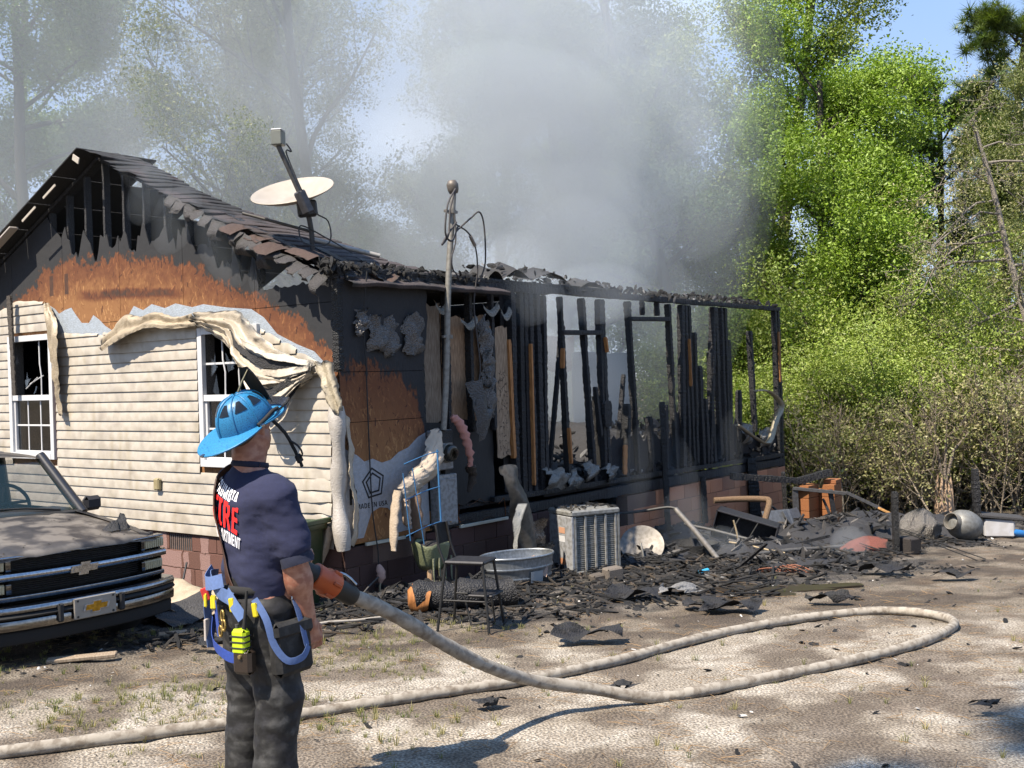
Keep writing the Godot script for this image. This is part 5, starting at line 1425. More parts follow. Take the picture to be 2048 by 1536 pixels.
		part(hpn, "heap", M.charred, BLACK * 2.2, func(m: MB): m.grid(rows, false))
		var xs := []
		for k in 130:
			var x := rng.randfn(0, 0.4); var z := rng.randfn(0, 0.4)
			var e := maxf(0.0, 1.0 - x * x - z * z)
			xs.append(xf(Vector3(x * q[2], q[4] * e * 0.85 + 0.02, z * q[3]), Vector3(R(-1, 1), R(0, 6), R(-1, 1)), Vector3(1.6, 0.6, 0.8) * (0.03 + 0.09 * pow(rng.randf(), 3.0))))
		many("loose_rubble", chip(61).mesh(), M.charred, xs, [Color(0.02, 0.02, 0.02), Color(0.05, 0.045, 0.04), Color(0.012, 0.012, 0.013), Color(0.1, 0.09, 0.08), Color(0.03, 0.028, 0.026), Color(0.3, 0.28, 0.26), Color(0.02, 0.02, 0.022)], hpn)
		for k in (9 if q[4] > 0.25 else 4):
			var a := Vector3(R(-0.7, 0.7) * q[2], q[4] * R(0.3, 0.8), R(-0.5, 0.5) * q[3])
			var d := Vector3(R(-1, 1), R(-0.1, 0.35), R(-0.6, 0.6)).normalized() * R(0.25, 0.55)
			part(hpn, "burnt_stick", M.char, BLACK * R(1, 2.5), func(m: MB): char_post(m, a - d, a + d, 0.04, 0.03))

func charred_stick(label: String, a: Vector3, b: Vector3, r: float, c := BLACK) -> void:
	var mb := MB.new(); mb.col = c
	var d := b - a
	mb.tube([Vector3.ZERO, d * 0.33 + Vector3(0, 0.01, 0.01), d * 0.66 + Vector3(0.008, -0.004, 0), d], [r, r * 0.95, r * 0.97, r * 0.9], 7)
	var o := put(mb, "pole" if r > 0.02 else "stick", M.dull_metal)
	o.position = a
	tag(o, label, "pole" if r > 0.02 else "stick")

func on_the_wall() -> void:
	# service mast, meter, panel, cables: all in the house frame
	var mast := thing("service_mast", "tall grey electric service mast standing against the burnt wall", "mast")
	mast.transform = HX
	part(mast, "conduit", M.dull_metal, Color(0.24, 0.235, 0.21), func(m: MB):
		var p := []
		for k in 12: p.append(Vector3(lerpf(1.36, 1.625, k / 11.0) + 0.012 * sin(k * 0.7), lerpf(1.36, 3.96, k / 11.0), 0.14))
		m.tube(p, [0.034], 12))
	part(mast, "weatherhead", M.dull_metal, Color(0.16, 0.14, 0.12), func(m: MB): m.lathe([Vector2(0.0, 0.09), Vector2(0.04, 0.085), Vector2(0.065, 0.04), Vector2(0.06, -0.02), Vector2(0.045, -0.06), Vector2(0.03, -0.06)], xf(Vector3(1.63, 3.98, 0.14), Vector3(0, 0, 0.2)), 14))
	for q in [[1.605, 3.72, 0.075], [1.49, 2.36, 0.05]]:
		part(mast, "clamp", M.dull_metal, Color(0.2, 0.19, 0.17), func(m: MB):
			m.tube([Vector3(q[0], float(q[1]) - 0.02, 0.14), Vector3(q[0], float(q[1]) + 0.02, 0.14)], [0.045], 12)
			m.bx(Vector3(float(q[0]) - q[2] - 0.05, float(q[1]) - 0.014, 0.125), Vector3(float(q[0]) + q[2], float(q[1]) + 0.014, 0.16), 0.003))
	for q in [[[1.6, 3.96, 0.2, 1.35, 3.75, 0.3, 1.3, 3.45, 0.3, 1.45, 3.38, 0.26, 1.62, 3.55, 0.2], 0.011], [[1.6, 3.95, 0.2, 1.46, 3.72, 0.24, 1.4, 3.45, 0.26, 1.24, 3.32, 0.3, 1.34, 3.42, 0.28, 1.6, 3.6, 0.2], 0.011], [[1.6, 3.5, 0.19, 1.8, 3.66, 0.24, 1.95, 3.74, 0.24, 2.05, 3.6, 0.22, 2.08, 3.2, 0.2, 2.02, 2.98, 0.15], 0.010], [[1.62, 3.58, 0.18, 1.8, 3.5, 0.2, 1.94, 3.35, 0.18, 1.99, 3.1, 0.16, 2.0, 2.95, 0.12, 1.98, 2.7, 0.1, 2.03, 2.3, 0.1, 2.06, 2.0, 0.1, 1.96, 1.75, 0.12, 1.92, 1.6, 0.14], 0.009], [[1.6, 3.7, 0.18, 1.58, 3.4, 0.2, 1.5, 3.2, 0.2, 1.55, 3.08, 0.18, 1.62, 3.05, 0.16, 1.72, 2.98, 0.12], 0.009]]:
		part(mast, "cable", M.rubber, Color(0.055, 0.053, 0.052), func(m: MB): m.tube(spline(l3(q[0]), 6), [q[1]], 6))
	part(mast, "splice", M.dull_metal, Color(0.28, 0.25, 0.22), func(m: MB): m.tube([Vector3(1.83, 3.47, 0.2), Vector3(1.92, 3.37, 0.19)], [0.02], 7))
	var mt := thing("electric_meter", "scorched grey electric meter can at the foot of the service mast", "meter")
	mt.transform = HX
	part(mt, "can", M.dull_metal, Color(0.26, 0.27, 0.28), func(m: MB): m.bx(Vector3(1.23, 0.93, 0.0), Vector3(1.53, 1.36, 0.13), 0.015))
	part(mt, "scorched_lid", M.charred, Color(0.05, 0.05, 0.05), func(m: MB): m.bx(Vector3(1.33, 1.22, 0.128), Vector3(1.52, 1.355, 0.136), 0.003))
	part(mt, "meter_glass", M.gloss, Color(0.035, 0.032, 0.028), func(m: MB): m.lathe([Vector2(0.095, 0.0), Vector2(0.092, 0.07), Vector2(0.075, 0.10), Vector2(0.0, 0.105)], xf(Vector3(1.42, 1.11, 0.13), Vector3(PI / 2, 0, 0)), 20))
	part(mt, "ring", M.dull_metal, Color(0.3, 0.28, 0.24), func(m: MB): m.lathe([Vector2(0.10, 0.0), Vector2(0.105, 0.02), Vector2(0.10, 0.035), Vector2(0.094, 0.03)], xf(Vector3(1.42, 1.11, 0.13), Vector3(PI / 2, 0, 0)), 20))
	for q in [[1.3, 0.93, 1.33, 0.88], [1.46, 0.93, 1.45, 0.88]]: part(mt, "nipple", M.dull_metal, Color(0.04, 0.04, 0.04), func(m: MB): m.bx(Vector3(float(q[0]) - 0.03, q[3], 0.02), Vector3(float(q[0]) + 0.05, q[1], 0.09)))
	var pn := thing("breaker_panel", "tall pale grey breaker panel below the meter", "panel box")
	pn.transform = HX
	part(pn, "box", M.dull_metal, Color(0.33, 0.34, 0.345), func(m: MB): m.bx(Vector3(1.27, 0.33, 0.0), Vector3(1.58, 0.88, 0.125), 0.008))
	part(pn, "door", M.dull_metal, Color(0.29, 0.30, 0.31), func(m: MB): m.bx(Vector3(1.285, 0.345, 0.127), Vector3(1.565, 0.84, 0.137), 0.006))
	part(pn, "latch", M.chrome, Color(0.5, 0.5, 0.5), func(m: MB): m.bx(Vector3(1.42, 0.36, 0.137), Vector3(1.45, 0.385, 0.145), 0.003))
	# draped melted siding and pink insulation round the meter
	var ds := sheet([l3([1.14, 1.36, 0.12, 1.05, 1.2, 0.16, 0.85, 1.02, 0.2, 0.62, 0.92, 0.24, 0.50, 0.82, 0.25]), l3([1.2, 1.38, 0.16, 1.12, 1.18, 0.22, 0.92, 0.98, 0.28, 0.68, 0.86, 0.30, 0.52, 0.74, 0.3]), l3([1.24, 1.36, 0.16, 1.2, 1.15, 0.24, 1.05, 0.94, 0.28, 0.8, 0.80, 0.28, 0.58, 0.68, 0.28]), l3([1.26, 1.3, 0.14, 1.26, 1.1, 0.18, 1.14, 0.9, 0.2, 0.9, 0.78, 0.2, 0.64, 0.66, 0.2])], "draped_siding", M.melt, Color(0.56, 0.46, 0.35), self, 0.05, 9.0, 6, 0.33)
	ds.transform = HX
	tag(ds, "melted cream siding draped in folds left of the electric meter", "debris")
	for q in [[[0.50, 0.80, 0.26, 0.46, 0.5, 0.24, 0.44, 0.2, 0.24], 0.05, Color(0.5, 0.41, 0.31), "pale limp roll of siding hanging left of the blue wire frame"], [[0.66, 0.7, 0.22, 0.64, 0.5, 0.24, 0.66, 0.42, 0.24], 0.05, Color(0.46, 0.36, 0.28), "short limp strip hanging beside the pale roll"], [[0.9, 0.86, 0.1, 0.92, 0.5, 0.12, 0.98, 0.1, 0.12], 0.07, Color(0.25, 0.17, 0.12), "brown limp strip hanging behind the blue wire frame"]]:
		var o := part(self, "hanging_strip", M.melt, q[2], func(m: MB): m.tube(spline(l3(q[0]), 5), [q[1], float(q[1]) * 1.2, q[1], float(q[1]) * 1.3, q[1], float(q[1]) * 1.3, q[1], float(q[1]) * 1.2, q[1], float(q[1]) * 0.7], 9, true, 0.12, 0.5))
		o.transform = HX
		tag(o, q[3], "debris")
	var pk := part(self, "pink_insulation", M.cloth, Color(0.50, 0.24, 0.20), func(m: MB): m.tube(spline(l3([1.5, 1.5, 0.14, 1.58, 1.42, 0.18, 1.66, 1.25, 0.2, 1.72, 1.05, 0.2, 1.74, 0.92, 0.18]), 5), [0.03, 0.035, 0.045, 0.05, 0.045, 0.055, 0.05, 0.055, 0.05, 0.055, 0.045, 0.05, 0.045, 0.04, 0.05, 0.03], 10, true, 0.2))
	pk.transform = HX
	tag(pk, "strip of pink insulation hanging right of the electric meter", "insulation")
	var bf := part(self, "burnt_rag", M.charred, Color(0.06, 0.045, 0.035), func(m: MB): m.tube(spline(l3([1.74, 0.95, 0.18, 1.78, 0.82, 0.18, 1.72, 0.66, 0.16]), 4), [0.06, 0.08, 0.07, 0.06, 0.05, 0.06, 0.04, 0.03, 0.02], 8, true, 0.2, 0.6))
	bf.transform = HX
	tag(bf, "charred rag end below the pink insulation", "debris")
	# blue wire plant frame
	var wf := thing("wire_trellis", "light blue wire plant frame leaning by the breaker panel", "trellis")
	wf.transform = HX
	var blue := Color(0.05, 0.17, 0.36)
	for q in [[0.99, 0.34, 0.98, 1.18, 0.010], [0.72, 0.24, 0.6, 1.02, 0.006], [0.52, 0.3, 0.46, 0.98, 0.006]]:
		part(wf, "upright", M.vinyl, blue, func(m: MB): m.tube([Vector3(q[0], q[1], 0.40), Vector3(q[2], q[3], 0.38)], [q[4]], 6))
	for h in [1.16, 0.80, 0.44]:
		part(wf, "rail", M.vinyl, blue, func(m: MB): m.tube(spline(l3([0.48, h - 0.09, 0.38, 0.75, h - 0.02, 0.42, 0.98, h, 0.40]), 4), [0.006], 5))
	# melted planter on its stand
	var gp := thing("melted_planter", "sagging melted olive green planter on a stand against the foundation", "planter")
	gp.transform = HX
	part(gp, "pot", M.melt, Color(0.16, 0.18, 0.10), func(m: MB):
		var rows := []
		for q in [[0.0, -0.02], [0.12, -0.03], [0.15, 0.03], [0.175, 0.12], [0.19, 0.2], [0.20, 0.245], [0.18, 0.23], [0.15, 0.19], [0.0, 0.18]]:
			var row := PackedVector3Array()
			for k in 25:
				var a := TAU * (k % 24) / 24
				row.append(Vector3(0.86 + cos(a) * q[0] * (1 + 0.07 * sin(a * 3)), q[1] + 0.022 * sin(a * 4 + 1) * (1 if q[1] > 0.1 else 0), 0.36 + sin(a) * q[0] * (1 + 0.06 * cos(a * 5))))
			rows.append(row)
		m.grid(rows, false, true))
	part(gp, "soil", M.charred, Color(0.02, 0.018, 0.016), func(m: MB): m.lathe([Vector2(0.17, 0.215), Vector2(0.1, 0.25), Vector2(0.0, 0.27)], xf(Vector3(0.86, 0, 0.36)), 14))
	for q in [[0.78, 0.42], [0.94, 0.42]]: part(gp, "leg", M.wood, Color(0.46, 0.31, 0.19), func(m: MB): m.tube([Vector3(q[0], 0.0, q[1]), Vector3(q[0], -0.33, q[1])], [0.036, 0.03], 8))
	for k in 4: part(gp, "drip", M.melt, Color(0.2, 0.21, 0.13), func(m: MB): m.tube([Vector3(0.72 + 0.09 * k, 0.1, 0.52), Vector3(0.715 + 0.09 * k, -0.05 - 0.05 * (k % 2), 0.525), Vector3(0.72 + 0.09 * k, -0.16 - 0.06 * (k % 3), 0.53)], [0.014, 0.009, 0.004], 5))
	# hanging cable with a wrapped end at the corner
	var hc_ := thing("hanging_cable", "thin black cable hanging down the sheathing to a pink taped end", "cable")
	hc_.transform = HX
	part(hc_, "wire", M.rubber, Color(0.02, 0.02, 0.02), func(m: MB): m.tube(spline(l3([0.3, 3.0, 0.12, 0.3, 2.5, 0.05, 0.34, 2.05, 0.03, 0.34, 1.9, 0.03, 0.35, 1.2, 0.03, 0.36, 0.6, 0.04, 0.38, 0.2, 0.08, 0.38, 0.05, 0.08]), 5), [0.007], 6))
	part(hc_, "taped_end", M.cloth, Color(0.50, 0.33, 0.28), func(m: MB): m.tube(spline(l3([0.38, 0.06, 0.08, 0.4, -0.05, 0.1, 0.39, -0.13, 0.09]), 4), [0.014, 0.03, 0.04, 0.045, 0.045, 0.04, 0.03, 0.02, 0.01], 8, true, 0.15))
	part(hc_, "dangling_strip", M.melt, Color(0.36, 0.31, 0.2), func(m: MB): m.tube(spline(l3([0.39, -0.1, 0.09, 0.37, -0.25, 0.1, 0.41, -0.36, 0.1, 0.36, -0.48, 0.1]), 4), [0.014], 5, true, 0.3, 0.4))
	part(hc_, "side_wire", M.rubber, Color(0.07, 0.065, 0.06), func(m: MB): m.tube(spline(l3([0.36, -0.06, 0.1, 0.2, -0.12, 0.13, 0.05, -0.19, 0.16, -0.05, -0.22, 0.17]), 4), [0.009], 5))
	# bent flashing strip leaning on the wall
	var bd := sheet([l3([1.92, 0.92, 0.42, 1.96, 0.75, 0.46, 2.05, 0.55, 0.46, 2.15, 0.3, 0.44, 2.25, 0.02, 0.45, 2.3, -0.2, 0.5]), l3([2.06, 0.95, 0.46, 2.12, 0.76, 0.52, 2.2, 0.55, 0.54, 2.32, 0.3, 0.52, 2.42, 0.02, 0.53, 2.46, -0.2, 0.56]), l3([2.22, 0.92, 0.42, 2.3, 0.75, 0.44, 2.4, 0.54, 0.44, 2.5, 0.3, 0.42, 2.6, 0.0, 0.42, 2.64, -0.22, 0.46])], "bent_flashing", M.dull_metal, Color(0.13, 0.115, 0.095), self, 0.03, 4.0, 6, 0.1)
	bd.transform = HX
	tag(bd, "wide bent strip of grey flashing leaning at the wall left of the air conditioner", "flashing")
	var ws := sheet([l3([2.1, 0.52, 0.55, 1.98, 0.4, 0.58, 1.95, 0.2, 0.58, 1.98, -0.1, 0.56]), l3([2.22, 0.5, 0.58, 2.08, 0.36, 0.62, 2.0, 0.18, 0.62, 2.01, -0.1, 0.6])], "white_trim", M.melt, Color(0.5, 0.48, 0.42), self, 0.02, 5.0, 5, 0.25)
	ws.transform = HX
	tag(ws, "twisted strip of white trim hanging before the bent flashing", "trim")
	for q in [[2.55, 0.12, 0.5, 0.16, "clump of scorched insulation between the flashing and the air conditioner"], [2.62, -0.1, 0.52, 0.12, "lower clump of scorched insulation beside the air conditioner"], [2.04, -0.14, 0.55, 0.08, "curled scrap above the far end of the metal tub"]]:
		var rr := []
		for i in 4:
			var row := []
			for j in 4: row.append(Vector3(q[0] + q[3] * (j / 3.0 - 0.5) * 1.4 + R(-0.03, 0.03), q[1] + q[3] * (1.0 - i / 1.5) + R(-0.03, 0.03), q[2] + R(-0.05, 0.06)))
			rr.append(row)
		var o := sheet(rr, "insulation_clump", M.foil, Color(0.34, 0.26, 0.19), self, 0.05, 11.0, 4, 0.25)
		o.transform = HX
		tag(o, q[4], "insulation")
	# garden valve on the brick foundation
	var vl := part(self, "valve", M.rough, Color(0.22, 0.07, 0.05), func(m: MB): m.tube(l3([9.0, -0.1, 0.0, 9.0, -0.1, 0.06, 9.06, -0.1, 0.09]), [0.03, 0.04, 0.025], 8))
	vl.transform = HX
	tag(vl, "small rusty valve on the brick foundation near the far corner", "valve")
	# satellite dish on the roof
	var sd := thing("satellite_dish", "beige satellite dish on its mast above the burnt roof edge", "satellite dish")
	sd.transform = HX
	var base := Vector3(0.42, 3.30, -0.80)
	part(sd, "mast", M.dull_metal, Color(0.07, 0.07, 0.072), func(m: MB):
		m.tube(spline([base, base + Vector3(-0.02, 0.2, 0.02), base + Vector3(-0.08, 0.45, 0.02)], 3), [0.028], 10))
	part(sd, "bracket", M.dull_metal, Color(0.06, 0.06, 0.062), func(m: MB): m.box(xf(base + Vector3(-0.08, 0.43, 0.03), Vector3(0, -0.6, 0.1)), Vector3(0.2, 0.17, 0.12), 0.02))
	for q in [[Vector3(0.0, 0.2, 0.0), Vector3(-0.42, 0.42, -0.6)], [Vector3(0.0, 0.12, 0.0), Vector3(0.55, -0.06, 0.45)]]:
		part(sd, "strut", M.dull_metal, Color(0.10, 0.095, 0.09) if q[1].x < 0 else Color(0.42, 0.40, 0.37), func(m: MB): m.tube([base + q[0], base + q[1]], [0.016 if q[1].x < 0 else 0.026], 8))
	# reflector: faces up, a little towards the yard
	var toc := (Vector3(-7.74, 1.9, 8.13) - base); toc = toc.normalized()
	var rt := Vector3.UP.cross(toc).normalized()
	var upv := (toc.cross(rt)).normalized()
	var nrm := (toc * 0.33 + (upv * cos(0.2) - rt * sin(0.2)) * 0.94).normalized()
	var ax := (rt * cos(0.2) + upv * sin(0.2)).normalized()
	ax = (ax - nrm * ax.dot(nrm)).normalized()
	var dx := Transform3D(Basis(ax, nrm, ax.cross(nrm)), base + Vector3(-0.10, 0.55, 0.0) - rt * 0.10)
	part(sd, "reflector", M.vinyl, Color(0.40, 0.36, 0.30), func(m: MB): m.lathe([Vector2(0.0, -0.02), Vector2(0.15, -0.01), Vector2(0.28, 0.02), Vector2(0.38, 0.055), Vector2(0.435, 0.08), Vector2(0.44, 0.07), Vector2(0.38, 0.04), Vector2(0.28, 0.0), Vector2(0.0, -0.04)], dx, 40, 1.0, 0.92))
	var arm0: Vector3 = dx * Vector3(0.10, 0.0, 0.42)
	var arm1: Vector3 = dx * Vector3(-0.03, 0.62, 0.22)
	part(sd, "feed_arm", M.dull_metal, Color(0.10, 0.10, 0.10), func(m: MB): m.box(along(arm0, arm1), Vector3(0.04, arm0.distance_to(arm1), 0.045), 0.006))
	part(sd, "arm_clamp", M.dull_metal, Color(0.07, 0.07, 0.075), func(m: MB): m.box(along(arm0 - (arm1 - arm0) * 0.06, arm0.lerp(arm1, 0.22)), Vector3(0.10, 0.24, 0.10), 0.015))
	var lnb := part(sd, "receiver", M.vinyl, Color(0.16, 0.17, 0.15), func(m: MB): m.box(Transform3D(Basis(Vector3.UP, 0.5), arm1 + Vector3(0, 0.07, 0)), Vector3(0.12, 0.15, 0.12), 0.012))
	part(lnb, "cap", M.white, Color(0.62, 0.63, 0.62), func(m: MB): m.box(Transform3D(Basis(Vector3.UP, 0.5), arm1 + Vector3(0, 0.152, 0)), Vector3(0.115, 0.016, 0.115), 0.006))
	part(sd, "cable", M.rubber, Color(0.05, 0.05, 0.05), func(m: MB): m.tube(spline([arm1 + Vector3(0.06, 0.02, 0.05), arm1 + Vector3(0.1, -0.06, 0.08), arm1.lerp(arm0, 0.15) + Vector3(0.02, 0, 0.04), arm0 + Vector3(0.03, 0.0, 0.03), base + Vector3(0.1, 0.3, 0.15), base + Vector3(0.05, 0.06, 0.2), base + Vector3(-0.2, 0.05, 0.1), base + Vector3(-0.15, 0.25, 0.0), base + Vector3(0.08, 0.12, 0.15), base + Vector3(0.2, -0.05, 0.4)], 5), [0.008], 5))

# ---------------------------------------------------------------- pickup truck (x to the viewer's right of its face, z forwards)
func make_truck() -> void:
	var t := thing("pickup_truck", "dark sooty pickup truck with chrome grille parked facing out beside the gable wall", "pickup truck")
	t.transform = HX * Transform3D(Basis(), Vector3(-2.88, -0.17, 0.10))
	M.dust = relief(mat(0.5, Color.WHITE, ntex(noise(61, 0.008, FastNoiseLite.TYPE_SIMPLEX, 7), Color(0.40, 0.39, 0.39), Color(1, 1, 1), 0.3, 0.65), 0.6), M.hgt, 0.01)
	M.dust.clearcoat_enabled = true; M.dust.clearcoat = 0.15; M.dust.clearcoat_roughness = 0.4
	var paint := Color(0.028, 0.028, 0.033)
	var dusty := Color(0.135, 0.12, 0.10)
	var chrome := Color(0.55, 0.57, 0.60)
	var sect := func(z: float, k: float) -> PackedVector3Array:   # body section at z; k lifts the hood line
		var row := PackedVector3Array()
		var nar := 0.06 * sm(-0.2, 0.05, z)
		for q in [[-0.80, 0.34], [-0.82, 0.55], [-0.815, 0.72], [-0.79, 0.82], [-0.73, 0.865], [-0.62, 0.885]]: row.append(Vector3(q[0] + nar, q[1] + k * sm(0.5, 0.86, q[1]), z))
		return row
	var zs := [0.0, -0.03, -0.12, -0.4, -0.8, -1.15]
	var lf := [-0.05, -0.015, 0.0, 0.05, 0.10, 0.14]
	for s in [1.0, -1.0]:
		part(t, "fender", M.paint, paint, func(m: MB):
			var rows := []
			for k in 6:
				var r: PackedVector3Array = sect.call(zs[k] - 0.10, lf[k])
				for i in r.size():
					r[i].x *= -s
					if k == 0: r[i].z -= 0.03
				rows.append(r)
			m.grid(rows, s > 0))
	part(t, "hood", M.dust, dusty, func(m: MB):
		var rows := []
		for k in 8:
			var z: float = [0.02, 0.015, -0.02, -0.10, -0.35, -0.65, -0.95, -1.12][k]
			var y: float = [0.845, 0.87, 0.89, 0.905, 0.945, 0.98, 1.01, 1.02][k]
			var row := PackedVector3Array()
			for i in 25:
				var x := (i / 24.0 - 0.5) * 2.0
				var br := 0.012 * (sm(0.52, 0.58, absf(x)) - sm(0.0, 0.3, absf(x)) * 0.4)
				row.append(Vector3(x * 0.74, y - 0.06 * x * x + br, z - 0.11 * pow(absf(x), 2.5) * (1.0 if k < 4 else 0.3)))
			rows.append(row)
		m.grid(rows, false))
	# front: chrome frame, black openings, lamps
	var bow := func(x: float) -> float: return -0.10 * pow(absf(x) / 0.78, 2.2)   # face bows backwards to the corners
	var bar := func(called: String, m_: Material, c: Color, x0: float, x1: float, y0: float, y1: float, z0: float, z1: float, bev := 0.006) -> MeshInstance3D:
		return part(t, called, m_, c, func(m: MB):
			var n := maxi(int(absf(x1 - x0) / 0.1), 1)
			var rows := []
			for i in n + 1:
				var x := lerpf(x0, x1, float(i) / n)
				var b: float = bow.call(x)
				rows.append(PackedVector3Array([Vector3(x, y0, z0 + b), Vector3(x, y0 + bev, z1 + b), Vector3(x, y1 - bev, z1 + b), Vector3(x, y1, z1 - bev + b), Vector3(x, y1, z0 + b), Vector3(x, y0, z0 + b)]))
			m.grid(rows, true)
			for e in [0, n]:
				var od := Vector3(-1 if e == 0 else 1, 0, 0)
				m.quad(rows[e][0], rows[e][1], rows[e][2], rows[e][4], od))
	bar.call("grille_shade_sheet", M.dull_metal, Color(0.05, 0.05, 0.05), -0.78, 0.78, 0.5, 0.86, -0.14, -0.10)  # dark sheet standing in for the shade behind the grille openings
	bar.call("grille_bar", M.chrome, chrome * 0.8, -0.80, 0.80, 0.825, 0.85, -0.06, 0.015)
	bar.call("grille_bar", M.chrome, chrome, -0.82, 0.82, 0.655, 0.73, -0.06, 0.03, 0.02)
	bar.call("grille_bar", M.chrome, chrome * 0.6, -0.80, 0.80, 0.515, 0.555, -0.06, 0.02)
	for k in 5:
		bar.call("grille_slat", M.rubber, Color(0.02, 0.02, 0.02), -0.55, 0.55, 0.745 + 0.016 * k, 0.75 + 0.016 * k, -0.06, -0.03, 0.001)
		bar.call("grille_slat", M.rubber, Color(0.02, 0.02, 0.02), -0.55, 0.55, 0.575 + 0.016 * k, 0.58 + 0.016 * k, -0.06, -0.03, 0.001)
	var lens := mat(0.12, Color(0.62, 0.6, 0.5)); lens.vertex_color_use_as_albedo = false; lens.clearcoat_enabled = true; lens.clearcoat = 0.6
	for s in [-1.0, 1.0]:
		for q in [[0.735, 0.822, 0.82], [0.565, 0.648, 0.80]]:
			var lx0: float = 0.595 * s; var lx1: float = q[2] * s
			bar.call("lamp_frame", M.chrome, chrome * 0.5, minf(0.555 * s, 0.59 * s), maxf(0.555 * s, 0.59 * s), q[0], q[1], -0.06, 0.012)
			var hl: MeshInstance3D = bar.call("headlight", lens, Color.WHITE, minf(lx0, lx1), maxf(lx0, lx1), q[0], q[1], -0.06, -0.004, 0.012)
			for j in 8: part(hl, "lens_rib", lens, Color.WHITE, func(m: MB): m.bx(Vector3(lx0 + (lx1 - lx0) * (0.08 + 0.11 * j), float(q[0]) + 0.012, float(bow.call(lx0 + (lx1 - lx0) * (0.08 + 0.11 * j))) - 0.006), Vector3(lx0 + (lx1 - lx0) * (0.08 + 0.11 * j) + 0.012, float(q[1]) - 0.012, float(bow.call(lx0 + (lx1 - lx0) * (0.08 + 0.11 * j))) + 0.002), 0.002))
	# emblem: a flat slanted cross
	var em := func(parent: Node, at: Vector3, w: float, c: Color, rim: Color) -> void:
		for q in [[1.0, rim, 0.0, 0.006], [0.82, c, 0.006, 0.003]]:
			var p := PackedVector2Array()
			for v in [[-0.5, -0.13], [-0.22, -0.13], [-0.24, -0.25], [0.14, -0.25], [0.16, -0.13], [0.44, -0.13], [0.5, 0.13], [0.22, 0.13], [0.24, 0.25], [-0.14, 0.25], [-0.16, 0.13], [-0.44, 0.13]]: p.append(Vector2(v[0] * (q[0] if absf(v[0]) > 0.3 else 0.9 * q[0]), v[1] * q[0] * 0.8) * w)
			part(parent, "emblem", M.chrome if c.b > 0.2 else M.metal, q[1], func(m: MB): m.prism(p, Transform3D(Basis(), at + Vector3(0, 0, q[2])), q[3]))
	em.call(t, Vector3(0.0, 0.692, 0.031), 0.24, chrome * 0.9, chrome)
	# bumper
	var bz := func(called: String, m_: Material, c: Color, y0: float, y1: float, z1: float) -> void:
		part(t, called, m_, c, func(m: MB):
			var rows := []
			for i in 25:
				var x := (i / 24.0 - 0.5) * 2.0 * 0.86
				var b := -0.16 * pow(absf(x) / 0.86, 3.0)
				rows.append(PackedVector3Array([Vector3(x, y0, z1 - 0.2 + b), Vector3(x, y0, z1 - 0.012 + b), Vector3(x, y0 + 0.012, z1 + b), Vector3(x, y1 - 0.02, z1 + 0.004 + b), Vector3(x, y1, z1 - 0.02 + b), Vector3(x, y1, z1 - 0.2 + b)]))
			m.grid(rows, true))
	bz.call("bumper", M.chrome, chrome * 0.75, 0.435, 0.495, 0.12)
	bz.call("bumper_strip", M.rubber, Color(0.012, 0.012, 0.013), 0.40, 0.437, 0.128)
	bz.call("bumper_face", M.chrome, Color(0.36, 0.35, 0.34), 0.31, 0.402, 0.112)
	bz.call("valance", M.rubber, Color(0.01, 0.01, 0.011), 0.20, 0.312, 0.07)
	for s in [-1.0, 1.0]: part(t, "bumper_guard", M.rubber, Color(0.02, 0.02, 0.022), func(m: MB): m.bx(Vector3(0.26 * s - 0.022, 0.33, 0.1), Vector3(0.26 * s + 0.022, 0.47, 0.138), 0.01))
	var pl_ := part(t, "front_plate", M.vinyl, Color(0.30, 0.275, 0.24), func(m: MB): m.bx(Vector3(-0.18 + 0.02, 0.325, 0.125), Vector3(0.18 + 0.02, 0.485, 0.140), 0.006))
	em.call(pl_, Vector3(0.025, 0.405, 0.141), 0.23, Color(0.55, 0.30, 0.03), chrome * 0.8)
	for q in [[-0.13, 0.345], [0.17, 0.345], [-0.13, 0.465], [0.17, 0.465]]: part(pl_, "bolt", M.rubber, Color(0.03, 0.03, 0.03), func(m: MB): m.tube([Vector3(q[0], q[1], 0.139), Vector3(q[0], q[1], 0.144)], [0.009], 8))
	# cab
	part(t, "cowl", M.rubber, Color(0.02, 0.02, 0.022), func(m: MB): m.bx(Vector3(-0.7, 0.95, -1.25), Vector3(0.7, 1.012, -1.11), 0.01))
	part(t, "windshield", M.pane, Color.WHITE, func(m: MB): m.quad(Vector3(-0.68, 1.02, -1.15), Vector3(0.68, 1.02, -1.15), Vector3(0.57, 1.47, -1.60), Vector3(-0.57, 1.47, -1.60)))
	for s in [-1.0, 1.0]:
		part(t, "windshield_pillar", M.paint, paint, func(m: MB): m.tube([Vector3(0.715 * s, 0.98, -1.14), Vector3(0.59 * s, 1.49, -1.61)], [0.05, 0.045], 8))
		part(t, "rear_pillar", M.paint, paint, func(m: MB): m.tube([Vector3(0.74 * s, 0.98, -2.5), Vector3(0.60 * s, 1.49, -2.35)], [0.05], 8))
		var door := part(t, "door", M.paint, paint, func(m: MB):
			m.grid([PackedVector3Array([Vector3(0.80 * s, 0.34, -1.25), Vector3(0.80 * s, 0.34, -2.5)]), PackedVector3Array([Vector3(0.82 * s, 0.6, -1.25), Vector3(0.82 * s, 0.6, -2.5)]), PackedVector3Array([Vector3(0.80 * s, 0.85, -1.25), Vector3(0.80 * s, 0.85, -2.5)]), PackedVector3Array([Vector3(0.75 * s, 1.0, -1.22), Vector3(0.75 * s, 1.0, -2.5)])], s > 0))
		part(door, "side_window", M.pane, Color.WHITE, func(m: MB): m.quad(Vector3(0.745 * s, 1.0, -1.3), Vector3(0.745 * s, 1.0, -2.45), Vector3(0.60 * s, 1.46, -2.35), Vector3(0.60 * s, 1.46, -1.7)))
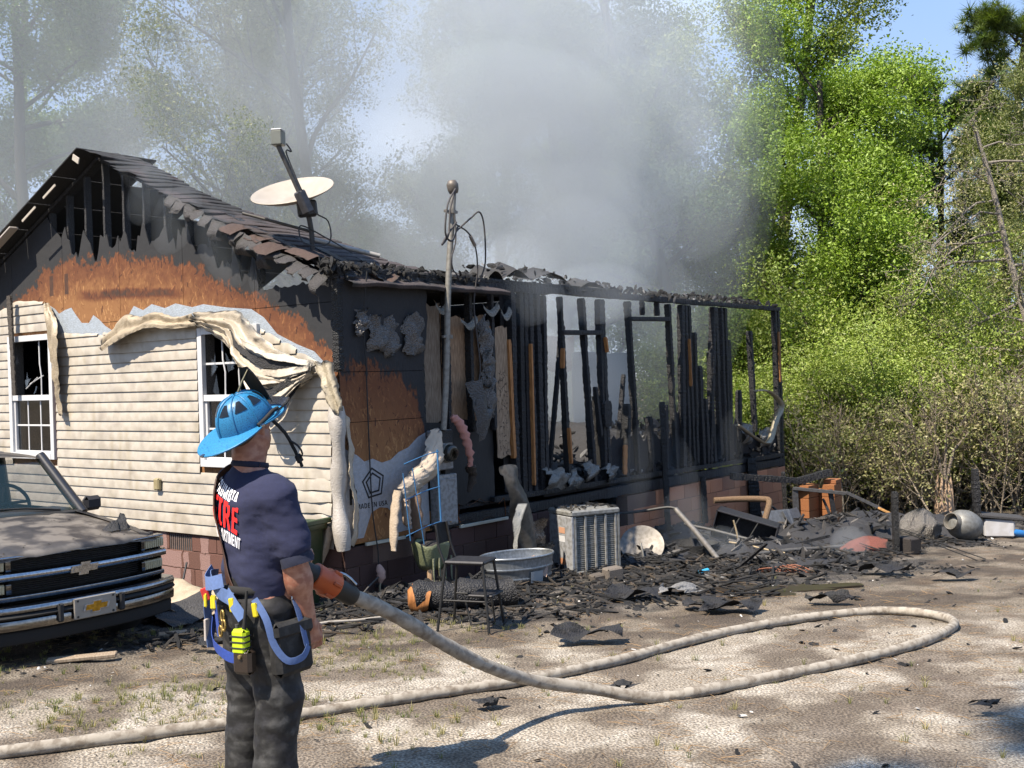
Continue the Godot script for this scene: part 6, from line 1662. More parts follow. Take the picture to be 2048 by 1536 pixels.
		var mi := part(t, "side_mirror", M.rubber, Color(0.022, 0.022, 0.024), func(m: MB): m.box(xf(Vector3(0.90 * s, 1.04, -1.30), Vector3(0, 0.15 * s, 0)), Vector3(0.19, 0.13, 0.08), 0.03))
		part(mi, "mirror_arm", M.rubber, Color(0.02, 0.02, 0.02), func(m: MB): m.tube([Vector3(0.74 * s, 1.0, -1.28), Vector3(0.84 * s, 1.02, -1.3)], [0.025], 6))
		for z in [-0.62, -3.35]:
			var w := part(t, "wheel", M.rubber, Color(0.018, 0.018, 0.018), func(m: MB): m.tube([Vector3(0.60 * s, 0.33, z), Vector3(0.62 * s, 0.33, z), Vector3(0.78 * s, 0.33, z), Vector3(0.80 * s, 0.33, z)], [0.29, 0.33, 0.33, 0.29], 28))
			part(w, "rim", M.metal, Color(0.3, 0.3, 0.3), func(m: MB): m.tube([Vector3(0.79 * s, 0.33, z), Vector3(0.805 * s, 0.33, z)], [0.19, 0.17], 20))
	part(t, "roof", M.dust, dusty * 0.7, func(m: MB):
		var rows := []
		for k in 7:
			var z := -1.56 - 0.14 * k
			var row := PackedVector3Array()
			for i in 13:
				var x := (i / 12.0 - 0.5) * 2
				row.append(Vector3(x * 0.62, 1.475 + 0.065 * sin(PI * (0.12 + 0.76 * k / 6.0)) - 0.05 * pow(absf(x), 3), z))
			rows.append(row)
		m.grid(rows))
	part(t, "rear_window", M.pane, Color.WHITE, func(m: MB): m.quad(Vector3(-0.66, 1.0, -2.52), Vector3(0.66, 1.0, -2.52), Vector3(0.57, 1.47, -2.38), Vector3(-0.57, 1.47, -2.38)))
	part(t, "cab_back", M.paint, paint, func(m: MB): m.bx(Vector3(-0.78, 0.4, -2.56), Vector3(0.78, 1.0, -2.52)))
	part(t, "bed", M.paint, paint, func(m: MB):
		m.bx(Vector3(-0.82, 0.4, -4.3), Vector3(-0.77, 0.95, -2.6), 0.02); m.bx(Vector3(0.77, 0.4, -4.3), Vector3(0.82, 0.95, -2.6), 0.02); m.bx(Vector3(-0.77, 0.45, -4.3), Vector3(0.77, 0.5, -2.6)))
	part(t, "tailgate", M.paint, paint, func(m: MB): m.bx(Vector3(-0.77, 0.45, -4.34), Vector3(0.77, 0.95, -4.3), 0.01))
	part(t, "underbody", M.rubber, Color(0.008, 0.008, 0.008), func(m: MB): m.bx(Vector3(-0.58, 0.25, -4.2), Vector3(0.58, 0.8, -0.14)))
	part(t, "dashboard", M.rubber, Color(0.03, 0.03, 0.032), func(m: MB): m.bx(Vector3(-0.68, 0.8, -1.55), Vector3(0.68, 1.03, -1.2), 0.03))
	for x in [-0.36, 0.36]: part(t, "seat", M.cloth, Color(0.04, 0.04, 0.042), func(m: MB): m.box(xf(Vector3(x, 0.95, -2.35), Vector3(0.2, 0, 0)), Vector3(0.5, 0.6, 0.14), 0.05))
	part(t, "steering_wheel", M.rubber, Color(0.015, 0.015, 0.015), func(m: MB):
		var p := []
		for k in 25: p.append(xf(Vector3(0.33, 1.08, -1.68), Vector3(-0.5, 0, 0)) * Vector3(cos(TAU * k / 24) * 0.18, sin(TAU * k / 24) * 0.18, 0))
		m.tube(p, [0.016], 6, false)
		m.tube([p[0], p[12]], [0.014], 5); m.tube([p[18], p[18].lerp(p[6], 0.5)], [0.014], 5))
	for x in [[-0.1, 0.5], [-0.62, -0.05]]:
		part(t, "wiper", M.rubber, Color(0.015, 0.015, 0.015), func(m: MB): m.tube([Vector3(x[1], 1.03, -1.14), Vector3(lerpf(x[0], x[1], 0.5), 1.07, -1.18), Vector3(x[0], 1.085, -1.2)], [0.011, 0.009, 0.007], 5))
	# ash and burnt flakes on the hood
	many("ash_flakes", chip(71).mesh(), M.charred, range(260).map(func(_k):
		var x := R(-0.7, 0.7); var z := R(-1.05, -0.05)
		return xf(Vector3(x, 0.905 - 0.06 * pow(x / 0.74, 2) + 0.115 * sm(0.0, -1.1, z) + 0.002, z - 0.03), Vector3(0.08, R(0, 6), 0), Vector3(1.5, 0.5, 0.8) * (0.004 + 0.014 * pow(rng.randf(), 3.0)))), [Color(0.02, 0.02, 0.02), Color(0.03, 0.028, 0.026), Color(0.012, 0.012, 0.012), Color(0.25, 0.23, 0.2)], t)
	var df := sheet([[Vector3(-0.14, 0.0, 0.02), Vector3(-0.04, 0.05, 0), Vector3(0.06, 0.06, -0.02), Vector3(0.15, 0.11, -0.05)], [Vector3(-0.12, 0.0, 0.08), Vector3(-0.02, 0.02, 0.06), Vector3(0.07, 0.05, 0.05), Vector3(0.16, 0.06, 0.0)], [Vector3(-0.15, 0.0, 0.12), Vector3(0.0, -0.01, 0.12), Vector3(0.1, 0.0, 0.10), Vector3(0.15, 0.02, 0.05)]], "charred_flake", M.charred, Color(0.03, 0.03, 0.032), self, 0.03, 10.0)
	df.transform = HX * Transform3D(Basis(Vector3.UP, 0.3), Vector3(-2.88 + 0.5, -0.17 + 0.915, -0.25))
	tag(df, "curled black flake lying on the truck hood", "debris")

# ---------------------------------------------------------------- the firefighter
class Body:
	# bones: [from, to, radius, radius, squash]; joined by a smooth minimum and meshed as surface nets
	var bones := []
	var k := 0.05
	var wr := 0.0
	var wf := Vector3.ONE * 10.0
	var nz: FastNoiseLite
	func bone(a: Vector3, b: Vector3, ra: float, rb: float, sq := Vector3.ONE) -> void: bones.append([a, b, ra, rb, sq])
	func one(q: Array, p: Vector3) -> float:
		var s: Vector3 = q[4]
		var a: Vector3 = q[0]
		var ab: Vector3 = (q[1] - a) * s
		var ap := (p - a) * s
		var t := clampf(ap.dot(ab) / maxf(ab.length_squared(), 1e-9), 0.0, 1.0)
		return (ap - ab * t).length() - lerpf(q[2], q[3], t)
	func at(p: Vector3) -> float:
		var d := 9.0
		for q in bones:
			var e := one(q, p)
			var h := maxf(k - absf(d - e), 0.0) / k
			d = minf(d, e) - h * h * k * 0.25
		return d
	func mesh_into(mb: MB, cell: float, lo := Vector3.INF, hi := -Vector3.INF) -> void:
		if lo == Vector3.INF:
			for q in bones:
				var r: float = maxf(q[2], q[3]) + 0.03
				for e in [q[0], q[1]]:
					lo = lo.min(e - Vector3.ONE * r); hi = hi.max(e + Vector3.ONE * r)
		var n := Vector3i(((hi - lo) / cell).ceil()) + Vector3i.ONE * 2
		var f := PackedFloat32Array()
		f.resize(n.x * n.y * n.z); f.fill(9.0)
		var sy := n.x
		var sz := n.x * n.y
		for q in bones:
			var r: float = maxf(q[2], q[3]) + k + cell * 2.0
			var b0 := Vector3i(((q[0].min(q[1]) - Vector3.ONE * r - lo) / cell).floor()).clamp(Vector3i.ZERO, n - Vector3i.ONE)
			var b1 := Vector3i(((q[0].max(q[1]) + Vector3.ONE * r - lo) / cell).ceil()).clamp(Vector3i.ZERO, n - Vector3i.ONE)
			for z in range(b0.z, b1.z + 1):
				for y in range(b0.y, b1.y + 1):
					var i := z * sz + y * sy + b0.x
					for x in range(b0.x, b1.x + 1):
						var e := one(q, lo + Vector3(x, y, z) * cell)
						var d := f[i]
						var h := maxf(k - absf(d - e), 0.0) / k
						f[i] = minf(d, e) - h * h * k * 0.25
						i += 1
		if wr > 0.0:
			for z in n.z:
				for y in n.y:
					var i := z * sz + y * sy
					for x in n.x:
						if absf(f[i]) < 0.04:
							var p := (lo + Vector3(x, y, z) * cell) * wf
							f[i] += wr * (nz.get_noise_3dv(p * 100.0) + 0.4 * nz.get_noise_3dv(p * 260.0))
						i += 1
		var id := {}
		var off := [0, 1, sy, sy + 1, sz, sz + 1, sz + sy, sz + sy + 1]
		var cn := []
		for c in 8: cn.append(Vector3(c & 1, (c >> 1) & 1, c >> 2))
		for z in n.z - 1:
			for y in n.y - 1:
				for x in n.x - 1:
					var i := z * sz + y * sy + x
					var m := 0
					for c in 8:
						if f[i + off[c]] < 0.0: m += 1
					if m == 0 or m == 8: continue
					var s := Vector3.ZERO
					var w := 0
					for a in 8:
						for bit in [1, 2, 4]:
							if a & bit: continue
							var fa := f[i + off[a]]; var fb := f[i + off[a | bit]]
							if (fa < 0.0) != (fb < 0.0):
								s += cn[a].lerp(cn[a | bit], fa / (fa - fb)); w += 1
					s /= w
					var g := Vector3.ZERO
					for c in 8: g += (cn[c] - Vector3.ONE * 0.5) * f[i + off[c]]
					id[i] = mb.vert(lo + (Vector3(x, y, z) + s) * cell, g.normalized())
		for i in id:
			var x: int = i % sy
			var y: int = (i / sy) % n.y
			var z: int = i / sz
			for ax in 3:
				var u: int = [sy, sz, 1][ax]
				var w: int = [sz, 1, sy][ax]
				var e: int = [1, sy, sz][ax]
				if ([y, z, x][ax] == 0) or ([z, x, y][ax] == 0): continue
				var f0 := f[i]; var f1 := f[i + e]
				if (f0 < 0.0) == (f1 < 0.0): continue
				if not (id.has(i - u) and id.has(i - w) and id.has(i - u - w)): continue
				var q := [id[i], id[i - u], id[i - u - w], id[i - w]]
				if f0 < 0.0: q.reverse()
				for t in [0, 1, 2, 0, 2, 3]: mb.ix.append(q[t])

var shirt: Body
func on_back(x: float, y: float, lift := 0.004) -> Vector3:   # the point of the shirt's back at local x, y
	var z := 0.32
	for k in 24:
		var d := shirt.at(Vector3(x, y, z))
		if d < lift: break
		z -= maxf(d - lift, 0.001) * 0.8
	return Vector3(x, y, z)

func strap(o: Node3D, called: String, pts: Array, w: float, c: Color, m: Material = M.cloth, th := 0.003) -> MeshInstance3D:
	# a flat band following points; its face turns away from the body's axis
	return part(o, called, m, c, func(mb: MB):
		var p := spline(pts, 5)
		var rows := []
		for i in p.size():
			var t: Vector3 = (p[mini(i + 1, p.size() - 1)] - p[maxi(i - 1, 0)]).normalized()
			var nn := Vector3(p[i].x, 0.0, p[i].z - 0.01)
			if nn.length() < 0.02: nn = Vector3.BACK
			nn = (nn - t * nn.dot(t)).normalized()
			var s := t.cross(nn).normalized() * w * 0.5
			rows.append(PackedVector3Array([p[i] - s, p[i] - s + nn * th, p[i] + s + nn * th, p[i] + s, p[i] - s]))
		mb.grid(rows))

func make_person() -> void:
	var P := thing("person", "firefighter in blue helmet, navy shirt and dark trousers seen from behind, watching the house", "person", "", Vector3(-1.165, 0.0, -5.05), deg_to_rad(-46))
	var nz := noise(70, 0.01, FastNoiseLite.TYPE_SIMPLEX_SMOOTH, 3)
	# --- the body itself
	var bd := Body.new(); bd.k = 0.05
	var Z2 := Vector3(1, 1, 1.45)
	bd.bone(Vector3(0, 1.0, 0), Vector3(0, 1.12, 0), 0.13, 0.125, Z2)
	bd.bone(Vector3(0, 1.15, 0), Vector3(0, 1.36, 0.0), 0.14, 0.165, Z2)
	bd.bone(Vector3(-0.15, 1.43, 0), Vector3(0.14, 1.40, 0), 0.06, 0.06)
	bd.bone(Vector3(-0.01, 1.45, 0.02), Vector3(-0.02, 1.58, 0.012), 0.068, 0.062)
	bd.bone(Vector3(-0.02, 1.60, 0.01), Vector3(-0.02, 1.66, -0.005), 0.07, 0.085)
	for s in [-1.0, 1.0]:
		bd.bone(Vector3(0.09 * s, 0.95, 0), Vector3(0.11 * s, 0.5, -0.01), 0.10, 0.06)
		bd.bone(Vector3(0.11 * s, 0.5, -0.01), Vector3(0.12 * s, 0.10, 0.03), 0.058, 0.04)
		bd.bone(Vector3(0.12 * s, 0.06, 0.05), Vector3(0.13 * s, 0.04, -0.12), 0.045, 0.035)
	var elbow := Vector3(0.235, 1.12, -0.045)
	var wrist := Vector3(0.215, 0.865, -0.125)
	bd.bone(Vector3(0.185, 1.40, -0.01), elbow, 0.058, 0.046)
	bd.bone(elbow, elbow.lerp(wrist, 0.3), 0.046, 0.050)
	bd.bone(elbow.lerp(wrist, 0.3), wrist, 0.050, 0.031)
	var le := Vector3(-0.25, 1.16, -0.06)
	var lw := Vector3(-0.16, 1.06, -0.24)
	bd.bone(Vector3(-0.19, 1.42, -0.01), le, 0.058, 0.045)
	bd.bone(le, lw, 0.047, 0.03)
	var mb := MB.new(); mb.col = Color(0.42, 0.225, 0.155)
	bd.mesh_into(mb, 0.0125)
	# head on a finer grid: skull, jaw, nose, brow, ears, lips
	var hd := Body.new(); hd.k = 0.022
	var hx := Transform3D(Basis(Vector3.UP, 0.28) * Basis(Vector3.RIGHT, 0.22), Vector3(-0.02, 1.70, 0.005))
	var hb := func(a: Vector3, b: Vector3, ra: float, rb: float) -> void: hd.bone(hx * a, hx * b, ra, rb)
	hb.call(Vector3(0, 0.02, 0.02), Vector3(0, 0.02, -0.02), 0.078, 0.076)
	hb.call(Vector3(0, -0.03, -0.02), Vector3(0, -0.085, -0.055), 0.066, 0.040)
	hb.call(Vector3(-0.04, -0.07, -0.02), Vector3(0.04, -0.07, -0.02), 0.035, 0.035)
	hb.call(Vector3(0, -0.005, -0.095), Vector3(0, -0.035, -0.112), 0.009, 0.014)
	hb.call(Vector3(-0.035, 0.012, -0.082), Vector3(0.035, 0.012, -0.082), 0.012, 0.012)
	hb.call(Vector3(-0.018, -0.066, -0.088), Vector3(0.018, -0.066, -0.088), 0.010, 0.010)
	for s in [-1.0, 1.0]: hb.call(Vector3(0.078 * s, 0.012, 0.012), Vector3(0.076 * s, -0.028, 0.004), 0.016, 0.010)
	hb.call(Vector3(0, -0.13, 0.025), Vector3(0, -0.05, 0.01), 0.058, 0.062)
	hd.mesh_into(mb, 0.006)
	# right hand, hanging half closed; left hand round the hose
	var hand := func(w: Vector3, fx: Transform3D, curl: float) -> void:
		# hand axes: y down the fingers, x across the palm to the thumb side, z out of the palm
		var h := Body.new(); h.k = 0.012
		var B := func(a: Vector3, b: Vector3, ra: float, rb: float) -> void: h.bone(fx * a, fx * b, ra, rb)
		B.call(Vector3(0, -0.02, 0), Vector3(0, 0.02, 0), 0.027, 0.026)
		for f in 4: B.call(Vector3(-0.008 + 0.006 * f, 0.015, 0), Vector3(-0.03 + 0.02 * f, 0.085, 0.0), 0.017, 0.0125)
		for f in 4:
			var L: float = [0.062, 0.075, 0.082, 0.074][f]
			var p := Vector3(-0.03 + 0.02 * f, 0.088, 0.002)
			var a := curl * (0.5 + 0.08 * (3 - f))
			for sg in 3:
				var l: float = L * [0.45, 0.31, 0.24][sg]
				var q := p + Vector3(0.001 * (f - 1.5), cos(a), sin(a)) * l
				B.call(p, q, 0.0098 - 0.0008 * sg, 0.0092 - 0.0009 * sg)
				p = q; a += curl * [0.85, 0.65, 0.3][sg]
		B.call(Vector3(0.022, 0.01, 0.008), Vector3(0.046, 0.045, 0.022), 0.016, 0.012)
		B.call(Vector3(0.046, 0.045, 0.022), Vector3(0.05, 0.08, 0.034), 0.0112, 0.010)
		B.call(Vector3(0.05, 0.08, 0.034), Vector3(0.044, 0.105, 0.044), 0.010, 0.0075)
		h.mesh_into(mb, 0.004)
	# palm faces the thigh (towards -x), thumb forwards (-z)
	hand.call(wrist, Transform3D(Basis(Vector3(0.1, 0.25, -0.97).normalized(), Vector3(-0.05, -0.97, -0.22).normalized(), Vector3(-0.99, 0.05, -0.05).normalized()).orthonormalized(), wrist + Vector3(-0.002, -0.02, -0.006)), 0.75)
	hand.call(lw, Transform3D(Basis(Vector3(0.1, 0.9, 0.2).normalized(), Vector3(0.75, 0.0, -0.65).normalized(), Vector3(-0.5, -0.3, -0.6).normalized()).orthonormalized(), lw), 0.9)
	put(mb, "body", M.skin, P)
	var hr := Body.new(); hr.k = 0.02
	hr.bone(hx * Vector3(0, 0.03, 0.035), hx * Vector3(0, 0.04, -0.01), 0.080, 0.076)
	hr.bone(hx * Vector3(0, -0.02, 0.05), hx * Vector3(0, -0.045, 0.045), 0.060, 0.045)
	var hm := MB.new(); hm.col = Color(0.07, 0.045, 0.03)
	hr.mesh_into(hm, 0.009)
	put(hm, "hair", M.cloth, P)
	# --- shirt
	shirt = Body.new(); shirt.k = 0.06; shirt.nz = nz; shirt.wr = 0.015; shirt.wf = Vector3(2.5, 5.0, 2.5)
	var Z3 := Vector3(1, 1, 1.0)
	for q in [[0.955, 0.07, 0.100, 0.0], [1.02, 0.075, 0.112, 0.0], [1.10, 0.07, 0.110, 0.0], [1.22, 0.08, 0.115, 0.0], [1.34, 0.09, 0.122, -0.01], [1.40, 0.09, 0.105, -0.01]]:
		shirt.bone(Vector3(-q[1] + q[3], q[0], 0.005), Vector3(q[1] + q[3], q[0], 0.005), q[2], q[2], Z3)
	shirt.bone(Vector3(-0.15, 1.435, 0.0), Vector3(0.14, 1.405, 0.0), 0.078, 0.078)
	shirt.bone(Vector3(-0.02, 1.43, 0.01), Vector3(-0.02, 1.52, 0.01), 0.10, 0.074)
	shirt.bone(Vector3(0.185, 1.395, -0.01), Vector3(0.237, 1.19, -0.04), 0.085, 0.076)
	shirt.bone(Vector3(-0.195, 1.415, -0.01), Vector3(-0.245, 1.22, -0.05), 0.085, 0.076)
	var sm_ := MB.new(); sm_.col = Color(0.016, 0.020, 0.060)
	shirt.mesh_into(sm_, 0.011)
	put(sm_, "shirt", M.cloth, P)
	part(P, "collar", M.cloth, Color(0.013, 0.016, 0.042), func(m: MB):
		var p := []
		for k in 25: p.append(Vector3(-0.02 + cos(TAU * k / 24) * 0.073, 1.545 + 0.012 * sin(TAU * k / 24), 0.008 + sin(TAU * k / 24) * 0.075))
		m.tube(p, [0.010], 6, false, 0.0, 1.6))
	for q in [[Vector3(0.237, 1.19, -0.04), Vector3(0.185, 1.395, -0.01)], [Vector3(-0.245, 1.22, -0.05), Vector3(-0.195, 1.415, -0.01)]]:
		part(P, "sleeve_hem", M.cloth, Color(0.013, 0.016, 0.042), func(m: MB):
			var ax: Vector3 = (q[0] - q[1]).normalized()
			m.tube([q[0] + ax * 0.035, q[0] + ax * 0.058, q[0] + ax * 0.078], [0.071, 0.074, 0.073], 20, false, 0.03))
	# lettering, bent onto the back
	var white := mat(0.8, Color(0.86, 0.86, 0.88)); white.vertex_color_use_as_albedo = false
	var red := mat(0.8, Color(0.86, 0.11, 0.10)); red.vertex_color_use_as_albedo = false
	for q in [["COLUMBIA", 0.058, 1.435, 0.23, white, -0.28], ["FIRE", 0.125, 1.335, 0.22, red, -0.26], ["DEPARTMENT", 0.052, 1.235, 0.23, white, -0.22]]:
		var am := text_mesh(q[0], 1.0)
		var a := am.surface_get_arrays(0)
		var vs: PackedVector3Array = a[Mesh.ARRAY_VERTEX]
		var idx: PackedInt32Array = a[Mesh.ARRAY_INDEX]
		var lo := Vector3.INF; var hi := -Vector3.INF
		for v in vs: lo = lo.min(v); hi = hi.max(v)
		var m := MB.new()
		var todo := []
		var sc := Vector2(q[3] / (hi.x - lo.x), q[1] / (hi.y - lo.y))
		for k in range(0, idx.size(), 3):
			var t := []
			for j in 3: t.append(Vector2((vs[idx[k + j]].x - (lo.x + hi.x) / 2) * sc.x, (vs[idx[k + j]].y - (lo.y + hi.y) / 2) * sc.y))
			if absf((t[1] - t[0]).cross(t[2] - t[0])) > 1e-8 and vs[idx[k]].z >= hi.z - 1e-5 and vs[idx[k + 1]].z >= hi.z - 1e-5 and vs[idx[k + 2]].z >= hi.z - 1e-5: todo.append(t)
		while todo.size():
			var t: Array = todo.pop_back()
			var big := 0
			for j in 3:
				if t[j].distance_to(t[(j + 1) % 3]) > t[big].distance_to(t[(big + 1) % 3]): big = j
			if t[big].distance_to(t[(big + 1) % 3]) > 0.02:
				var md: Vector2 = (t[big] + t[(big + 1) % 3]) / 2
				todo.append([t[big], md, t[(big + 2) % 3]]); todo.append([md, t[(big + 1) % 3], t[(big + 2) % 3]])
				continue
			var w := []
			for j in 3:
				var r: Vector2 = t[j].rotated(q[5])
				w.append(on_back(r.x - 0.035, q[2] + r.y, 0.006))
			m.tri(w[0], w[1], w[2], Vector3.BACK)
		put(m, "lettering", q[4], P)
	# --- bunker trousers
	var tr := Body.new(); tr.k = 0.05; tr.nz = nz; tr.wr = 0.014; tr.wf = Vector3(2.2, 5.0, 2.2)
	tr.bone(Vector3(0, 0.90, 0), Vector3(0, 1.035, 0), 0.165, 0.152, Vector3(1, 1, 1.22))
	for s in [-1.0, 1.0]:
		tr.bone(Vector3(0.088 * s, 0.90, 0.005), Vector3(0.115 * s, 0.52, -0.02), 0.125, 0.098)
		tr.bone(Vector3(0.115 * s, 0.52, -0.02), Vector3(0.125 * s, 0.14, 0.02), 0.100, 0.098)
	var tm := MB.new(); tm.col = Color(0.019, 0.019, 0.020)
	tr.mesh_into(tm, 0.0115)
	for i in tm.v.size():   # pale scuffs and dust on the knees and shins
		var g := sm(0.12, 0.4, nz.get_noise_3dv(tm.v[i] * 900.0) + 0.25 * sm(0.75, 0.45, tm.v[i].y))
		tm.c[i] = Color(0.019, 0.019, 0.020).lerp(Color(0.085, 0.085, 0.08), g * 0.6)
	put(tm, "trousers", M.trouser, P)
	for s in [-1.0, 1.0]:
		part(P, "boot", M.gloss, Color(0.015, 0.015, 0.015), func(m: MB):
			m.tube([Vector3(0.125 * s, 0.2, 0.03), Vector3(0.125 * s, 0.09, 0.03), Vector3(0.127 * s, 0.055, 0.0), Vector3(0.13 * s, 0.05, -0.10), Vector3(0.132 * s, 0.045, -0.17)], [0.07, 0.07, 0.062, 0.055, 0.03], 14, true))
	# cargo pocket on the right thigh
	part(P, "cargo_pocket", M.trouser, Color(0.026, 0.026, 0.027), func(m: MB): m.box(xf(Vector3(0.215, 0.75, -0.025), Vector3(0.05, 0.1, 0.06)), Vector3(0.075, 0.22, 0.20), 0.02))
	part(P, "pocket_flap", M.trouser, Color(0.03, 0.03, 0.031), func(m: MB): m.box(xf(Vector3(0.222, 0.84, -0.025), Vector3(0.05, 0.1, 0.1)), Vector3(0.07, 0.07, 0.212), 0.015))
	# belt and hardware
	part(P, "belt", M.cloth, Color(0.02, 0.02, 0.022), func(m: MB):
		var p := []
		for k in 33: p.append(Vector3(cos(TAU * k / 32) * 0.168, 1.005, 0.003 + sin(TAU * k / 32) * 0.138))
		m.tube(p, [0.010], 6, false, 0.0, 2.0))
	# brown leather sling from the left shoulder to the radio
	var sp := []
	for q in [[-0.135, 1.50], [-0.12, 1.44], [-0.105, 1.35], [-0.09, 1.26], [-0.06, 1.15], [-0.02, 1.05], [0.03, 0.97]]: sp.append(on_back(q[0], q[1], 0.009))
	sp.push_front(Vector3(-0.12, 1.535, 0.0))
	sp.push_front(Vector3(-0.10, 1.50, -0.09))
	strap(P, "leather_sling", sp, 0.042, Color(0.085, 0.042, 0.025), M.leather, 0.005)
	var blue := Color(0.10, 0.165, 0.36)
	var deep := Color(0.02, 0.06, 0.32)
	strap(P, "harness_strap", [Vector3(-0.24, 1.03, 0.06), Vector3(-0.14, 1.045, 0.15), Vector3(-0.04, 1.0, 0.175), Vector3(0.06, 0.97, 0.16)], 0.06, blue)
	strap(P, "harness_strap", [Vector3(-0.24, 1.06, 0.08), Vector3(-0.19, 1.02, 0.15), Vector3(-0.08, 1.03, 0.185), Vector3(0.0, 1.05, 0.17)], 0.06, blue * 1.1)
	strap(P, "harness_strap", [Vector3(-0.22, 1.02, 0.1), Vector3(-0.29, 0.92, 0.09), Vector3(-0.30, 0.8, 0.08), Vector3(-0.27, 0.70, 0.09)], 0.045, blue)
	strap(P, "harness_strap", [Vector3(-0.21, 0.84, 0.10), Vector3(-0.12, 0.76, 0.16), Vector3(0.0, 0.72, 0.165), Vector3(0.10, 0.72, 0.16)], 0.045, deep)
	strap(P, "harness_strap", [Vector3(0.02, 1.0, 0.165), Vector3(0.09, 0.95, 0.17), Vector3(0.14, 0.9, 0.16)], 0.05, blue)
	strap(P, "harness_strap", [Vector3(0.17, 0.98, 0.12), Vector3(0.225, 0.90, 0.10), Vector3(0.25, 0.79, 0.08), Vector3(0.275, 0.715, 0.03), Vector3(0.285, 0.72, -0.04), Vector3(0.27, 0.76, -0.08)], 0.03, blue * 0.9)
	strap(P, "harness_strap", [Vector3(0.265, 0.76, -0.075), Vector3(0.24, 0.88, -0.06), Vector3(0.2, 0.99, -0.05)], 0.03, blue * 0.8)
	strap(P, "harness_tab", [Vector3(-0.05, 0.96, 0.185), Vector3(-0.045, 0.88, 0.18), Vector3(-0.04, 0.80, 0.175)], 0.042, deep)
	part(P, "red_tag", M.cloth, Color(0.5, 0.03, 0.03), func(m: MB): m.box(xf(Vector3(-0.235, 0.955, 0.13), Vector3(0, 0.7, 0.3)), Vector3(0.035, 0.06, 0.012), 0.004))
	part(P, "white_label", M.cloth, Color(0.55, 0.5, 0.47), func(m: MB): m.box(xf(Vector3(-0.295, 0.78, 0.095), Vector3(0, -0.9, 0)), Vector3(0.045, 0.10, 0.012), 0.003))
	for q in [[-0.17, 0.94, 0.165, 0.032], [-0.085, 0.945, 0.18, 0.042], [-0.055, 0.95, 0.185, 0.03], [0.18, 0.935, 0.125, 0.026], [0.07, 0.95, 0.17, 0.03]]:
		part(P, "yellow_clip", M.gloss, Color(0.62, 0.52, 0.02), func(m: MB): m.box(xf(Vector3(q[0], q[1], q[2]), Vector3(0, 0.5 * signf(q[0]), 0.15)), Vector3(q[3], 0.062, 0.016), 0.005))
	for q in [[0.02, 0.90], [0.03, 0.86], [0.0, 0.83]]: part(P, "snap_hook", M.metal, Color(0.45, 0.31, 0.10), func(m: MB):
		var p := []
		for k in 11: p.append(Vector3(q[0] + 0.012 * cos(TAU * k / 10), float(q[1]) + 0.024 * sin(TAU * k / 10), 0.19))
		m.tube(p, [0.0055], 6, false))
	var rd := part(P, "radio", M.gloss, Color(0.50, 0.66, 0.02), func(m: MB): m.box(xf(Vector3(0.125, 0.80, 0.165), Vector3(0, 0.4, 0)), Vector3(0.075, 0.11, 0.05), 0.012))
	for k in 3: part(rd, "grip_band", M.rubber, Color(0.02, 0.02, 0.02), func(m: MB): m.box(xf(Vector3(0.125, 0.775 + 0.025 * k, 0.166), Vector3(0, 0.4, 0)), Vector3(0.080, 0.007, 0.053), 0.001))
	part(rd, "antenna", M.rubber, Color(0.015, 0.015, 0.015), func(m: MB): m.tube([Vector3(0.145, 0.85, 0.16), Vector3(0.155, 0.94, 0.155), Vector3(0.16, 1.02, 0.15)], [0.009, 0.007, 0.006], 7))
	part(rd, "knob", M.rubber, Color(0.05, 0.05, 0.05), func(m: MB): m.tube([Vector3(0.105, 0.85, 0.17), Vector3(0.105, 0.872, 0.17)], [0.009], 8))
	part(P, "leather_pouch", M.leather, Color(0.035, 0.02, 0.014), func(m: MB): m.box(xf(Vector3(0.135, 0.715, 0.155), Vector3(0, 0.4, 0)), Vector3(0.095, 0.11, 0.055), 0.014))
	part(P, "pouch_stud", M.metal, Color(0.5, 0.38, 0.16), func(m: MB): m.tube([Vector3(0.145, 0.74, 0.18), Vector3(0.147, 0.74, 0.19)], [0.009], 10))
	part(P, "carabiner", M.chrome, Color(0.55, 0.56, 0.58), func(m: MB):
		var p := []
		for k in 13: p.append(Vector3(0.215, 0.96 + 0.03 * sin(TAU * k / 12), -0.055 + 0.016 * cos(TAU * k / 12)))
		m.tube(p, [0.005], 6, false))
	# --- helmet, tilted back a little
	var hl := Node3D.new(); hl.name = "helmet"; P.add_child(hl)
	hl.transform = Transform3D(Basis(Vector3.UP, -0.02) * Basis(Vector3.RIGHT, 0.42) * Basis(Vector3.BACK, -0.06), Vector3(-0.02, 1.725, 0.02)).scaled_local(Vector3.ONE * 0.94)
	var hblue := Color(0.022, 0.20, 0.42)
	var dome := func(a: float, e: float, g := 0.0) -> Vector3:   # a round, e up (0 rim .. 1 crown)
		var c := cos(e * PI / 2)
		var r := pow(c, 0.78)
		return Vector3(cos(a) * (0.118 * r + g * c), 0.155 * sin(e * PI / 2) + g * sin(e * PI / 2), sin(a) * (0.148 * r + g * c))
	part(hl, "shell", M.helmet, hblue, func(m: MB):
		var rows := []
		for i in 13:
			var row := PackedVector3Array()
			for k in 41: row.append(dome.call(TAU * k / 40.0, i / 12.0))
			rows.append(row)
		m.grid(rows, false, true))
	var lip := func(a: float, t: float, dy := 0.0) -> Vector3:
		var bk := maxf(0.0, sin(a)); var sd := absf(cos(a)); var fr := maxf(0.0, -sin(a))
		var ext := 0.045 + 0.075 * bk + 0.02 * fr
		var b: Vector3 = dome.call(a, 0.0)
		var dir := Vector3(cos(a), 0, sin(a))
		return b + dir * ext * t + Vector3(0, dy - 0.035 * t * t * bk + 0.012 * t * t * sd, 0)
